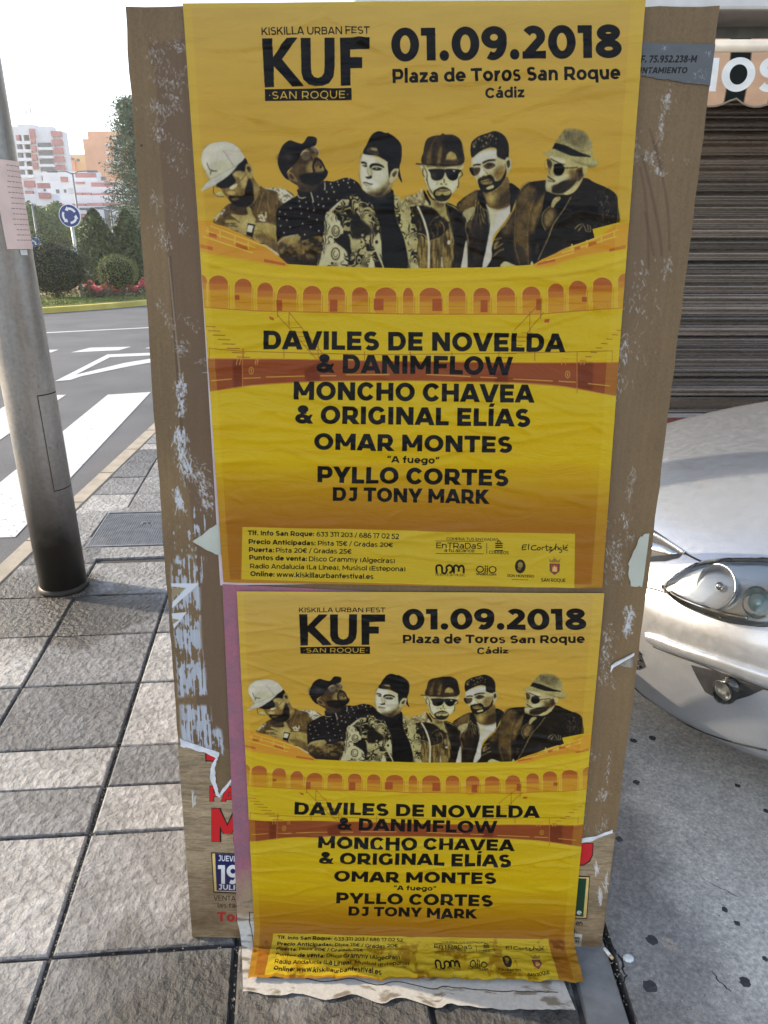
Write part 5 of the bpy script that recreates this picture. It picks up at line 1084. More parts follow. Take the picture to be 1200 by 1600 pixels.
# behind it: battens and struts to stand it, and an added box for shade
m_ply = M('bare_ply', rough=.8).mottled((.2, .14, .08), (.32, .23, .14), 8, stretch=(1, 1, .1))
def prism(name, P, m, par):
    """hexahedron from 4 front points and 4 back points"""
    F_ = [(0, 1, 2, 3), (7, 6, 5, 4), (0, 4, 5, 1), (1, 5, 6, 2), (2, 6, 7, 3), (3, 7, 4, 0)]
    bm = bmesh.new(); vs = [bm.verts.new(p) for p in P]; [bm.faces.new([vs[i] for i in f]) for f in F_]; bmesh.ops.recalc_face_normals(bm, faces=bm.faces); return link(name, bm_mesh(bm, name), m, par)
BW = .44; back_y = 2.32
def prism_box(name, lo, hi): return box(name, [(a + b) / 2 for a, b in zip(lo, hi)], [b - a for a, b in zip(lo, hi)], m_ply.m, board, bevel=.004)
prism_box('shade_box_side', (-.40, 1.25, .004), (-.385, back_y, .37)); prism_box('shade_box_side', (.445, 1.25, .004), (.46, back_y, .37)); prism_box('shade_box_back', (-.384, back_y - .016, .004), (.444, back_y - .001, .37)); prism_box('shade_box_lid', (-.39, 1.25, .372), (.45, back_y - .002, .386))  # unseen box, depth and height chosen to keep sun off the concrete
for x_ in (-.36, .42): tube('rear_strut', [bpt(x_ - .03, 1.72, -.03), (x_, back_y - .05, .385)], .018, m_ply.m, board, 8)
for a in (-.43, 0.0, .43):
    f4 = [bpt(a - .02, .02, -.009), bpt(a + .02, .02, -.009), bpt(a + .02, 1.84, -.009), bpt(a - .02, 1.84, -.009)]; prism('batten', f4 + [p - BN * .028 for p in f4], m_ply.m, board)
# ------------------------------------------------------------------ pasted sheets
def ridges(h, w, n_, seed, lo=.03, hi=.3):
    """paste wrinkles: thin folds, mostly level"""
    rr = np.random.RandomState(seed); H_ = np.zeros((h, w), np.float32); yy, xx = np.mgrid[0:h, 0:w]
    for _ in range(n_):
        cx, cy = rr.rand() * w, rr.rand() * h; L = rr.uniform(lo, hi) * w; a = rr.normal(0, .14); ww = rr.uniform(.7, 1.6) * w / 200
        x0, x1 = int(max(0, cx - L)), int(min(w, cx + L)); y0, y1 = int(max(0, cy - 12)), int(min(h, cy + 12))
        if x1 <= x0 or y1 <= y0: continue
        X, Y = xx[y0:y1, x0:x1] - cx, yy[y0:y1, x0:x1] - cy; yc = a * X + 1.6 * np.sin(X / (L * .6 + 1) * 2 + rr.rand() * 6)
        H_[y0:y1, x0:x1] += rr.uniform(.4, 1) * np.exp(-((Y - yc) / ww) ** 2) * np.exp(-(X / (L * .55)) ** 2)
    return H_
def sheet(name, quad, art_m, NX, NY, off, amp, seed, label, uvs=(0, 0, 1, 1), nr=60, fold=None, lift=None, crump=1.0, skew=0.0, ragged=0.0):
    """a pasted paper sheet whose corners (TL,TR,BR,BL) are board coordinates; fold = height at which it leaves the board for the ground"""
    Hm_ = ridges(NY + 1, NX + 1, nr, seed) * amp * 1.6 + (vnoise(NY + 1, NX + 1, 9, 30, seed + 1, 3) - .5) * amp * 1.3 + (vnoise(NY + 1, NX + 1, 50, 60, seed + 2, 2) - .5) * amp * 1.5
    big = vnoise(NY + 1, NX + 1, 3, 12, seed + 5, 3)
    V, UV = [], []; rag_ = vnoise(2, NX + 1, 1.5, 5, seed + 9, 3)[0]
    for j in range(NY + 1):
        t = j / NY
        for i in range(NX + 1):
            s = i / NX
            a = (quad[0][0] * (1 - s) + quad[1][0] * s) * (1 - t) + (quad[3][0] * (1 - s) + quad[2][0] * s) * t
            b = (quad[0][1] * (1 - s) + quad[1][1] * s) * (1 - t) + (quad[3][1] * (1 - s) + quad[2][1] * s) * t
            b += ragged * (float(rag_[i]) - .5) * max(0, (t - .88) / .12)
            h = off + abs(amp) + float(Hm_[j, i]); ed = min(1, min(s, 1 - s, t * 1.4, 2) * NX / 5)
            h = off + (h - off) * (.35 + .65 * ed)
            if lift: h += lift(s, t)
            if fold is not None and b < fold:
                d = fold - b; p = bpt(a, fold, 0); r_ = p.z; q_ = r_ * math.pi / 2
                if d < q_: ph = d / r_; yo = r_ * (1 - math.cos(ph)); zz = r_ * (1 - math.sin(ph))
                else: ph = math.pi / 2; yo = r_ + d - q_; zz = 0
                hh = h + (.0015 + crump * (.007 * float(big[j, i]) * math.exp(-((d - .07) / .045) ** 2) + .006 * float(big[j, i]) * min(1, d / .03)))
                V.append(Vector((p.x + skew * d, p.y - yo - hh * math.cos(ph), zz + hh * math.sin(ph) + .0015)))
            else:
                V.append(bpt(a, b, h))
            UV.append((uvs[0] + (uvs[2] - uvs[0]) * s, 1 - (uvs[1] + (uvs[3] - uvs[1]) * t)))
    F = []; W1 = NX + 1
    for j in range(NY):
        for i in range(NX): F.append((j * W1 + i, (j + 1) * W1 + i, (j + 1) * W1 + i + 1, j * W1 + i + 1))
    me = pydata(name, V, F, True, UV); o = link(name, me, art_m)
    return o
art = festival_art()
def poster_mat(name, stains):
    m = image_mat(name, art, .36, .17)
    m.bump(m.noise(900, 2, coord='UV'), .06, .001); m.bump(m.noise(9, 6, coord='UV', stretch=(1, 3.6, 1), dist=1.0), .6, .007)
    col = m.col
    if stains:      # rain-soaked foot: paste and mud have browned the paper
        tc = m.n('ShaderNodeTexCoord'); sx = m.n('ShaderNodeSeparateXYZ'); m.l(tc.outputs['UV'], sx.inputs[0])
        nz = m.noise(7, 7, .65, coord='UV', dist=.4); a = m.n('ShaderNodeMath', operation='MULTIPLY_ADD'); m.l(nz, a.inputs[0]); a.inputs[1].default_value = -.16; m.l(sx.outputs[1], a.inputs[2])
        r = m.ramp(a.outputs[0], [(-.0, 1.0), (.012, 1.0), (.022, 0.0)]); n2 = m.noise(11, 6, .7, coord='UV'); k = m.ramp(n2, [(.52, 0.0), (.57, 1.0)])
        q = m.n('ShaderNodeMath', operation='MULTIPLY'); m.l(r, q.inputs[0]); m.l(k, q.inputs[1])
        col = m.mix(q.outputs[0], col, m.mix(1.0, col, (.60, .46, .28), 'MULTIPLY')); m.base(col)
    fl = m.noise(55, 6, .7, coord='UV'); sp = m.ramp(fl, [(.775, 0.0), (.785, 1.0)]); m.base(m.mix(sp, m.col, (.62, .6, .54)))
    return m
m_up = poster_mat('upper_bill_print', False); m_lo = poster_mat('lower_bill_print', True)
P1 = [onb(*p) for p in ((287, 8), (1006, 2), (940, 917), (350, 908))]
P2 = [onb(*p) for p in ((371, 922), (943, 925), (893, 1478), (400, 1478))]
# the sheet is 0.99 m long: run its lower corners on past the board foot
def ext(P, L):
    out = []
    for a, b in ((P[0], P[3]), (P[1], P[2])):
        d = (b[0] - a[0], b[1] - a[1]); l_ = math.hypot(*d); out.append((a[0] + d[0] / l_ * L, a[1] + d[1] / l_ * L))
    return [P[0], P[1], out[1], out[0]]
def curl(s, t): return .004 * max(0, 1 - (1 - s) / .06) ** 2 * max(0, 1 - t / .5) + .002 * max(0, 1 - t / .03) ** 2
# under-sheets first
m_bull = image_mat('bullfight_bill_print', bull_art(), .7, .25); m_bull.bump(m_bull.noise(300, 3), .2, .001)
def board_sheet(name, outline, off, m, uvf, z=None, thick=.0012):
    """flat torn piece pasted on the board, outline in board coordinates"""
    bm = bmesh.new(); vs = [bm.verts.new(bpt(a, b, off)) for a, b in outline]; f = bm.faces.new(vs)
    r = bmesh.ops.extrude_face_region(bm, geom=[f]); bmesh.ops.translate(bm, vec=-BN * thick * .8, verts=[g for g in r['geom'] if isinstance(g, bmesh.types.BMVert)])
    bmesh.ops.recalc_face_normals(bm, faces=bm.faces); bmesh.ops.triangulate(bm, faces=bm.faces)
    me = bm_mesh(bm, name); L = me.uv_layers.new(name='UVMap')
    for lp in me.loops:
        p = me.vertices[lp.vertex_index].co - BO; L.data[lp.index].uv = uvf(p.dot(BU), p.dot(BV))
    return link(name, me, m)
def torn(P, n_=7, j=.0022, seed=1):
    rr = random.Random(seed); out = []
    for a, b in zip(P[:-1], P[1:]):
        for k in range(n_):
            t = k / n_; out.append((a[0] + (b[0] - a[0]) * t + rr.uniform(-j, j), a[1] + (b[1] - a[1]) * t + rr.uniform(-j, j)))
    out.append(P[-1]); return out
bx0, bx1 = bcor[3][0], bcor[2][0]
buv = lambda a, b: ((a - bcor[0][0]) / (bcor[1][0] - bcor[0][0]), max(0, min(1, (b - bcor[3][1]) / .520)))
tp = [onb(*p) for p in ((283, 1160), (300, 1166), (342, 1179), (334, 1196), (332, 1212), (337, 1232), (341, 1241), (365, 1212), (420, 1230), (700, 1300), (900, 1315), (930, 1310), (957, 1299))]
out = torn(tp, 7, .0022, 3)[:-1] + [(bx1 - .001, tp[-1][1]), (bx1 - .001, .002), (bx0 + .001, -.002), (bx0 + .001, tp[0][1])]
tag(board_sheet('bullfight_poster', out, .0016, m_bull.m, buv), 'weathered tan bullfight bill with red letters pasted under the lower yellow bill', 'poster')
m_tear = M('torn_paper_core', rough=.9).mottled((.5, .5, .52), (.72, .73, .76), 60)
ted = [onb(*p) for p in ((281, 1153), (300, 1161), (343, 1175), (341, 1183), (337, 1194), (336, 1212), (340, 1230), (343, 1240), (366, 1208), (367, 1213), (343, 1246), (338, 1242), (329, 1214), (330, 1196), (337, 1184), (325, 1177), (300, 1169), (283, 1166))]
tag(board_sheet('torn_paper_edge', torn(ted + ted[:1], 4, .0015, 6)[:-1], .0022, m_tear.m, buv), 'ragged white tear line of the old bill on the left of the board', 'torn paper')
ted = [onb(*p) for p in ((905, 1309), (930, 1306), (945, 1300), (957, 1295), (957, 1300), (940, 1306), (925, 1313), (905, 1317))]
tag(board_sheet('torn_paper_edge', torn(ted + ted[:1], 4, .001, 7)[:-1], .0022, m_tear.m, buv), 'ragged white tear line of the old bill on the right of the board', 'torn paper')
m_pink = image_mat('violet_bill_print', pink_art(), .55, .4); m_pink.bump(m_pink.noise(10, 5, coord='UV', stretch=(1, 3, 1)), .3, .003)
U2 = [onb(*p) for p in ((348, 912), (935, 940), (850, 1478), (373, 1478))]; U2 = ext(U2, 1.0)
o = sheet('violet_poster', U2, m_pink.m, 60, 150, .0024, .0006, 21, '', nr=40, fold=.045, crump=.0, skew=.22, ragged=.03); tag(o, 'faded violet bill showing left of the lower yellow bill, its white foot on the pavement', 'poster')
U1 = [onb(*p) for p in ((290, 14), (1000, 10), (934, 905), (344.5, 914))]
m_under = M('underpaper', rough=.7).mottled((.42, .26, .34), (.7, .66, .64), 6)
o = sheet('faded_poster', U1, m_under.m, 30, 40, .0016, .0004, 25, '', nr=10); tag(o, 'faded pinkish bill peeping out as a thin edge under the upper yellow bill', 'poster')
o = sheet('festival_poster', P1, m_up.m, 190, 250, .0040, .0030, 7, '', nr=130, lift=curl); tag(o, 'upper yellow festival bill, glossy and wrinkled, pasted at the top of the board', 'poster', 'yellow festival bills')
o = sheet('festival_poster', ext(P2, .957), m_lo.m, 190, 290, .0052, .0030, 13, '', nr=150, fold=.047, ragged=.012); tag(o, 'lower yellow festival bill whose stained foot folds onto the pavement', 'poster', 'yellow festival bills')
# scraps
m_grey = image_mat('grey_bill_print', grey_art(), .35, .25)
gq = [onb(*p) for p in ((996, 67), (1117, 70), (1108, 136), (1050, 126), (1000, 119))]
def guv(a, b, g0=gq): 
    u_ = (a - g0[0][0]) / (g0[1][0] - g0[0][0]); return u_, 1 - (g0[0][1] - b) / (g0[0][1] - g0[2][1])
tag(board_sheet('grey_notice', [gq[0], gq[1]] + torn([gq[2], gq[3], gq[4]], 8, .0014, 5), .0022, m_grey.m, guv), 'torn dark grey notice strip with black slanted lettering, top right of the board', 'notice')
m_pale = M('pale_scrap', rough=.6).mottled((.36, .38, .32), (.48, .5, .43), 12)
tag(board_sheet('paper_scrap', torn([onb(*p) for p in ((302, 846), (325, 828), (344, 816), (346, 868), (325, 860), (302, 846))], 5, .001, 8), .0026, m_pale.m, buv), 'pale green torn triangle of paper left of the upper bill', 'torn paper')
tag(board_sheet('paper_scrap', torn([onb(*p) for p in ((1011, 833), (1000, 838), (990, 860), (982, 880), (982, 900), (986, 915), (1003, 916), (1003, 916.5), (1014, 833))], 4, .0016, 9), .0026, m_pale.m, buv), 'large pale torn scrap of paper on the right edge of the board', 'torn paper')
m_dk = M('dark_print_scrap', rough=.6).mottled((.05, .045, .04), (.4, .37, .3), 60)
tag(board_sheet('paper_scrap', [onb(*p) for p in ((962, 1036), (975, 1030), (989, 1022), (988, 1043), (970, 1040))], .0022, m_dk.m, buv), 'dark printed scrap with a white curled edge, low on the right of the board', 'torn paper')
tag(board_sheet('paper_curl', [onb(*p) for p in ((953, 1049), (954, 1039), (962, 1033), (975, 1027), (990, 1019), (989, 1023), (974, 1031), (966, 1036), (957, 1041))], .006, m_tear.m, buv, thick=.004), 'white curl of torn paper low on the right of the board', 'torn paper')

# grit and sand gathered in the joints and round the feet of things
m_grit = M('grit', rough=.95).mottled((.10, .085, .06), (.42, .36, .27), 90); rr = random.Random(66); V, F = [], []
def pebble(x, y, z, r):
    i = len(V); a = rr.uniform(0, 6.28)
    for k in range(3): V.append((x + r * math.cos(a + k * 2.09), y + r * math.sin(a + k * 2.09), z))
    V.append((x + rr.uniform(-.3, .3) * r, y + rr.uniform(-.3, .3) * r, z + r * rr.uniform(.7, 1.3))); F.extend([(i, i + 1, i + 3), (i + 1, i + 2, i + 3), (i + 2, i, i + 3)])
for _ in range(5200):
    k = rr.random()
    if k < .55:
        c_ = rr.choice((-1, 0, 1)); q = A0 + e1 * (c_ * CW + rr.gauss(0, .004)) + e2 * rr.uniform(-.5, 5)
    elif k < .8:
        q = A0 + e2 * (rr.randint(-1, 8) * RH + rr.gauss(0, .004)) + e1 * rr.uniform(-2.2, 2.6)
    elif k < .9:
        t = rr.uniform(0, 6.28); r_ = .115 + abs(rr.gauss(0, .03)); q = Vector((-1.517 + r_ * math.cos(t), 3.0 + r_ * math.sin(t)))
    else:
        q = Vector((rr.gauss(.515, .008) if rr.random() < .6 else rr.uniform(.5, 1.3), rr.uniform(.8, 2.2)))
    if q.x < kx(q.y) + .1: continue
    pebble(q.x, q.y, -.006 if k < .8 else .0, rr.uniform(.0012, .0034))
tag(link('grit', pydata('grit', V, F), m_grit.m), 'sandy grit lying in the paving joints', 'grit', kind='stuff')
# ------------------------------------------------------------------ roundabout with its planting
RC = Vector((-17.7, 26.7)); RR = 12.05
m_grass = M('lawn', rough=.95).mottled((.075, .10, .018), (.20, .22, .04), 1.4); m_grass.bump(m_grass.noise(40, 3), .6, .03)
m_ykerb = M('yellow_kerb', rough=.7); m_ykerb.mottled((.42, .34, .06), (.62, .52, .12), 2); m_soil = M('ochre_soil', rough=.95).mottled((.22, .13, .06), (.36, .24, .12), .6)
def disc(name, r, z, m, n=96, h=None, c=RC):
    bm = bmesh.new(); ring = [bm.verts.new((c.x + r * math.cos(t), c.y + r * math.sin(t), z)) for t in (2 * math.pi * k / n for k in range(n))]; bm.faces.new(ring)
    if h: 
        lo = [bm.verts.new((v.co.x, v.co.y, z - h)) for v in ring]
        for k in range(n): bm.faces.new((lo[k], lo[(k + 1) % n], ring[(k + 1) % n], ring[k]))
    return link(name, bm_mesh(bm, name), m)
tag(disc('roundabout_kerb', RR, .035, m_ykerb.m, h=.15), kind='structure'); tag(disc('roundabout_lawn', RR - .35, .045, m_grass.m), kind='structure')
tag(disc('roundabout_bed', RR - 4.6, .055, m_soil.m), kind='structure')
m_blade = M('grass_blade', rough=.9).mottled((.07, .10, .02), (.20, .24, .05), 1.2)
rr = random.Random(77); V, F = [], []
for _ in range(9000):
    a = rr.uniform(-1.6, .25); r = RR - .4 - abs(rr.gauss(0, 1.7)); x, y = RC.x + r * math.cos(a), RC.y + r * math.sin(a); t = rr.uniform(0, 3.14); h = rr.uniform(.03, .07); w = .018; i = len(V)
    V += [(x - w * math.cos(t), y - w * math.sin(t), .045), (x + w * math.cos(t), y + w * math.sin(t), .045), (x + rr.uniform(-.02, .02), y + rr.uniform(-.02, .02), .045 + h)]; F.append((i, i + 1, i + 2))
tag(link('grass', pydata('grass', V, F), m_blade.m), 'short yellowish lawn grass on the roundabout', 'grass', kind='stuff')

def leaf_mat(name, lo, hi, sc_=3, rough=.6):
    m = M(name, rough=rough, spec=.3); m.base(m.ramp(m.noise(sc_, 5, .7), [(.3, lo), (.7, hi)])); 
    m.b.inputs['Transmission Weight'].default_value = 0; return m
def leaves(name, pts, size, m, par, seed=1, flat_=.5, aspect=.55):
    """many leaf-sized faces: pts = (position, outward) pairs"""
    rr = random.Random(seed); V, F = [], []
    for p, out in pts:
        n_ = (Vector(out) * .7 + Vector((rr.gauss(0, 1), rr.gauss(0, 1), rr.gauss(0, 1))) * .6).normalized(); a_ = n_.orthogonal().normalized(); b_ = n_.cross(a_); t = rr.uniform(0, 6.28); a2 = a_ * math.cos(t) + b_ * math.sin(t); b2 = n_.cross(a2); s = size * rr.uniform(.6, 1.3); i = len(V)
        V += [p - a2 * s, p - b2 * s * aspect + n_ * s * .15, p + a2 * s, p + b2 * s * aspect + n_ * s * .15]; F.append((i, i + 1, i + 2, i + 3))
    return link(name, pydata(name, V, F), m, par)
def shell(c, rx, ry, rz, n, seed, rough_=.14, zmin=-1, core=.35, lumps=9, lump=.16):
    rr = random.Random(seed); L = [(Vector((rr.gauss(0, 1), rr.gauss(0, 1), rr.gauss(0, 1))).normalized(), rr.uniform(.4, 1)) for _ in range(lumps)]; out = []
    while len(out) < n:
        d = Vector((rr.gauss(0, 1), rr.gauss(0, 1), rr.gauss(0, 1))).normalized()
        if d.z < zmin: continue
        k = 1 + sum(w * lump * max(0, d.dot(l) - .75) / .25 for l, w in L); r = k * (1 - abs(rr.gauss(0, rough_)) if rr.random() > core else k * rr.uniform(.4, .95)) + rr.gauss(0, rough_ * .35)
        out.append((Vector((c[0] + d.x * rx * r, c[1] + d.y * ry * r, c[2] + d.z * rz * r)), d))
    return out
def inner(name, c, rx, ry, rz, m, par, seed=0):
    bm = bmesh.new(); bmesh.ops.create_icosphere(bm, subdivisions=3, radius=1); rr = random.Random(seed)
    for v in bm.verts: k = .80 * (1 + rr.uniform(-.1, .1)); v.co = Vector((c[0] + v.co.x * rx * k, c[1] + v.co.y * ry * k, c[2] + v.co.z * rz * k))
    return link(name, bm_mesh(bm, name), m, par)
m_bark = M('bark', rough=.95).mottled((.06, .045, .03), (.14, .105, .07), 8)
m_lf_dark = leaf_mat('dark_leaf', (.02, .035, .012), (.10, .115, .045), 5); m_lf_ball = leaf_mat('topiary_leaf', (.06, .09, .02), (.26, .30, .07), 4); m_lf_con = leaf_mat('conifer_leaf', (.02, .04, .014), (.11, .15, .05), 3)
m_lf_tree = leaf_mat('tree_leaf', (.035, .075, .018), (.16, .24, .06), .5); m_lf_ar = leaf_mat('fir_leaf', (.05, .085, .05), (.17, .24, .13), 1); m_lf_red = leaf_mat('red_flower', (.30, .02, .03), (.70, .10, .13), 6); m_lf_und = leaf_mat('low_leaf', (.02, .03, .012), (.10, .08, .04), 8)
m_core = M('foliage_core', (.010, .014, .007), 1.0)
def bush(name, u, v, w_px, h_px, mleaf, label, cat, n, size, seed, ratio=1, grp=None, base_z=.05, H_=None, group=None):
    p = on_ground(u, v, base_z); dist = (p - Vector((0, 0, CAM_H))).length; rx = w_px / 2 / 1100 * dist; rz = h_px / 2 / 1100 * dist
    t = tag(empty(name, (p.x, p.y, base_z)), label, cat, group); c = (p.x, p.y, base_z + rz * .98)
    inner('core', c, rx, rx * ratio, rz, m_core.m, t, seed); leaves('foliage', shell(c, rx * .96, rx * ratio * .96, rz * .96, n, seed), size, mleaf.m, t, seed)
    tube('stem', [(p.x, p.y, base_z - .03), (p.x, p.y, base_z + rz * .6)], .06, m_bark.m, t, 8)
    return t
bush('round_shrub', 90, 465, 100, 78, m_lf_dark, 'big dark rounded hedge bush left of the roundabout sign post', 'bush', 9000, .032, 5, 1.0)
bush('topiary_ball', 187, 457, 56, 52, m_lf_ball, 'clipped light green topiary ball on the roundabout', 'bush', 7000, .022, 6)
for i, (u, v, w_, h_, lab) in enumerate(((157, 423, 50, 84, 'left one of the two dark cone shaped conifers'), (206, 424, 46, 84, 'right one of the two dark cone shaped conifers, beside the board'))):
    p = on_ground(u, v, .05); dist = (p - Vector((0, 0, CAM_H))).length; k = 32 / dist; p = Vector((0, 0, CAM_H)) + (p - Vector((0, 0, CAM_H))) * k; p.z = .05; dist = 32; rx = w_ / 2 / 1100 * dist * 1.22; hh = h_ / 1100 * dist * 1.12
    t = tag(empty('conifer', p), lab, 'conifer', 'cone shaped conifers'); rr = random.Random(50 + i); pts = []
    for _ in range(9000):
        z = rr.random() ** .8; prof_ = (1 - z) ** .62 * (.72 + .28 * math.sin(min(1, z * 6) * 1.57)); a = rr.uniform(0, 6.28); r = rx * prof_ * (1 + rr.gauss(-.04, .20)) * (1 + .2 * math.sin(a * 5 + z * 17) * math.sin(z * 31 + i)) ; pts.append((Vector((p.x + r * math.cos(a), p.y + r * math.sin(a), p.z + .1 + z * hh)), Vector((math.cos(a), math.sin(a), .6))))
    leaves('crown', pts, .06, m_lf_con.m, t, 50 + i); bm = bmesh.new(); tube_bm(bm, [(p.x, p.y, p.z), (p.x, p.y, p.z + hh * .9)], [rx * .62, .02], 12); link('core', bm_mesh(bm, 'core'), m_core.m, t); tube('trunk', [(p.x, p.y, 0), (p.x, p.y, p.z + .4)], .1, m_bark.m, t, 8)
# flower bed: red bedding in front of the ball
def strewn(name, P, n, hgt, size, m, label, seed):
    rr = random.Random(seed); pts = []
    for _ in range(n):
        s, t = rr.random(), rr.random(); a = P[0].lerp(P[1], s); b = P[3].lerp(P[2], s); q = a.lerp(b, t); pts.append((Vector((q.x, q.y, .06 + hgt * rr.random() * (.6 + .4 * math.sin(s * 23)))), Vector((0, -.4, 1))))
    o = leaves(name, pts, size, m, None, seed); tag(o, label, 'flowers' if 'flower' in label else 'plants', kind='stuff'); return o
og5 = lambda u, v: on_ground(u, v, .05)
strewn('low_planting', [og5(132, 466), og5(236, 463), og5(236, 452), og5(132, 455)], 3400, .24, .035, m_lf_und.m, 'dark low leafy plants under the red flowers', 8)
strewn('red_flowers', [og5(134, 461), og5(236, 457), og5(236, 450), og5(134, 452)], 2600, .40, .034, m_lf_red.m, 'bed of red and pink flowers around the topiary ball', 9)
m_ochre = M('ochre_block', rough=.9).mottled((.36, .18, .07), (.50, .28, .12), 3)
for u, v, w_, h_, lab in ((145, 446, 16, 14, 'low ochre wall end between the hedge bush and the conifer'), (228, 440, 18, 16, 'low ochre wall end beside the board edge')):
    p = og5(u, v); d_ = p.y; q0 = at_depth(u - w_ / 2, v, d_); q1 = at_depth(u + w_ / 2, v - h_, d_); tag(box('low_wall', ((q0.x + q1.x) / 2, d_ + .4, (q1.z + .0) / 2), (abs(q1.x - q0.x), .5, q1.z), m_ochre.m, bevel=.02), lab, 'wall')

# ------------------------------------------------------------------ signs and lamps round the junction
m_pole = M('sign_pole', rough=.45, metal=.5).mottled((.42, .43, .42), (.58, .58, .56), 9); m_blue = M('sign_blue', (.012, .035, .20), .35); m_blue2 = M('sign_light_blue', (.03, .16, .50), .35); m_wht = M('sign_white', (.78, .78, .78), .4); m_dpole = M('painted_pole', rough=.5).mottled((.12, .15, .17), (.2, .23, .25), 7)
def disc_sign(name, u, v, r_px, Y, base_v, label, col, kind, tilt=0, pr=.03, pu=None):
    c = at_depth(u, v, Y); z_ = (c - Vector((0, 0, CAM_H))); r = r_px / 1100 * (c.y * CP - (c.z - CAM_H) * SP); b = on_ground(u, base_v, 0); pz = .0
    t = tag(empty(name, (c.x, Y + .05, pz)), label, 'road sign')
    tube('post', [(c.x, Y + .06, pz), (c.x, Y + .06, c.z + r * .7)], pr, m_pole.m, t, 12)
    def disk(nm, rad, y, m, th=.006):
        bm = bmesh.new(); a = [bm.verts.new((c.x + rad * math.cos(q), Y + y, c.z + rad * math.sin(q))) for q in (2 * math.pi * k / 40 for k in range(40))]; b2 = [bm.verts.new((v_.co.x, Y + y + th, v_.co.z)) for v_ in a]
        bm.faces.new(a); bm.faces.new(b2[::-1]); [bm.faces.new((a[k], b2[k], b2[(k + 1) % 40], a[(k + 1) % 40])) for k in range(40)]; bmesh.ops.recalc_face_normals(bm, faces=bm.faces); return link(nm, bm_mesh(bm, nm), m, t)
    disk('plate', r, .0, m_wht.m, .02); disk('face', r * .93, -.007, col)
    def flatp(nm, P, y=-.010):
        bm = bmesh.new(); a = [bm.verts.new((c.x + x * r, Y + y, c.z + z * r)) for x, z in P]; bm.faces.new(a); bmesh.ops.triangulate(bm, faces=bm.faces); bm2 = link(nm, bm_mesh(bm, nm), m_wht.m, t); return bm2
    if kind == 'round':
        for k in range(3):
            a0 = R(100 + 120 * k); n = 9; ri, ro = .50, .70
            A = [(math.cos(a0 - R(70) * j / n) * ro, math.sin(a0 - R(70) * j / n) * ro) for j in range(n + 1)]; B = [(math.cos(a0 - R(70) * j / n) * ri, math.sin(a0 - R(70) * j / n) * ri) for j in range(n + 1)]
            # sense of travel: anticlockwise, heads at a0
            h = [(math.cos(a0) * .82, math.sin(a0) * .82), (math.cos(a0 + R(28)) * .60, math.sin(a0 + R(28)) * .60), (math.cos(a0) * .38, math.sin(a0) * .38)]
            bm = bmesh.new(); va = [bm.verts.new((c.x + x * r, Y - .010, c.z + z * r)) for x, z in A]; vb = [bm.verts.new((c.x + x * r, Y - .010, c.z + z * r)) for x, z in B]; [bm.faces.new((va[j], va[j + 1], vb[j + 1], vb[j])) for j in range(n)]
            hv = [bm.verts.new((c.x + x * r, Y - .0101, c.z + z * r)) for x, z in h]; bm.faces.new(hv); link('arrow', bm_mesh(bm, 'arrow'), m_wht.m, t)
    else:
        ca, sa = math.cos(tilt), math.sin(tilt); P = [(-.6, -.13), (.1, -.13), (.1, -.38), (.66, 0), (.1, .38), (.1, .13), (-.6, .13)]; flatp('arrow', [(x * ca - y * sa, x * sa + y * ca) for x, y in P])
    return t
disc_sign('roundabout_sign', 109, 337, 17, 22.4, 473, 'blue round roundabout sign with three white arrows on a pale post', m_blue.m, 'round', pr=.045)
disc_sign('arrow_sign', 55, 379, 8, 31, 410, 'small light blue keep right arrow sign next to the lamp post', m_blue2.m, 'a', R(-42), .03)
disc_sign('arrow_sign', 111.5, 397, 7.5, 36, 412, 'small blue arrow sign pointing right, low behind the roundabout sign', m_blue2.m, 'a', 0, .03)
def street_lamp(u_top, v_top, u_dir, Y, label, r=.09, arms=(1,), col=None):
    c = at_depth(u_top, v_top, Y); t = tag(empty('street_lamp', (c.x, Y, 0)), label, 'street lamp', 'street lamps beyond the roundabout')
    tube('pole', [(c.x, Y, -.1), (c.x, Y, c.z)], [r, r * .6], (col or m_dpole).m, t, 10)
    for s in arms:
        tube('arm', [(c.x, Y, c.z - .1), (c.x + s * .5, Y, c.z + .1), (c.x + s * 1.3, Y, c.z + .12)], r * .4, (col or m_dpole).m, t, 8); box('lamp_head', (c.x + s * 1.6, Y, c.z + .1), (.8, .3, .14), (col or m_dpole).m, t, bevel=.04)
street_lamp(113, 270, 0, 62, 'tall street lamp with twin heads above the roundabout sign', .11, (-1, 1)); street_lamp(50, 318, 0, 44, 'grey street lamp between the steel post and the roundabout sign', .09, (-1,)); street_lamp(136, 327, 0, 50, 'street lamp left of the left conifer', .10, (1,)); street_lamp(173, 329, 0, 50, 'street lamp between the two conifers', .10, (1, -1))

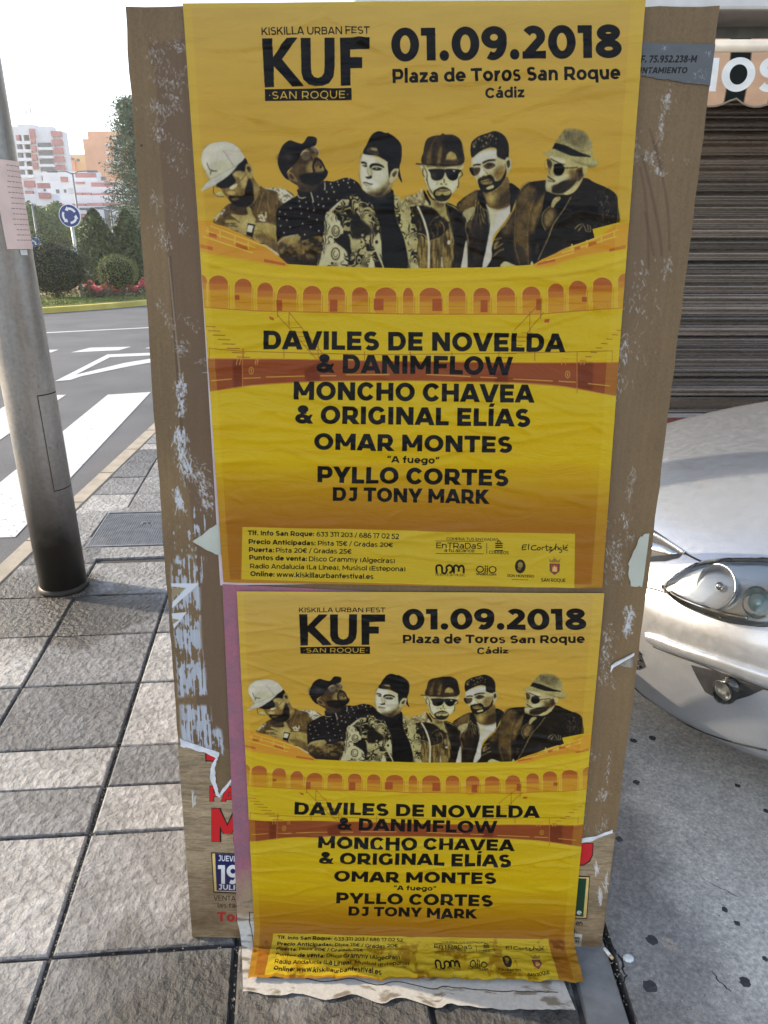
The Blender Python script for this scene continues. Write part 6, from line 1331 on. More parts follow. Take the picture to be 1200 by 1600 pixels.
# ------------------------------------------------------------------ trees
def tree(u, v_base, v_top, w_px, Y, mleaf, label, seed, n=7000, lobes=7, size=.16, name='tree', group=None, trunk=.3):
    b = at_depth(u, v_base, Y); tp = at_depth(u, v_top, Y); H_ = tp.z; dz = (b.y * CP + (CAM_H - b.z) * SP); Rw = w_px / 2 / 1100 * dz; rr = random.Random(seed)
    t = tag(empty(name, (b.x, Y, -.1)), label, 'tree', group); z0 = H_ * trunk
    bm = bmesh.new(); tube_bm(bm, [(b.x, Y, -.15), (b.x + .1, Y, z0), (b.x, Y, H_ * .7)], [Rw * .09 + .06, Rw * .07 + .04, .05], 8)
    L = []
    for k in range(lobes):
        a = rr.uniform(0, 6.28); q = rr.uniform(.1, .62); z = z0 + (H_ - z0) * rr.uniform(.2, .86); c = (b.x + math.cos(a) * Rw * q, Y + math.sin(a) * Rw * q, z); s = Rw * rr.uniform(.38, .58); L.append((c, s)); tube_bm(bm, [(b.x, Y, z0 * .9), ((b.x + c[0]) / 2, (Y + c[1]) / 2, (z0 + c[2]) / 2), c], [.1, .07, .03], 6)
    L.append(((b.x, Y, H_ - Rw * .45), Rw * .5)); link('trunk', bm_mesh(bm, 'trunk', True), m_bark.m, t); pts = []
    for k, (c, s) in enumerate(L): pts += shell(c, s, s, min(s, (H_ - z0) * .45), n // len(L), seed * 31 + k, .18)
    leaves('crown', pts, size, mleaf.m, t, seed); return t
for i, (u, vt, w_, Y, lab) in enumerate(((30, 322, 70, 66, 'round green tree partly behind the steel lamp post'), (66, 324, 60, 62, 'green leafy tree right of the steel lamp post'), (98, 318, 66, 70, 'broad leafy tree behind the roundabout sign'), (128, 345, 44, 60, 'smaller leafy tree right of the roundabout sign'), (182, 362, 60, 74, 'low leafy tree behind the conifers'), (232, 350, 60, 74, 'leafy tree half hidden by the board edge'))):
    tree(u, 408, vt, w_, Y, m_lf_tree, lab, 100 + i, 6500, 7, .17, group='trees beyond the roundabout', trunk=.22)
# tall fir by the board
Y = 45; b = at_depth(228, 405, Y); tp = at_depth(222, 158, Y); t = tag(empty('fir_tree', (b.x, Y, -.1)), 'tall pale green fir rising along the left edge of the board', 'tree'); rr = random.Random(5); pts = []; H_ = tp.z
bm = bmesh.new(); tube_bm(bm, [(b.x, Y, -.2), (b.x, Y, H_)], [.22, .03], 10)
for k in range(190):
    z = 1.2 + (H_ - 1.2) * (k / 190) ** .9; a = k * 2.4; L_ = (1 - z / H_) * 2.0 + .75; L_ *= rr.uniform(.65, 1.1); e = Vector((b.x + math.cos(a) * L_, Y + math.sin(a) * L_, z + .25 - L_ * .08)); s0 = Vector((b.x, Y, z)); tube_bm(bm, [s0, s0.lerp(e, .5) + Vector((0, 0, -.05)), e], [.03, .02, .01], 5)
    for _ in range(80):
        q = rr.random() ** .7; p = s0.lerp(e, q); pts.append((p + Vector((rr.gauss(0, .16), rr.gauss(0, .16), rr.gauss(0, .10))), Vector((0, 0, 1))))
link('trunk', bm_mesh(bm, 'trunk'), m_bark.m, t); leaves('crown', pts, .10, m_lf_ar.m, t, 7, aspect=.4)
# slim dark trunk between sign and conifer
b = og5(133, 441); t = tag(empty('young_tree', (b.x, b.y, 0)), 'young tree with slim dark trunk behind the roundabout sign post', 'tree'); d_ = b.y; tp = at_depth(130, 372, d_); tube('trunk', [(b.x, d_, 0), (b.x - .1, d_, tp.z * .5), (tp.x, d_, tp.z)], [.09, .07, .04], m_bark.m, t, 8); leaves('crown', shell((tp.x, d_, tp.z + .2), .75, .75, .5, 900, 4, .3, lumps=4), .06, m_lf_tree.m, t, 5)

# ------------------------------------------------------------------ far buildings on the rise
m_bwhite = M('white_facade', rough=.85).mottled((.62, .63, .66), (.72, .73, .76), .3); m_bred = M('red_brick_panel', rough=.85).mottled((.36, .13, .13), (.48, .20, .19), .6); m_win = M('dark_window', (.06, .08, .1), .25); m_blind = M('pale_blind', rough=.7).mottled((.42, .43, .44), (.6, .6, .6), 1.5)
m_bora = M('orange_facade', rough=.85).mottled((.62, .30, .16), (.72, .38, .22), .4); m_byel = M('yellow_facade', rough=.85).mottled((.66, .46, .20), (.76, .56, .28), .4)
far = tag(disc('far_rise', 90, .0, m_earth.m, 64, c=Vector((-70, 190))), kind='structure')
def fpt(u, v, Y): return at_depth(u, v, Y)
def fbox(name, u0, v0, u1, v1, Y, dep, m, par, z0=None):
    a, b = fpt(u0, v1, Y), fpt(u1, v0, Y); zlo = a.z if z0 is None else z0
    # use the upright box through these corners
    return box(name, ((a.x + b.x) / 2, Y + dep / 2, (zlo + b.z) / 2), (abs(b.x - a.x), dep, b.z - zlo), m, par)
def frow(par, Y, cells):
    for nm, m, u0, v0, u1, v1, out in cells: fbox(nm, u0, v0, u1, v1, Y - out, out + .05, m, par)
T = tag(empty('apartment_tower', fpt(62, 330, 150)), 'white apartment tower with dark red brick panels, left beyond the trees', 'building')
fbox('wall', 22, 204, 52, 470, 150, 2, m_bwhite.m, T, 0); fbox('wall', 52.2, 197, 80, 470, 149.6, 2.2, m_bwhite.m, T, 0); fbox('wall', 80.2, 205, 98, 470, 150, 2, m_bwhite.m, T, 0); fbox('stair_tower', 44, 194, 53, 300, 149.2, 2, m_bwhite.m, T)
fbox('roof_box', 35, 196, 44, 204, 152, 5, m_bora.m, T)
cells = []
for k in range(5):
    y = 211 + k * 13.2; s = k * 1.4
    cells += [('brick_panel', m_bred.m, 80 + s, y - 6.5, 95 + s, y + 2, .3), ('window', m_win.m, 60 + s, y + 12, 79 + s, y + 20, .1), ('balcony', m_bwhite.m, 59 + s, y + 19, 81 + s, y + 23, 1.0), ('brick_panel', m_bred.m, 47 + s * .9, y - 10, 52.5 + s * .9, y + (0 if k else 4), .6)]
    cells += [('balcony', m_bwhite.m, 25 + s, y + 9, 46 + s, y + 14, 1.0), ('window', m_win.m if k else m_bred.m, 26 + s, y + 0, 45 + s, y + 9, .1), ('pillar', m_bwhite.m, 34.5 + s, y + 0, 36 + s, y + 9, .5)]
frow(T, 149.3, cells)
c = fpt(49, 196, 151); tube('mast', [(c.x, 151, c.z - 1), (c.x, 151, c.z + 3.6)], .10, m_pole.m, T, 6); tube('antenna', [(c.x - .55, 151, c.z + 2), (c.x - .6, 151, c.z + 3.9)], .13, m_pole.m, T, 6); tube('antenna', [(c.x + .3, 151, c.z + 2), (c.x + .3, 151, c.z + 3.9)], .13, m_pole.m, T, 6)
# stepped terraces
cs = tag(empty('terraced_flats', fpt(150, 330, 120)), 'stepped white terraced flats with dark red parapets, behind the trees', 'building')
steps = ((98, 268, 150, 142), (104, 283, 190, 136), (92, 292, 230, 130), (70, 305, 236, 124), (60, 322, 240, 118))
for i, (u0, v0, u1, Y) in enumerate(steps): fbox('wall', u0, v0, u1, 480, Y, 2.5, m_bwhite.m, cs, 0)
cells_by = {142: [], 136: [('brick_panel', m_bred.m, 118, 270, 148, 277, .6), ('brick_panel', m_bred.m, 118, 284, 130, 287, .6), ('brick_panel', m_bred.m, 143, 285, 177, 294, 1.2), ('window', m_win.m, 158, 276, 166, 282, .1), ('brick_panel', m_bred.m, 95, 276, 104, 284, .5)],
            130: [('window', m_win.m, 100, 296, 103, 301, .1), ('window', m_blind.m, 107, 294, 114, 303, .1), ('window', m_win.m, 88, 296, 92, 302, .1), ('brick_panel', m_bred.m, 119, 301, 128, 305, .8), ('brick_panel', m_bred.m, 130, 301, 141, 307, .8), ('brick_panel', m_bred.m, 145, 302, 170, 307, 1.0), ('brick_panel', m_bred.m, 172, 303, 190, 311, 1.0), ('window', m_win.m, 148, 309, 168, 316, .1), ('window', m_blind.m, 136, 310, 143, 317, .1), ('window', m_win.m, 176, 298, 178, 301, .1)],
            124: [('brick_panel', m_bred.m, 114, 318, 132, 326, .8), ('brick_panel', m_bred.m, 136, 317, 160, 322, 1.2), ('brick_panel', m_bred.m, 164, 317, 174, 322, 1.0), ('brick_panel', m_bred.m, 178, 316, 236, 321, 1.2), ('window', m_win.m, 138, 325, 160, 337, .1), ('balcony', m_bwhite.m, 137, 334, 161, 339, 1.0), ('window', m_blind.m, 180, 324, 200, 336, .1), ('brick_panel', m_bred.m, 88, 319, 100, 326, .8)],
            118: [('brick_panel', m_bred.m, 120, 334, 134, 346, .8), ('window', m_win.m, 166, 328, 170, 356, .1), ('window', m_win.m, 172, 328, 174, 356, .1), ('brick_panel', m_bred.m, 180, 340, 232, 345, 1.0), ('window', m_win.m, 184, 348, 200, 360, .1), ('window', m_blind.m, 142, 346, 158, 356, .1)]}
for Y_, c_ in cells_by.items(): frow(cs, Y_, c_)
S = tag(empty('white_block', fpt(58, 330, 112)), 'white blocks with red panels stepping down left of the sign', 'building')
fbox('wall', 36, 286, 60, 480, 112, 2.5, m_bwhite.m, S, 0); fbox('wall', 58.5, 303, 82, 480, 110, 2.5, m_bwhite.m, S, 0)
frow(S, 112, [('brick_panel', m_bred.m, 38 , 282, 52, 292, .5), ('brick_panel', m_bred.m, 40, 298, 50, 306, .5), ('brick_panel', m_bred.m, 42, 312, 50, 320, .5)]); frow(S, 110, [('brick_panel', m_bred.m, 59, 286, 76, 294, .4), ('brick_panel', m_bred.m, 61, 301, 77, 310, .4), ('window', m_win.m, 68, 295, 71, 299, .1)])
Yb = tag(empty('yellow_block', fpt(135, 260, 175)), 'yellow apartment block above the white terraces', 'building'); fbox('wall', 116, 241, 149, 470, 175, 3, m_byel.m, Yb, 0); fbox('wall', 149.3, 245, 161, 470, 175.6, 3, m_byel.m, Yb, 0); fbox('wall', 104, 250, 116, 470, 174, 3, m_bora.m, Yb, 0); frow(Yb, 175, [('panel_joint', m_bred.m, 138, 244, 139, 268, .1), ('window', m_win.m, 120, 248, 124, 252, .1), ('brick_panel', m_bred.m, 104, 246, 112, 250, 1.4)])
O = tag(empty('orange_block', fpt(185, 250, 165)), 'orange and white apartment block rising behind the fir', 'building'); fbox('wall', 171, 205, 220, 470, 165, 3, m_bora.m, O, 0); fbox('wall', 163, 217, 170.8, 470, 164.6, 2.5, m_bora.m, O, 0)
frow(O, 164.6, [('balcony', m_bwhite.m, 164.5 + k * .8, 224 + k * 12.5, 169.5 + k * .8, 228 + k * 12.5, .5) for k in range(4)] + [('balcony', m_bwhite.m, 176 + k * .6, 214 + k * 12.5, 190 + k * .6, 219 + k * 12.5, .9) for k in range(5)] + [('window', m_win.m, 177 + k * .6, 221 + k * 12.5, 186 + k * .6, 225 + k * 12.5, .1) for k in range(4)])

# ------------------------------------------------------------------ people far off by the trees
m_skin = M('skin', (.45, .28, .2), .6); m_top = M('pale_shirt', (.7, .7, .68), .9); m_trs = M('dark_trousers', (.05, .055, .08), .9); m_hair = M('hair', (.02, .015, .01), .8)
def person(u, Y, h, label, top, seed, swing=.2):
    x = at_depth(u, 390, Y).x; t = tag(empty('person', (x, Y, -.1)), label, 'person', 'people beyond the hedge')
    J = dict(pel=(0, 0, .52), che=(0, 0, .74), nec=(0, 0, .83), hea=(0, .005, .90), top=(0, 0, .985), hl=(-.055, 0, .50), kl=(-.06, swing * .25, .28), fl=(-.06, -swing * .1, .03), tl=(-.06, .09 - swing * .1, .01), hr=(.055, 0, .50), kr=(.06, -swing * .1, .28), fr=(.06, -swing * .5, .03), tr=(.06, .09 - swing * .5, .01),
             sl=(-.105, 0, .80), el=(-.125, -.02 - swing * .2, .63), wl=(-.13, .06 - swing * .2, .49), ml=(-.13, .075 - swing * .2, .44), sr=(.105, 0, .80), er=(.125, -.02 + swing * .2, .63), wr=(.13, .06 + swing * .2, .49), mr=(.13, .075 + swing * .2, .44))
    rad = dict(pel=.075, che=.085, nec=.032, hea=.052, top=.035, hl=.055, kl=.036, fl=.025, tl=.018, hr=.055, kr=.036, fr=.025, tr=.018, sl=.036, el=.026, wl=.019, ml=.017, sr=.036, er=.026, wr=.019, mr=.017)
    keys = list(J); E_ = [('pel', 'che'), ('che', 'nec'), ('nec', 'hea'), ('hea', 'top'), ('pel', 'hl'), ('hl', 'kl'), ('kl', 'fl'), ('fl', 'tl'), ('pel', 'hr'), ('hr', 'kr'), ('kr', 'fr'), ('fr', 'tr'), ('che', 'sl'), ('sl', 'el'), ('el', 'wl'), ('wl', 'ml'), ('che', 'sr'), ('sr', 'er'), ('er', 'wr'), ('wr', 'mr')]
    me = bpy.data.meshes.new('body'); me.from_pydata([tuple(q * h for q in J[k]) for k in keys], [(keys.index(a), keys.index(b)) for a, b in E_], []); o = bpy.data.objects.new('body', me); C.objects.link(o); o.parent = t
    md = o.modifiers.new('skin', 'SKIN'); 
    if not me.skin_vertices: me.skin_vertices.new() if hasattr(me.skin_vertices, 'new') else None
    for i, k in enumerate(keys): me.skin_vertices[0].data[i].radius = (rad[k] * h,) * 2; me.skin_vertices[0].data[i].use_root = (k == 'pel')
    s = o.modifiers.new('sub', 'SUBSURF'); s.levels = 1; s.render_levels = 1
    m = M('clothed_figure', rough=.85); tc = m.n('ShaderNodeTexCoord'); sx = m.n('ShaderNodeSeparateXYZ'); m.l(tc.outputs['Object'], sx.inputs[0]); dv = m.n('ShaderNodeMath', operation='DIVIDE'); m.l(sx.outputs[2], dv.inputs[0]); dv.inputs[1].default_value = h
    m.base(m.ramp(dv.outputs[0], [(0, (.03, .03, .03)), (.04, (.05, .055, .08)), (.52, top), (.825, (.45, .28, .2)), (.93, (.03, .02, .015))], 'CONSTANT')); me.materials.append(m.m)
    o.rotation_euler = (0, 0, seed * 1.3); return t
person(79, 58, 1.68, 'person in a white top walking beyond the hedge, leftmost of three', (.72, .72, .7), 1); person(86, 57, 1.72, 'person in pale grey clothes in the middle of three beyond the hedge', (.5, .5, .52), 2, .1); person(93, 56, 1.75, 'person in a white shirt standing rightmost of three beyond the hedge', (.75, .75, .74), 3, .05)

# ------------------------------------------------------------------ hazy air
m_hz = bpy.data.materials.new('hazy_air'); m_hz.use_nodes = True; th = m_hz.node_tree; th.nodes.remove(th.nodes['Principled BSDF']); pv = th.nodes.new('ShaderNodeVolumePrincipled'); pv.inputs['Density'].default_value = .0009; pv.inputs['Color'].default_value = (.97, .97, .98, 1); pv.inputs['Anisotropy'].default_value = .35
th.links.new(pv.outputs[0], th.nodes['Material Output'].inputs['Volume'])
tag(box('haze', (0, 720, 16), (1840, 1620, 35), m_hz.m if hasattr(m_hz, 'm') else m_hz), 'thin bright haze filling the street', 'haze', kind='stuff')
# ------------------------------------------------------------------ silver hatchback, nose towards the pavement
m_silver = M('silver_paint', (.62, .62, .62), .34, .75); m_silver.b.inputs['Coat Weight'].default_value = .8; m_silver.b.inputs['Coat Roughness'].default_value = .06
f = m_silver.noise(500, 2); du = m_silver.noise(14, 6, .7); m_silver.base(m_silver.mix(m_silver.ramp(du, [(.35, 0.0), (.75, .35)]), m_silver.ramp(f, [(.3, (.50, .52, .55)), (.7, (.62, .64, .67))]), (.42, .41, .39)))
m_silver.rough(m_silver.ramp(m_silver.noise(40, 5, .7), [(.3, .28), (.7, .46)]))
m_rub = M('black_rubber', (.02, .02, .02), .75); m_plast = M('black_plastic', rough=.55).mottled((.018, .018, .02), (.035, .035, .036), 50)
m_chrome = M('chrome', (.8, .8, .8), .08, 1.0); m_dim = M('lamp_bowl', (.66, .66, .64), .3, .8)
m_glass = bpy.data.materials.new('lamp_glass'); m_glass.use_nodes = True; t_ = m_glass.node_tree; t_.nodes.remove(t_.nodes['Principled BSDF'])
tr_ = t_.nodes.new('ShaderNodeBsdfTransparent'); gl_ = t_.nodes.new('ShaderNodeBsdfGlossy'); gl_.inputs['Roughness'].default_value = .06; mx_ = t_.nodes.new('ShaderNodeMixShader'); fr_ = t_.nodes.new('ShaderNodeFresnel'); fr_.inputs['IOR'].default_value = 1.75
tr_.inputs[0].default_value = (.86, .87, .86, 1); t_.links.new(fr_.outputs[0], mx_.inputs[0]); t_.links.new(tr_.outputs[0], mx_.inputs[1]); t_.links.new(gl_.outputs[0], mx_.inputs[2]); t_.links.new(mx_.outputs[0], t_.nodes['Material Output'].inputs[0])
m_dglass = M('tinted_window', (.02, .025, .03), .05, 0, .8)
FWD = Vector((-.9945, -.1045, 0)).normalized(); LEFT = Vector((-FWD.y, FWD.x, 0))          # LEFT = the car's left hand
NOSE = Vector((.643, 2.22, 0)) ; W_HALF = .86; LEN = 4.2
if LEFT.x < 0: LEFT = -LEFT
car = tag(empty('parked_car', NOSE - FWD * 2.1), 'silver hatchback with a clear headlight parked nose towards the board', 'car')
def cw(x, y, z): return NOSE + FWD * (-x) + LEFT * y + Vector((0, 0, z))              # x = metres behind the nose
#       z    setback  halfwidth  corner depth
ST = [(.14, .13, .78, .50), (.19, .08, .81, .52), (.26, .055, .83, .54), (.34, .03, .845, .56), (.42, .012, .853, .57), (.50, .0, .858, .58), (.545, .004, .86, .58), (.575, .022, .86, .58), (.60, .045, .86, .57), (.64, .075, .858, .56), (.69, .125, .853, .55),
      (.735, .20, .845, .54), (.775, .30, .83, .53), (.81, .42, .815, .52), (.845, .58, .80, .50), (.875, .78, .785, .46), (.90, .98, .77, .42), (.915, 1.12, .76, .38)]
def contour(set_, w, dep, n=30, full=True):
    P = []
    for i in range(n + 1):          # front centre -> corner
        y = w * math.sin(i / n * math.pi / 2); q = abs(y / w); P.append((set_ + dep * (1 - (1 - q ** 2.2) ** (1 / 1.9)) if q < 1 else set_ + dep, y))
    for k in range(1, 9): P.append((set_ + dep + (LEN - .4 - set_ - dep) * k / 8, w * (1 if k < 7 else .97)))
    P.append((LEN, w * .75)); P.append((LEN + .02, 0))
    return P
import bisect
def interp_st(z):
    zs = [s[0] for s in ST]; i = min(max(bisect.bisect(zs, z) - 1, 0), len(ST) - 2); a, b = ST[i], ST[i + 1]; t = (z - a[0]) / (b[0] - a[0])
    p0 = ST[max(i - 1, 0)]; p3 = ST[min(i + 2, len(ST) - 1)]
    out = []
    for k in (1, 2, 3):
        m1 = (b[k] - p0[k]) / (b[0] - p0[0]) * (b[0] - a[0]); m2 = (p3[k] - a[k]) / (p3[0] - a[0]) * (b[0] - a[0])
        out.append((2 * t ** 3 - 3 * t ** 2 + 1) * a[k] + (t ** 3 - 2 * t ** 2 + t) * m1 + (-2 * t ** 3 + 3 * t ** 2) * b[k] + (t ** 3 - t ** 2) * m2)
    return out
zs = [.14 + (.915 - .14) * k / 46 for k in range(47)]
rows = []
for z in zs:
    s_, w, dep = interp_st(z); dep *= 1.2; P = contour(s_, w, dep)
    zz = []
    for (x, y) in P:        # wings stand slightly proud of the bonnet, which falls to the nose
        zz.append(z)
    rows.append([(x, y, z_) for (x, y), z_ in zip(P, zz)])
V, F = [], []; NP = len(rows[0])
for r_ in rows:
    for x, y, z in r_: V.append(cw(x, y, z))
    for x, y, z in r_[1:-1]: V.append(cw(x, -y, z))
NR = NP * 2 - 2
def vi(r, k):      # k from -(NP-2) .. NP-1
    return r * NR + (k if k >= 0 else NP - 1 + (-k))
ks = list(range(-(NP - 2), NP))
for r in range(len(rows) - 1):
    for a, b in zip(ks[:-1], ks[1:]): F.append((vi(r, a), vi(r, b), vi(r + 1, b), vi(r + 1, a)))
    F.append((vi(r, ks[-1]), vi(r, ks[0]), vi(r + 1, ks[0]), vi(r + 1, ks[-1])))
top = [vi(len(rows) - 1, k) for k in ks]; F.append(top)
bot = [vi(0, k) for k in ks][::-1]; F.append(bot)
body_me = pydata('body', V, F, True)
bmx = bmesh.new(); bmx.from_mesh(body_me); bmesh.ops.recalc_face_normals(bmx, faces=bmx.faces); bmx.to_mesh(body_me)
tree = BVHTree.FromBMesh(bmx)
def hit(u, v):
    o = Vector((0, 0, CAM_H)); d = sight(u, v).normalized(); h = tree.ray_cast(o, d)
    return (h[0], h[1]) if h[0] is not None else (None, None)
def near_surf(p):
    q = tree.find_nearest(p); return q[0], q[1]
def fill_pts(P, step):
    """triangulated grid inside an outline of (u,v), for panels laid on the body"""
    P = [Vector(p) for p in P]; x0, x1 = min(p.x for p in P), max(p.x for p in P); y0, y1 = min(p.y for p in P), max(p.y for p in P)
    from mathutils.geometry import delaunay_2d_cdt
    def inside(q):
        c_ = False; j = len(P) - 1
        for i in range(len(P)):
            if (P[i].y > q.y) != (P[j].y > q.y) and q.x < (P[j].x - P[i].x) * (q.y - P[i].y) / (P[j].y - P[i].y) + P[i].x: c_ = not c_
            j = i
        return c_
    pts = list(P); y = y0 + step / 2
    while y < y1:
        x = x0 + step / 2
        while x < x1:
            q = Vector((x, y))
            if inside(q) and min((q - p).length for p in P) > step * .45: pts.append(q)
            x += step
        y += step
    vs, es, fs, *_ = delaunay_2d_cdt(pts, [(i, (i + 1) % len(P)) for i in range(len(P))], [list(range(len(P)))], 1, 1e-4)
    return vs, fs, len(P)
def panel(name, P, off, m, par, step=9, inset=0, depth=None, dome=0, smooth_out=True, round_=0):
    """P outline noted in the survey picture, found on the body and raised by off"""
    if smooth_out: P = [tuple(p) for p in smooth_path(P, n=4)]
    vs, fs, nb = fill_pts(P, step); V = []; miss = False; last = None
    cx = sum(v.x for v in vs) / len(vs)
    rim = [Vector(p) for p in P]
    for i, v in enumerate(vs):
        h, n_ = hit(v.x, v.y)
        if h is None:
            h, n_ = last if last else (Vector((0, 0, 0)), Vector((0, 0, 1)))
        last = (h, n_)
        if n_.dot(sight(v.x, v.y)) > 0: n_ = -n_
        e = min(min(((v - a).length for a in rim)), 40) / 40
        V.append(h + n_ * (off + dome * math.sqrt(max(0, 1 - (1 - e) ** 2)) ))
    nv = len(V); F = [tuple(f) for f in fs]
    if depth:                                   # skirt back to the body
        base_i = {}
        for i in range(nb): base_i[i] = len(V); h, n_ = hit(vs[i].x, vs[i].y); V.append((h if h is not None else V[i]) - (n_ if n_ is not None else Vector((0, 0, 0))) * .004)
        for i in range(nb): F.append((i, (i + 1) % nb, base_i[(i + 1) % nb], base_i[i]))
    me = pydata(name, V, F, True); b_ = bmesh.new(); b_.from_mesh(me); bmesh.ops.recalc_face_normals(b_, faces=b_.faces); b_.to_mesh(me); b_.free()
    return link(name, me, m, par)
def seam(name, P, r, m, par, lift=.0, n=6, sm=True):
    Q = smooth_path(P, closed=False, n=6) if sm else P; pts = []
    for u, v in Q:
        h, n_ = hit(u, v)
        if h is not None: pts.append(h + (n_ if n_.dot(sight(u, v)) < 0 else -n_) * lift)
    if len(pts) > 2: return tube(name, pts, r, m, par, n)
body = link('body', body_me, m_silver.m, car)
# cabin
def loft(name, secs, m, par, sm=False):
    V, F = [], []; n = len(secs[0])
    for s_ in secs: V += [cw(*p) for p in s_]
    for i in range(len(secs) - 1):
        for k in range(n): F.append((i * n + k, i * n + (k + 1) % n, (i + 1) * n + (k + 1) % n, (i + 1) * n + k))
    F.append(tuple(range(n))); F.append(tuple(range((len(secs) - 1) * n, len(secs) * n))[::-1])
    me = pydata(name, V, F, sm); b_ = bmesh.new(); b_.from_mesh(me); bmesh.ops.recalc_face_normals(b_, faces=b_.faces); b_.to_mesh(me); b_.free(); return link(name, me, m, par)
cab = lambda x0, x1, w, z: [(x0 + .10, -w * .8, z), (x0, 0, z), (x0 + .10, w * .8, z), (x0 + .3, w, z), (x1 - .1, w, z), (x1, w * .7, z), (x1, -w * .7, z), (x1 - .1, -w, z), (x0 + .3, -w, z)]
loft('glasshouse', [cab(1.15, 4.05, .76, .90), cab(1.75, 3.85, .64, 1.30)], m_dglass.m, car); loft('roof', [cab(1.74, 3.87, .65, 1.302), cab(1.95, 3.65, .58, 1.36)], m_silver.m, car)
for sgn in (-1, 1):
    for (xa, za, xb, zb, ya, yb) in ((1.28, .91, 1.95, 1.31, .74, .635), (2.65, .91, 2.62, 1.31, .765, .645), (3.98, .91, 3.7, 1.31, .74, .62)): tube('pillar', [cw(xa, sgn * ya, za), cw(xb, sgn * yb, zb)], .028, m_silver.m, car, 8)
    box('door_mirror', cw(1.65, sgn * .93, .98), (.12, .2, .14), m_silver.m, car, rot=Matrix.Rotation(math.atan2(LEFT.y, LEFT.x), 3, 'Z'), bevel=.03)
m_tyre = M('tyre', (.02, .02, .02), .8); m_rim = M('alloy_rim', (.5, .5, .5), .35, .8)
for x in (.92, 3.45):
    for sgn in (-1, 1):
        c0 = cw(x, sgn * .70, .31); ax = LEFT * sgn
        tyre = tube('wheel', [c0 - ax * .02, c0, c0 + ax * .15, c0 + ax * .18], [.27, .31, .31, .27], m_tyre.m, car, 32); tube('rim', [c0 + ax * .175, c0 + ax * .187], [.2, .18], m_rim.m, tyre, 24)
# grille, grille bar, lower intake, headlight, foglight, rubbing strip
panel('grille', [(960, 806), (1016, 831), (1046, 848), (1069, 864), (1060, 872), (1040, 877), (1012, 878), (960, 872)], .002, m_plast.m, car, smooth_out=False)
seam('grille_trim', [(975, 812), (1016, 832), (1046, 849), (1070, 865)], .006, m_chrome.m, car, .004)
panel('grille_bar', [(975, 826), (1016, 846), (1045, 858), (1060, 866), (1045, 868), (1012, 860), (975, 845)], .008, m_chrome.m, car, smooth_out=False, depth=True)
panel('lower_intake', [(965, 1000), (993, 1007), (1001, 1020), (1009, 1041), (1000, 1046), (965, 1046)], .002, m_plast.m, car, smooth_out=False)
for k in range(3): seam('intake_fin', [(970, 1012 + k * 11), (990, 1014 + k * 11), (1002, 1020 + k * 10)], .003, m_plast.m, car, .006)
HL = [(1039, 924), (1047, 911), (1070, 894), (1098, 882.5), (1135, 878), (1200, 879), (1250, 886), (1275, 905), (1265, 940), (1235, 968), (1200, 978.5), (1171, 977), (1135, 971.5), (1102, 961), (1066, 945)]
hl = panel('headlight', HL, .0015, m_dim.m, car, step=10)
def bowl(name, u, v, r, dpt, m, par, bez=None):
    h, n_ = hit(u, v)
    if h is None: h, n_ = near_surf(at_depth(u, v, 1.7)); print('MISS', name)
    if n_.dot(sight(u, v)) > 0: n_ = -n_
    n_ = (n_ * .5 + FWD * .5).normalized(); a_ = n_.orthogonal().normalized(); b_ = n_.cross(a_); bm = bmesh.new(); prev = None; K = 9
    for j in range(K + 1):
        t = j / K; rr_ = r * math.sin(t * math.pi / 2) if j else .0008; off = .022 - dpt * math.cos(t * math.pi / 2)
        ring = [bm.verts.new(h + n_ * off + (a_ * math.cos(q_) + b_ * math.sin(q_)) * rr_) for q_ in (2 * math.pi * k / 28 for k in range(28))]
        if prev: [bm.faces.new((prev[k], prev[(k + 1) % 28], ring[(k + 1) % 28], ring[k])) for k in range(28)]
        prev = ring
    o = link(name, bm_mesh(bm, name, True), m, par)
    bm = bmesh.new(); rings = []
    pts = [h + n_ * .022 + (a_ * math.cos(q_) + b_ * math.sin(q_)) * (r + .001) for q_ in (2 * math.pi * k / 28 for k in range(29))]; tube_bm(bm, pts, .0018, 6, False); link('bezel', bm_mesh(bm, 'bezel', True), (bez or m_dim).m, par)
    return h, n_
m_refl = M('reflector', (.9, .9, .9), .05, 1.0)
bowl('main_reflector', 1127, 918, .060, .045, m_refl.m, hl); h2, n2 = bowl('dip_reflector', 1190, 942, .040, .02, m_refl.m, hl)
m_lensb = M('projector_lens', (.55, .75, .75), .05, .2, .8); bm = bmesh.new(); bmesh.ops.create_uvsphere(bm, u_segments=20, v_segments=12, radius=.026); bmesh.ops.translate(bm, vec=h2 + n2 * .012, verts=bm.verts); link('projector', bm_mesh(bm, 'projector', True), m_lensb.m, hl)
h3, n3 = near_surf(at_depth(1127, 918, 1.7)) if hit(1127, 918)[0] is None else hit(1127, 918); bm = bmesh.new(); bmesh.ops.create_uvsphere(bm, u_segments=14, v_segments=8, radius=.012); bmesh.ops.translate(bm, vec=h3 + (n3 if n3.dot(FWD) > 0 else -n3) * .012, verts=bm.verts); link('bulb', bm_mesh(bm, 'bulb', True), m_chrome.m, hl)
panel('lens', HL, .020, m_glass, hl, step=10, depth=True, dome=.022); seam('lens_gap', HL + HL[:1], .0016, m_rub.m, hl, .001, sm=True)
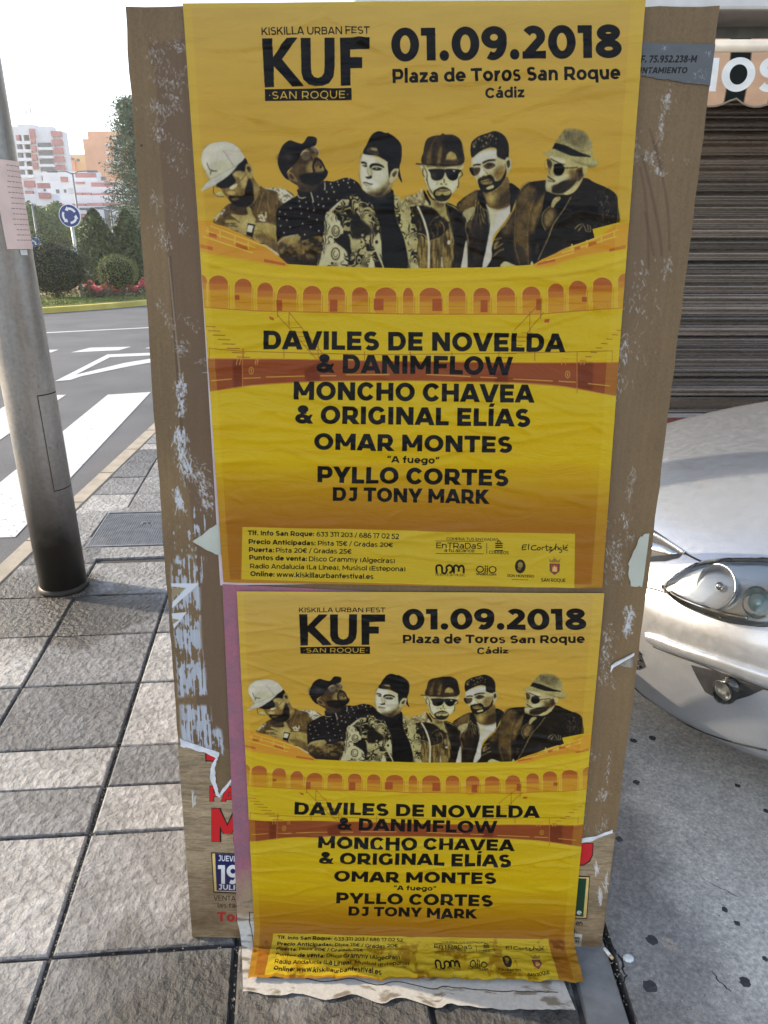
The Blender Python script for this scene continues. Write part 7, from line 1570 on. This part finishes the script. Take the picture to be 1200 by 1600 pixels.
# bright lower step inside the lamp
seam('lamp_step', [(1048, 926), (1075, 940), (1110, 953), (1140, 961), (1170, 966)], .006, m_chrome.m, hl, .006)
FG = [(1080, 1038.6), (1087, 1054), (1094, 1067), (1102, 1081), (1115, 1088), (1131, 1091.5), (1151, 1093), (1171, 1087), (1203, 1072), (1240, 1062), (1203, 1061), (1155, 1058), (1114, 1047)]
fog = panel('fog_recess', FG, .0015, m_plast.m, car, smooth_out=False, step=7)
bowl('fog_lamp', 1138, 1075, .027, .016, m_dim.m, fog, m_plast); panel('fog_glass', [(1138 + 20 * math.cos(t), 1075 + 19 * math.sin(t)) for t in (k / 14 * 2 * math.pi for k in range(14))], .022, m_glass, fog, depth=True, dome=.006, smooth_out=False)
def strip_on(name, up, lo, prof_, m, par, N=70):
    U_, L_ = smooth_path(up, closed=False, n=10), smooth_path(lo, closed=False, n=10)
    def at(P, t):
        x = t * (len(P) - 1); i = min(int(x), len(P) - 2); return P[i] * (1 - x + i) + P[i + 1] * (x - i)
    V, F = [], []; n0 = len(prof_)
    for k in range(N + 1):
        a, b = at(U_, k / N), at(L_, k / N); ta = min(1, k / 4)
        for (f_, off) in prof_:
            q = a * (1 - f_) + b * f_; h, nn = hit(q[0], q[1])
            if h is None: h, nn = last
            last = (h, nn); nn = nn if nn.dot(sight(q[0], q[1])) < 0 else -nn; V.append(h + nn * off * ta)
    for k in range(N):
        for j in range(n0 - 1): F.append((k * n0 + j, k * n0 + j + 1, (k + 1) * n0 + j + 1, (k + 1) * n0 + j))
    me = pydata(name, V, F, True); b_ = bmesh.new(); b_.from_mesh(me); bmesh.ops.recalc_face_normals(b_, faces=b_.faces); b_.to_mesh(me); b_.free(); return link(name, me, m, par)
strip_on('rubbing_strip', [(1007, 988), (1030, 993), (1061, 1005), (1130, 1027), (1200, 1049), (1285, 1072)], [(1010, 999), (1028, 1011), (1055, 1021), (1120, 1044), (1190, 1072), (1275, 1098)], [(0, -.002), (.04, .009), (.25, .013), (.6, .012), (.93, .008), (1, -.002)], m_silver.m, car)
seam('strip_gap', [(1021, 1010), (1050, 1021.5), (1102, 1040.5), (1150, 1061.5), (1200, 1077.5), (1285, 1099)], .0024, m_rub.m, car, .001)
seam('bonnet_gap', [(1016, 826), (1046, 846), (1070, 864), (1100, 879), (1120, 881)], .0028, m_rub.m, car, .0008)
seam('bonnet_gap', [(1100, 879), (1150, 874), (1200, 873), (1260, 872)], .0022, m_rub.m, car, .0006)
# number plate and badge, hidden by the board but part of the car

seam('bumper_seam', [(1040, 926), (1020, 920), (1005, 918), (990, 920)], .0022, m_rub.m, car, .0006)
seam('bumper_lip', [(985, 1068), (1030, 1108), (1075, 1133), (1130, 1155), (1198, 1172)], .005, m_plast.m, car, -.002)
# ------------------------------------------------------------------ steel lamp post at the pavement edge
m_steel = M('galvanised_steel', rough=.42, metal=.55); f1 = m_steel.noise(5, 5); f2 = m_steel.noise(60, 4)
c = m_steel.mix(.5, m_steel.ramp(f1, [(.3, (.20, .21, .22)), (.7, (.36, .34, .31))]), m_steel.ramp(f2, [(.3, (.22, .21, .20)), (.7, (.36, .34, .32))]))
geo = m_steel.n('ShaderNodeNewGeometry'); sp = m_steel.n('ShaderNodeSeparateXYZ'); m_steel.l(geo.outputs['Position'], sp.inputs[0])
q = m_steel.n('ShaderNodeMath', operation='MULTIPLY_ADD'); m_steel.l(f1, q.inputs[0]); q.inputs[1].default_value = -.5; m_steel.l(sp.outputs[2], q.inputs[2])
k = m_steel.ramp(q.outputs[0], [(-.05, 1.0), (.10, .7), (.5, 0.0)]); c = m_steel.mix(k, c, (.035, .033, .03)); 
spk = m_steel.ramp(m_steel.noise(26, 5, .7), [(.66, 0.0), (.72, .8)]); c = m_steel.mix(spk, c, (.12, .10, .08)); dr = m_steel.ramp(m_steel.noise(7, 6, .6, stretch=(1, 1, .12)), [(.48, 0.0), (.62, .55)]); c = m_steel.mix(dr, c, m_steel.mix(1.0, c, (.62, .50, .38), 'MULTIPLY')); m_steel.base(c); m_steel.bump(f2, .12, .002); m_steel.bump(m_steel.noise(3.2, 2), .25, .02)
m_steel.rough(m_steel.ramp(f1, [(.3, .36), (.7, .55)]))
PX, PY, PR = -1.517, 3.0, .104
post = tag(empty('lamp_post', (PX, PY, 0)), 'thick galvanised steel lamp post with a paper notice, standing by the crossing', 'lamp post')
bm = bmesh.new(); tube_bm(bm, [(PX, PY, .0), (PX, PY, .5), (PX, PY, 2.6), (PX, PY, 5), (PX - .0, PY, 8.2)], [PR, PR, PR * .985, PR * .85, PR * .6], 48); link('shaft', bm_mesh(bm, 'shaft', True), m_steel.m, post)
bm = bmesh.new(); tube_bm(bm, [(PX, PY, -.01), (PX, PY, .012), (PX, PY, .022), (PX, PY, .03)], [PR + .008, PR + .008, PR + .003, PR - .004], 48); link('foot_collar', bm_mesh(bm, 'foot_collar', True), m_steel.m, post)
tube('arm', [(PX, PY, 8.1), (PX - .5, PY, 8.5), (PX - 1.5, PY, 8.7)], [.05, .04, .035], m_steel.m, post); box('lamp_head', (PX - 1.8, PY, 8.7), (.75, .28, .12), m_steel.m, post, bevel=.04)
def on_pole(t, z, r): return (PX + r * math.cos(t), PY + r * math.sin(t), z)
def wrap(name, t0, t1, z0, z1, r, m, par, n=14, skew=0, uv=True, cut=0):
    V, UV, F = [], [], []
    for j in range(7):
        for i in range(n + 1):
            s, t = i / n, j / 6; V.append(on_pole(t0 + (t1 - t0) * s + skew * t, z0 + (z1 - z0) * t, r)); UV.append((s, t))
    for j in range(6):
        for i in range(n): F.append((j * (n + 1) + i, j * (n + 1) + i + 1, (j + 1) * (n + 1) + i + 1, (j + 1) * (n + 1) + i))
    return link(name, pydata(name, V, F, True, UV), m, par)
toward = math.atan2(-PY, -PX)     # side that faces the viewer
wrap('hatch_gap', toward + .25, toward + 1.30, .502, .928, PR + .0012, m_black.m, post); hz = wrap('hatch', toward + .275, toward + 1.28, .507, .923, PR + .0022, m_steel.m, post)
p = on_pole(toward + .86, .70, PR + .003); n_ = Vector((math.cos(toward + .86), math.sin(toward + .86), 0))
bm = bmesh.new(); a_ = Vector((0, 0, 1)); b_ = n_.cross(a_); prev = None
for rr_, off in ((.018, 0), (.018, .002), (.012, .002), (.012, .0005), (.0, .0005)):
    ring = [bm.verts.new(Vector(p) + n_ * off + (a_ * math.cos(t) + b_ * math.sin(t)) * max(rr_, .0005)) for t in (2 * math.pi * k / 20 for k in range(20))]
    if prev: [bm.faces.new((prev[k], prev[(k + 1) % 20], ring[(k + 1) % 20], ring[k])) for k in range(20)]
    prev = ring
link('hatch_lock', bm_mesh(bm, 'hatch_lock'), m_steel.m, post)
m_notice = image_mat('small_notice_print', notice_art(), .8, .2)
tag(wrap('paper_notice', toward + .10, toward + 1.35, 1.50, 1.815, PR + .003, m_notice.m, None, skew=-.03), 'faded pinkish paper notice taped round the steel lamp post', 'notice')
m_tape = M('tape', rough=.4).mottled((.5, .5, .48), (.68, .68, .66), 40)
tag(wrap('tape_remnant', toward + .55, toward + .85, 1.478, 1.497, PR + .003, m_tape.m, None), 'scrap of tape under the paper notice on the lamp post', 'tape')

# ------------------------------------------------------------------ shop front behind the car
WY = 5.75
m_wall = M('cream_render', rough=.9).mottled((.52, .49, .43), (.64, .60, .54), 3); m_wall.bump(m_wall.noise(60, 4), .2, .003)
shop = tag(empty('shop_building', (3.2, WY, 0)), 'cream rendered shop with brown roller shutter and striped awning behind the car', 'building')
SX0, SX1 = 1.75, 6.2
for nm, c_, s_ in (('wall', (-.2 + (SX0 + .2) / 2, WY + .35, 1.6), (SX0 + .2, .5, 3.2)), ('wall', (SX1 + 2.4, WY + .35, 1.6), (4.8, .5, 3.2)), ('wall', (5.4, WY + .35, 5.0), (11.2, .5, 3.6))):
    box(nm, c_, s_, m_wall.m, shop)
m_lintel = M('dark_lintel', rough=.6).mottled((.10, .11, .10), (.18, .19, .18), 8)
box('lintel', ((SX0 + SX1) / 2, WY + .30, 2.93), (SX1 - SX0 - .01, .52, .52), m_lintel.m, shop)
m_cornice = M('pale_cornice', rough=.8).mottled((.55, .55, .53), (.7, .7, .68), 5)
cz = at_depth(1150, 15, WY - .34).z; box('cornice', (5.3, WY - .13, cz + .11), (11.0, .42, .22), m_cornice.m, shop, bevel=.02)
m_shut = M('brown_shutter', rough=.38, metal=.5, spec=.8); f = m_shut.noise(3, 4, stretch=(.3, 1, 6)); oi_ = m_shut.n('ShaderNodeObjectInfo'); m_shut.base(m_shut.mix(1.0, m_shut.ramp(f, [(.3, (.07, .058, .050)), (.7, (.18, .155, .135))]), m_shut.ramp(oi_.outputs['Random'], [(0, (.55, .55, .55)), (1, (1.6, 1.55, 1.5))]), 'MULTIPLY')); m_shut.rough(m_shut.ramp(m_shut.noise(30, 4, stretch=(.2, 1, 1)), [(.3, .16), (.7, .38)])); m_shut.bump(m_shut.noise(1.5, 4, stretch=(1, 1, .3)), .35, .02)
# curved slat profile with a rolled lip
SP_ = .082; prof = [(0.0, .0), (-.006, .004), (-.010, .012), (-.004, .018), (.002, .022), (-.010, .034), (-.016, .048), (-.012, .062), (-.002, .072), (.004, .077), (.004, .0815)]
V, F = [], []; XN = 8
for i in range(XN + 1):
    for (y, z) in prof: V.append(((SX1 - SX0 - .04) * (i / XN - .5), y, z))
for i in range(XN):
    for k in range(len(prof) - 1): F.append((i * len(prof) + k, (i + 1) * len(prof) + k, (i + 1) * len(prof) + k + 1, i * len(prof) + k + 1))
slat_me = pydata('slat', V, F, True); slat_me.materials.append(m_shut.m)
rr = random.Random(12); z = .34
while z < 2.62:
    o = bpy.data.objects.new('slat', slat_me); C.objects.link(o); o.parent = shop; o.matrix_parent_inverse = world_of(shop).inverted(); o.location = ((SX0 + SX1) / 2, WY + .10 + rr.uniform(-.004, .004), z); o.rotation_euler = (rr.uniform(-.3, .22), 0, rr.uniform(-.0012, .0012)); z += SP_
box('shutter_blackout', ((SX0 + SX1) / 2, WY + .135, 1.5), (SX1 - SX0 - .02, .02, 2.5), m_black.m, shop)  # black sheet added to block daylight showing between the slats
box('bottom_bar', ((SX0 + SX1) / 2, WY + .09, .285), (SX1 - SX0 - .05, .05, .10), m_shut.m, shop, bevel=.006); tube('bottom_rail', [(SX0 + .03, WY + .03, .225), (SX1 - .03, WY + .03, .225)], .018, m_shut.m, shop)
box('shutter_guide', (SX0 + .01, WY + .07, 1.45), (.07, .09, 2.5), m_shut.m, shop, bevel=.004); box('shutter_guide', (SX1 - .01, WY + .07, 1.45), (.07, .09, 2.5), m_shut.m, shop, bevel=.004)
box('lock_housing', (3.34, WY + .0, .27), (.22, .08, .07), m_shut.m, shop, bevel=.008)
m_redt = M('red_tile', rough=.35, spec=.5).mottled((.13, .035, .028), (.2, .05, .04), 12); m_grout = M('tile_grout', rough=.9).mottled((.4, .36, .32), (.5, .46, .42), 30)
box('tile_bed', (3.4, WY + .12, .09), (7.1, .2, .18), m_grout.m, shop)
bm = bmesh.new(); box_bm(bm, (0, 0, 0), (.193, .012, .10), bevel=.002); tme = bm_mesh(bm, 'tile'); tme.materials.append(m_redt.m)
for row, z in ((0, .028), (1, .132)):
    for k in range(35):
        o = bpy.data.objects.new('tile', tme); C.objects.link(o); o.parent = shop; o.matrix_parent_inverse = world_of(shop).inverted(); o.location = (-.05 + k * .2 + (.1 if row else 0) * 0, WY + .012, z - .004)
# the awning, half rolled
awn = tag(empty('awning', (4, WY, 2.7)), 'salmon and dark green striped awning with white letters on its scalloped hem', 'awning')
m_val = image_mat('awning_cloth_print', valance_art(), .85, .2); m_alu = M('aluminium_bar', rough=.4, metal=.3).mottled((.42, .4, .36), (.56, .54, .5), 6)
AY = 4.62; zt = at_depth(1150, 82, AY).z; zb = at_depth(1150, 161, AY).z; xl = 1.45; xr = 6.0
u0 = (at_depth(1130, 120, AY).x); per = at_depth(1168, 120, AY).x - at_depth(1136, 120, AY).x      # one dark stripe
W_ = per / 92 * 1400
x_art0 = at_depth(1136, 120, AY).x - 378 / 1400 * W_; x_art = lambda x: (x - x_art0) / W_
V, UV, F = [], [], []; NX = 120; NZ = 8; seg = W_ / 1400 * 206
for i in range(NX + 1):
    x = xl + (xr - xl) * i / NX; ph = ((x - (x_art0 + 424 / 1400 * W_)) / seg) % 1.0; drop = .05 * (abs(math.sin(math.pi * ph)) ** .8)
    for j in range(NZ + 1):
        t = j / NZ; zb2 = zb - drop + .03; V.append((x, AY - .012 * math.sin(t * 3) + .010 * math.sin(x * 9) * (1 - t), zb2 + (zt - zb2) * t)); UV.append((x_art(x), (V[-1][2] - zb + .02) / (zt - zb + .02)))
for i in range(NX):
    for j in range(NZ): F.append((i * (NZ + 1) + j, (i + 1) * (NZ + 1) + j, (i + 1) * (NZ + 1) + j + 1, i * (NZ + 1) + j + 1))
hem = link('valance', pydata('valance', V, F, True, UV), m_val.m, awn); m_val.t.nodes['Image Texture'].extension = 'EXTEND'
E_ = [V[i * (NZ + 1)] for i in range(NX + 1)]; tube('hem_piping', [(p[0], p[1] - .004, p[2]) for p in E_], .005, M('hem_piping', (.25, .2, .15), .8).m, awn, 6)
tube('front_bar', [(xl - .05, AY + .02, zt + .035), (xr + .05, AY + .02, zt + .035)], .032, m_alu.m, awn, 16)
m_canv = M('striped_canvas', rough=.9); tcg = m_canv.n('ShaderNodeTexCoord'); sx = m_canv.n('ShaderNodeSeparateXYZ'); m_canv.l(tcg.outputs['Object'], sx.inputs[0])
mo = m_canv.n('ShaderNodeMath', operation='PINGPONG'); ad = m_canv.n('ShaderNodeMath', operation='ADD'); m_canv.l(sx.outputs[0], ad.inputs[0]); ad.inputs[1].default_value = -(x_art0 + 424 / 1400 * W_); m_canv.l(ad.outputs[0], mo.inputs[0]); mo.inputs[1].default_value = seg / 2
m_canv.base(m_canv.ramp(mo.outputs[0], [(0, (.012, .018, .016)), (per / 2, (.5, .33, .23))], 'CONSTANT'))
V = [(xl, AY + .03, zt + .07), (xr, AY + .03, zt + .07), (xr, WY + .02, zt + .27), (xl, WY + .02, zt + .27)]; V += [(a, b, c_ + .004) for a, b, c_ in V]
link('canopy', pydata('canopy', V, [(0, 1, 2, 3), (7, 6, 5, 4), (0, 4, 5, 1), (1, 5, 6, 2), (2, 6, 7, 3), (3, 7, 4, 0)]), m_canv.m, awn)
for x in (xl + .15, xr - .15): tube('folding_arm', [(x, AY + .04, zt + .03), (x + .3, (AY + WY) / 2, zt + .1), (x, WY + .04, zt + .12)], .018, m_alu.m, awn, 8)
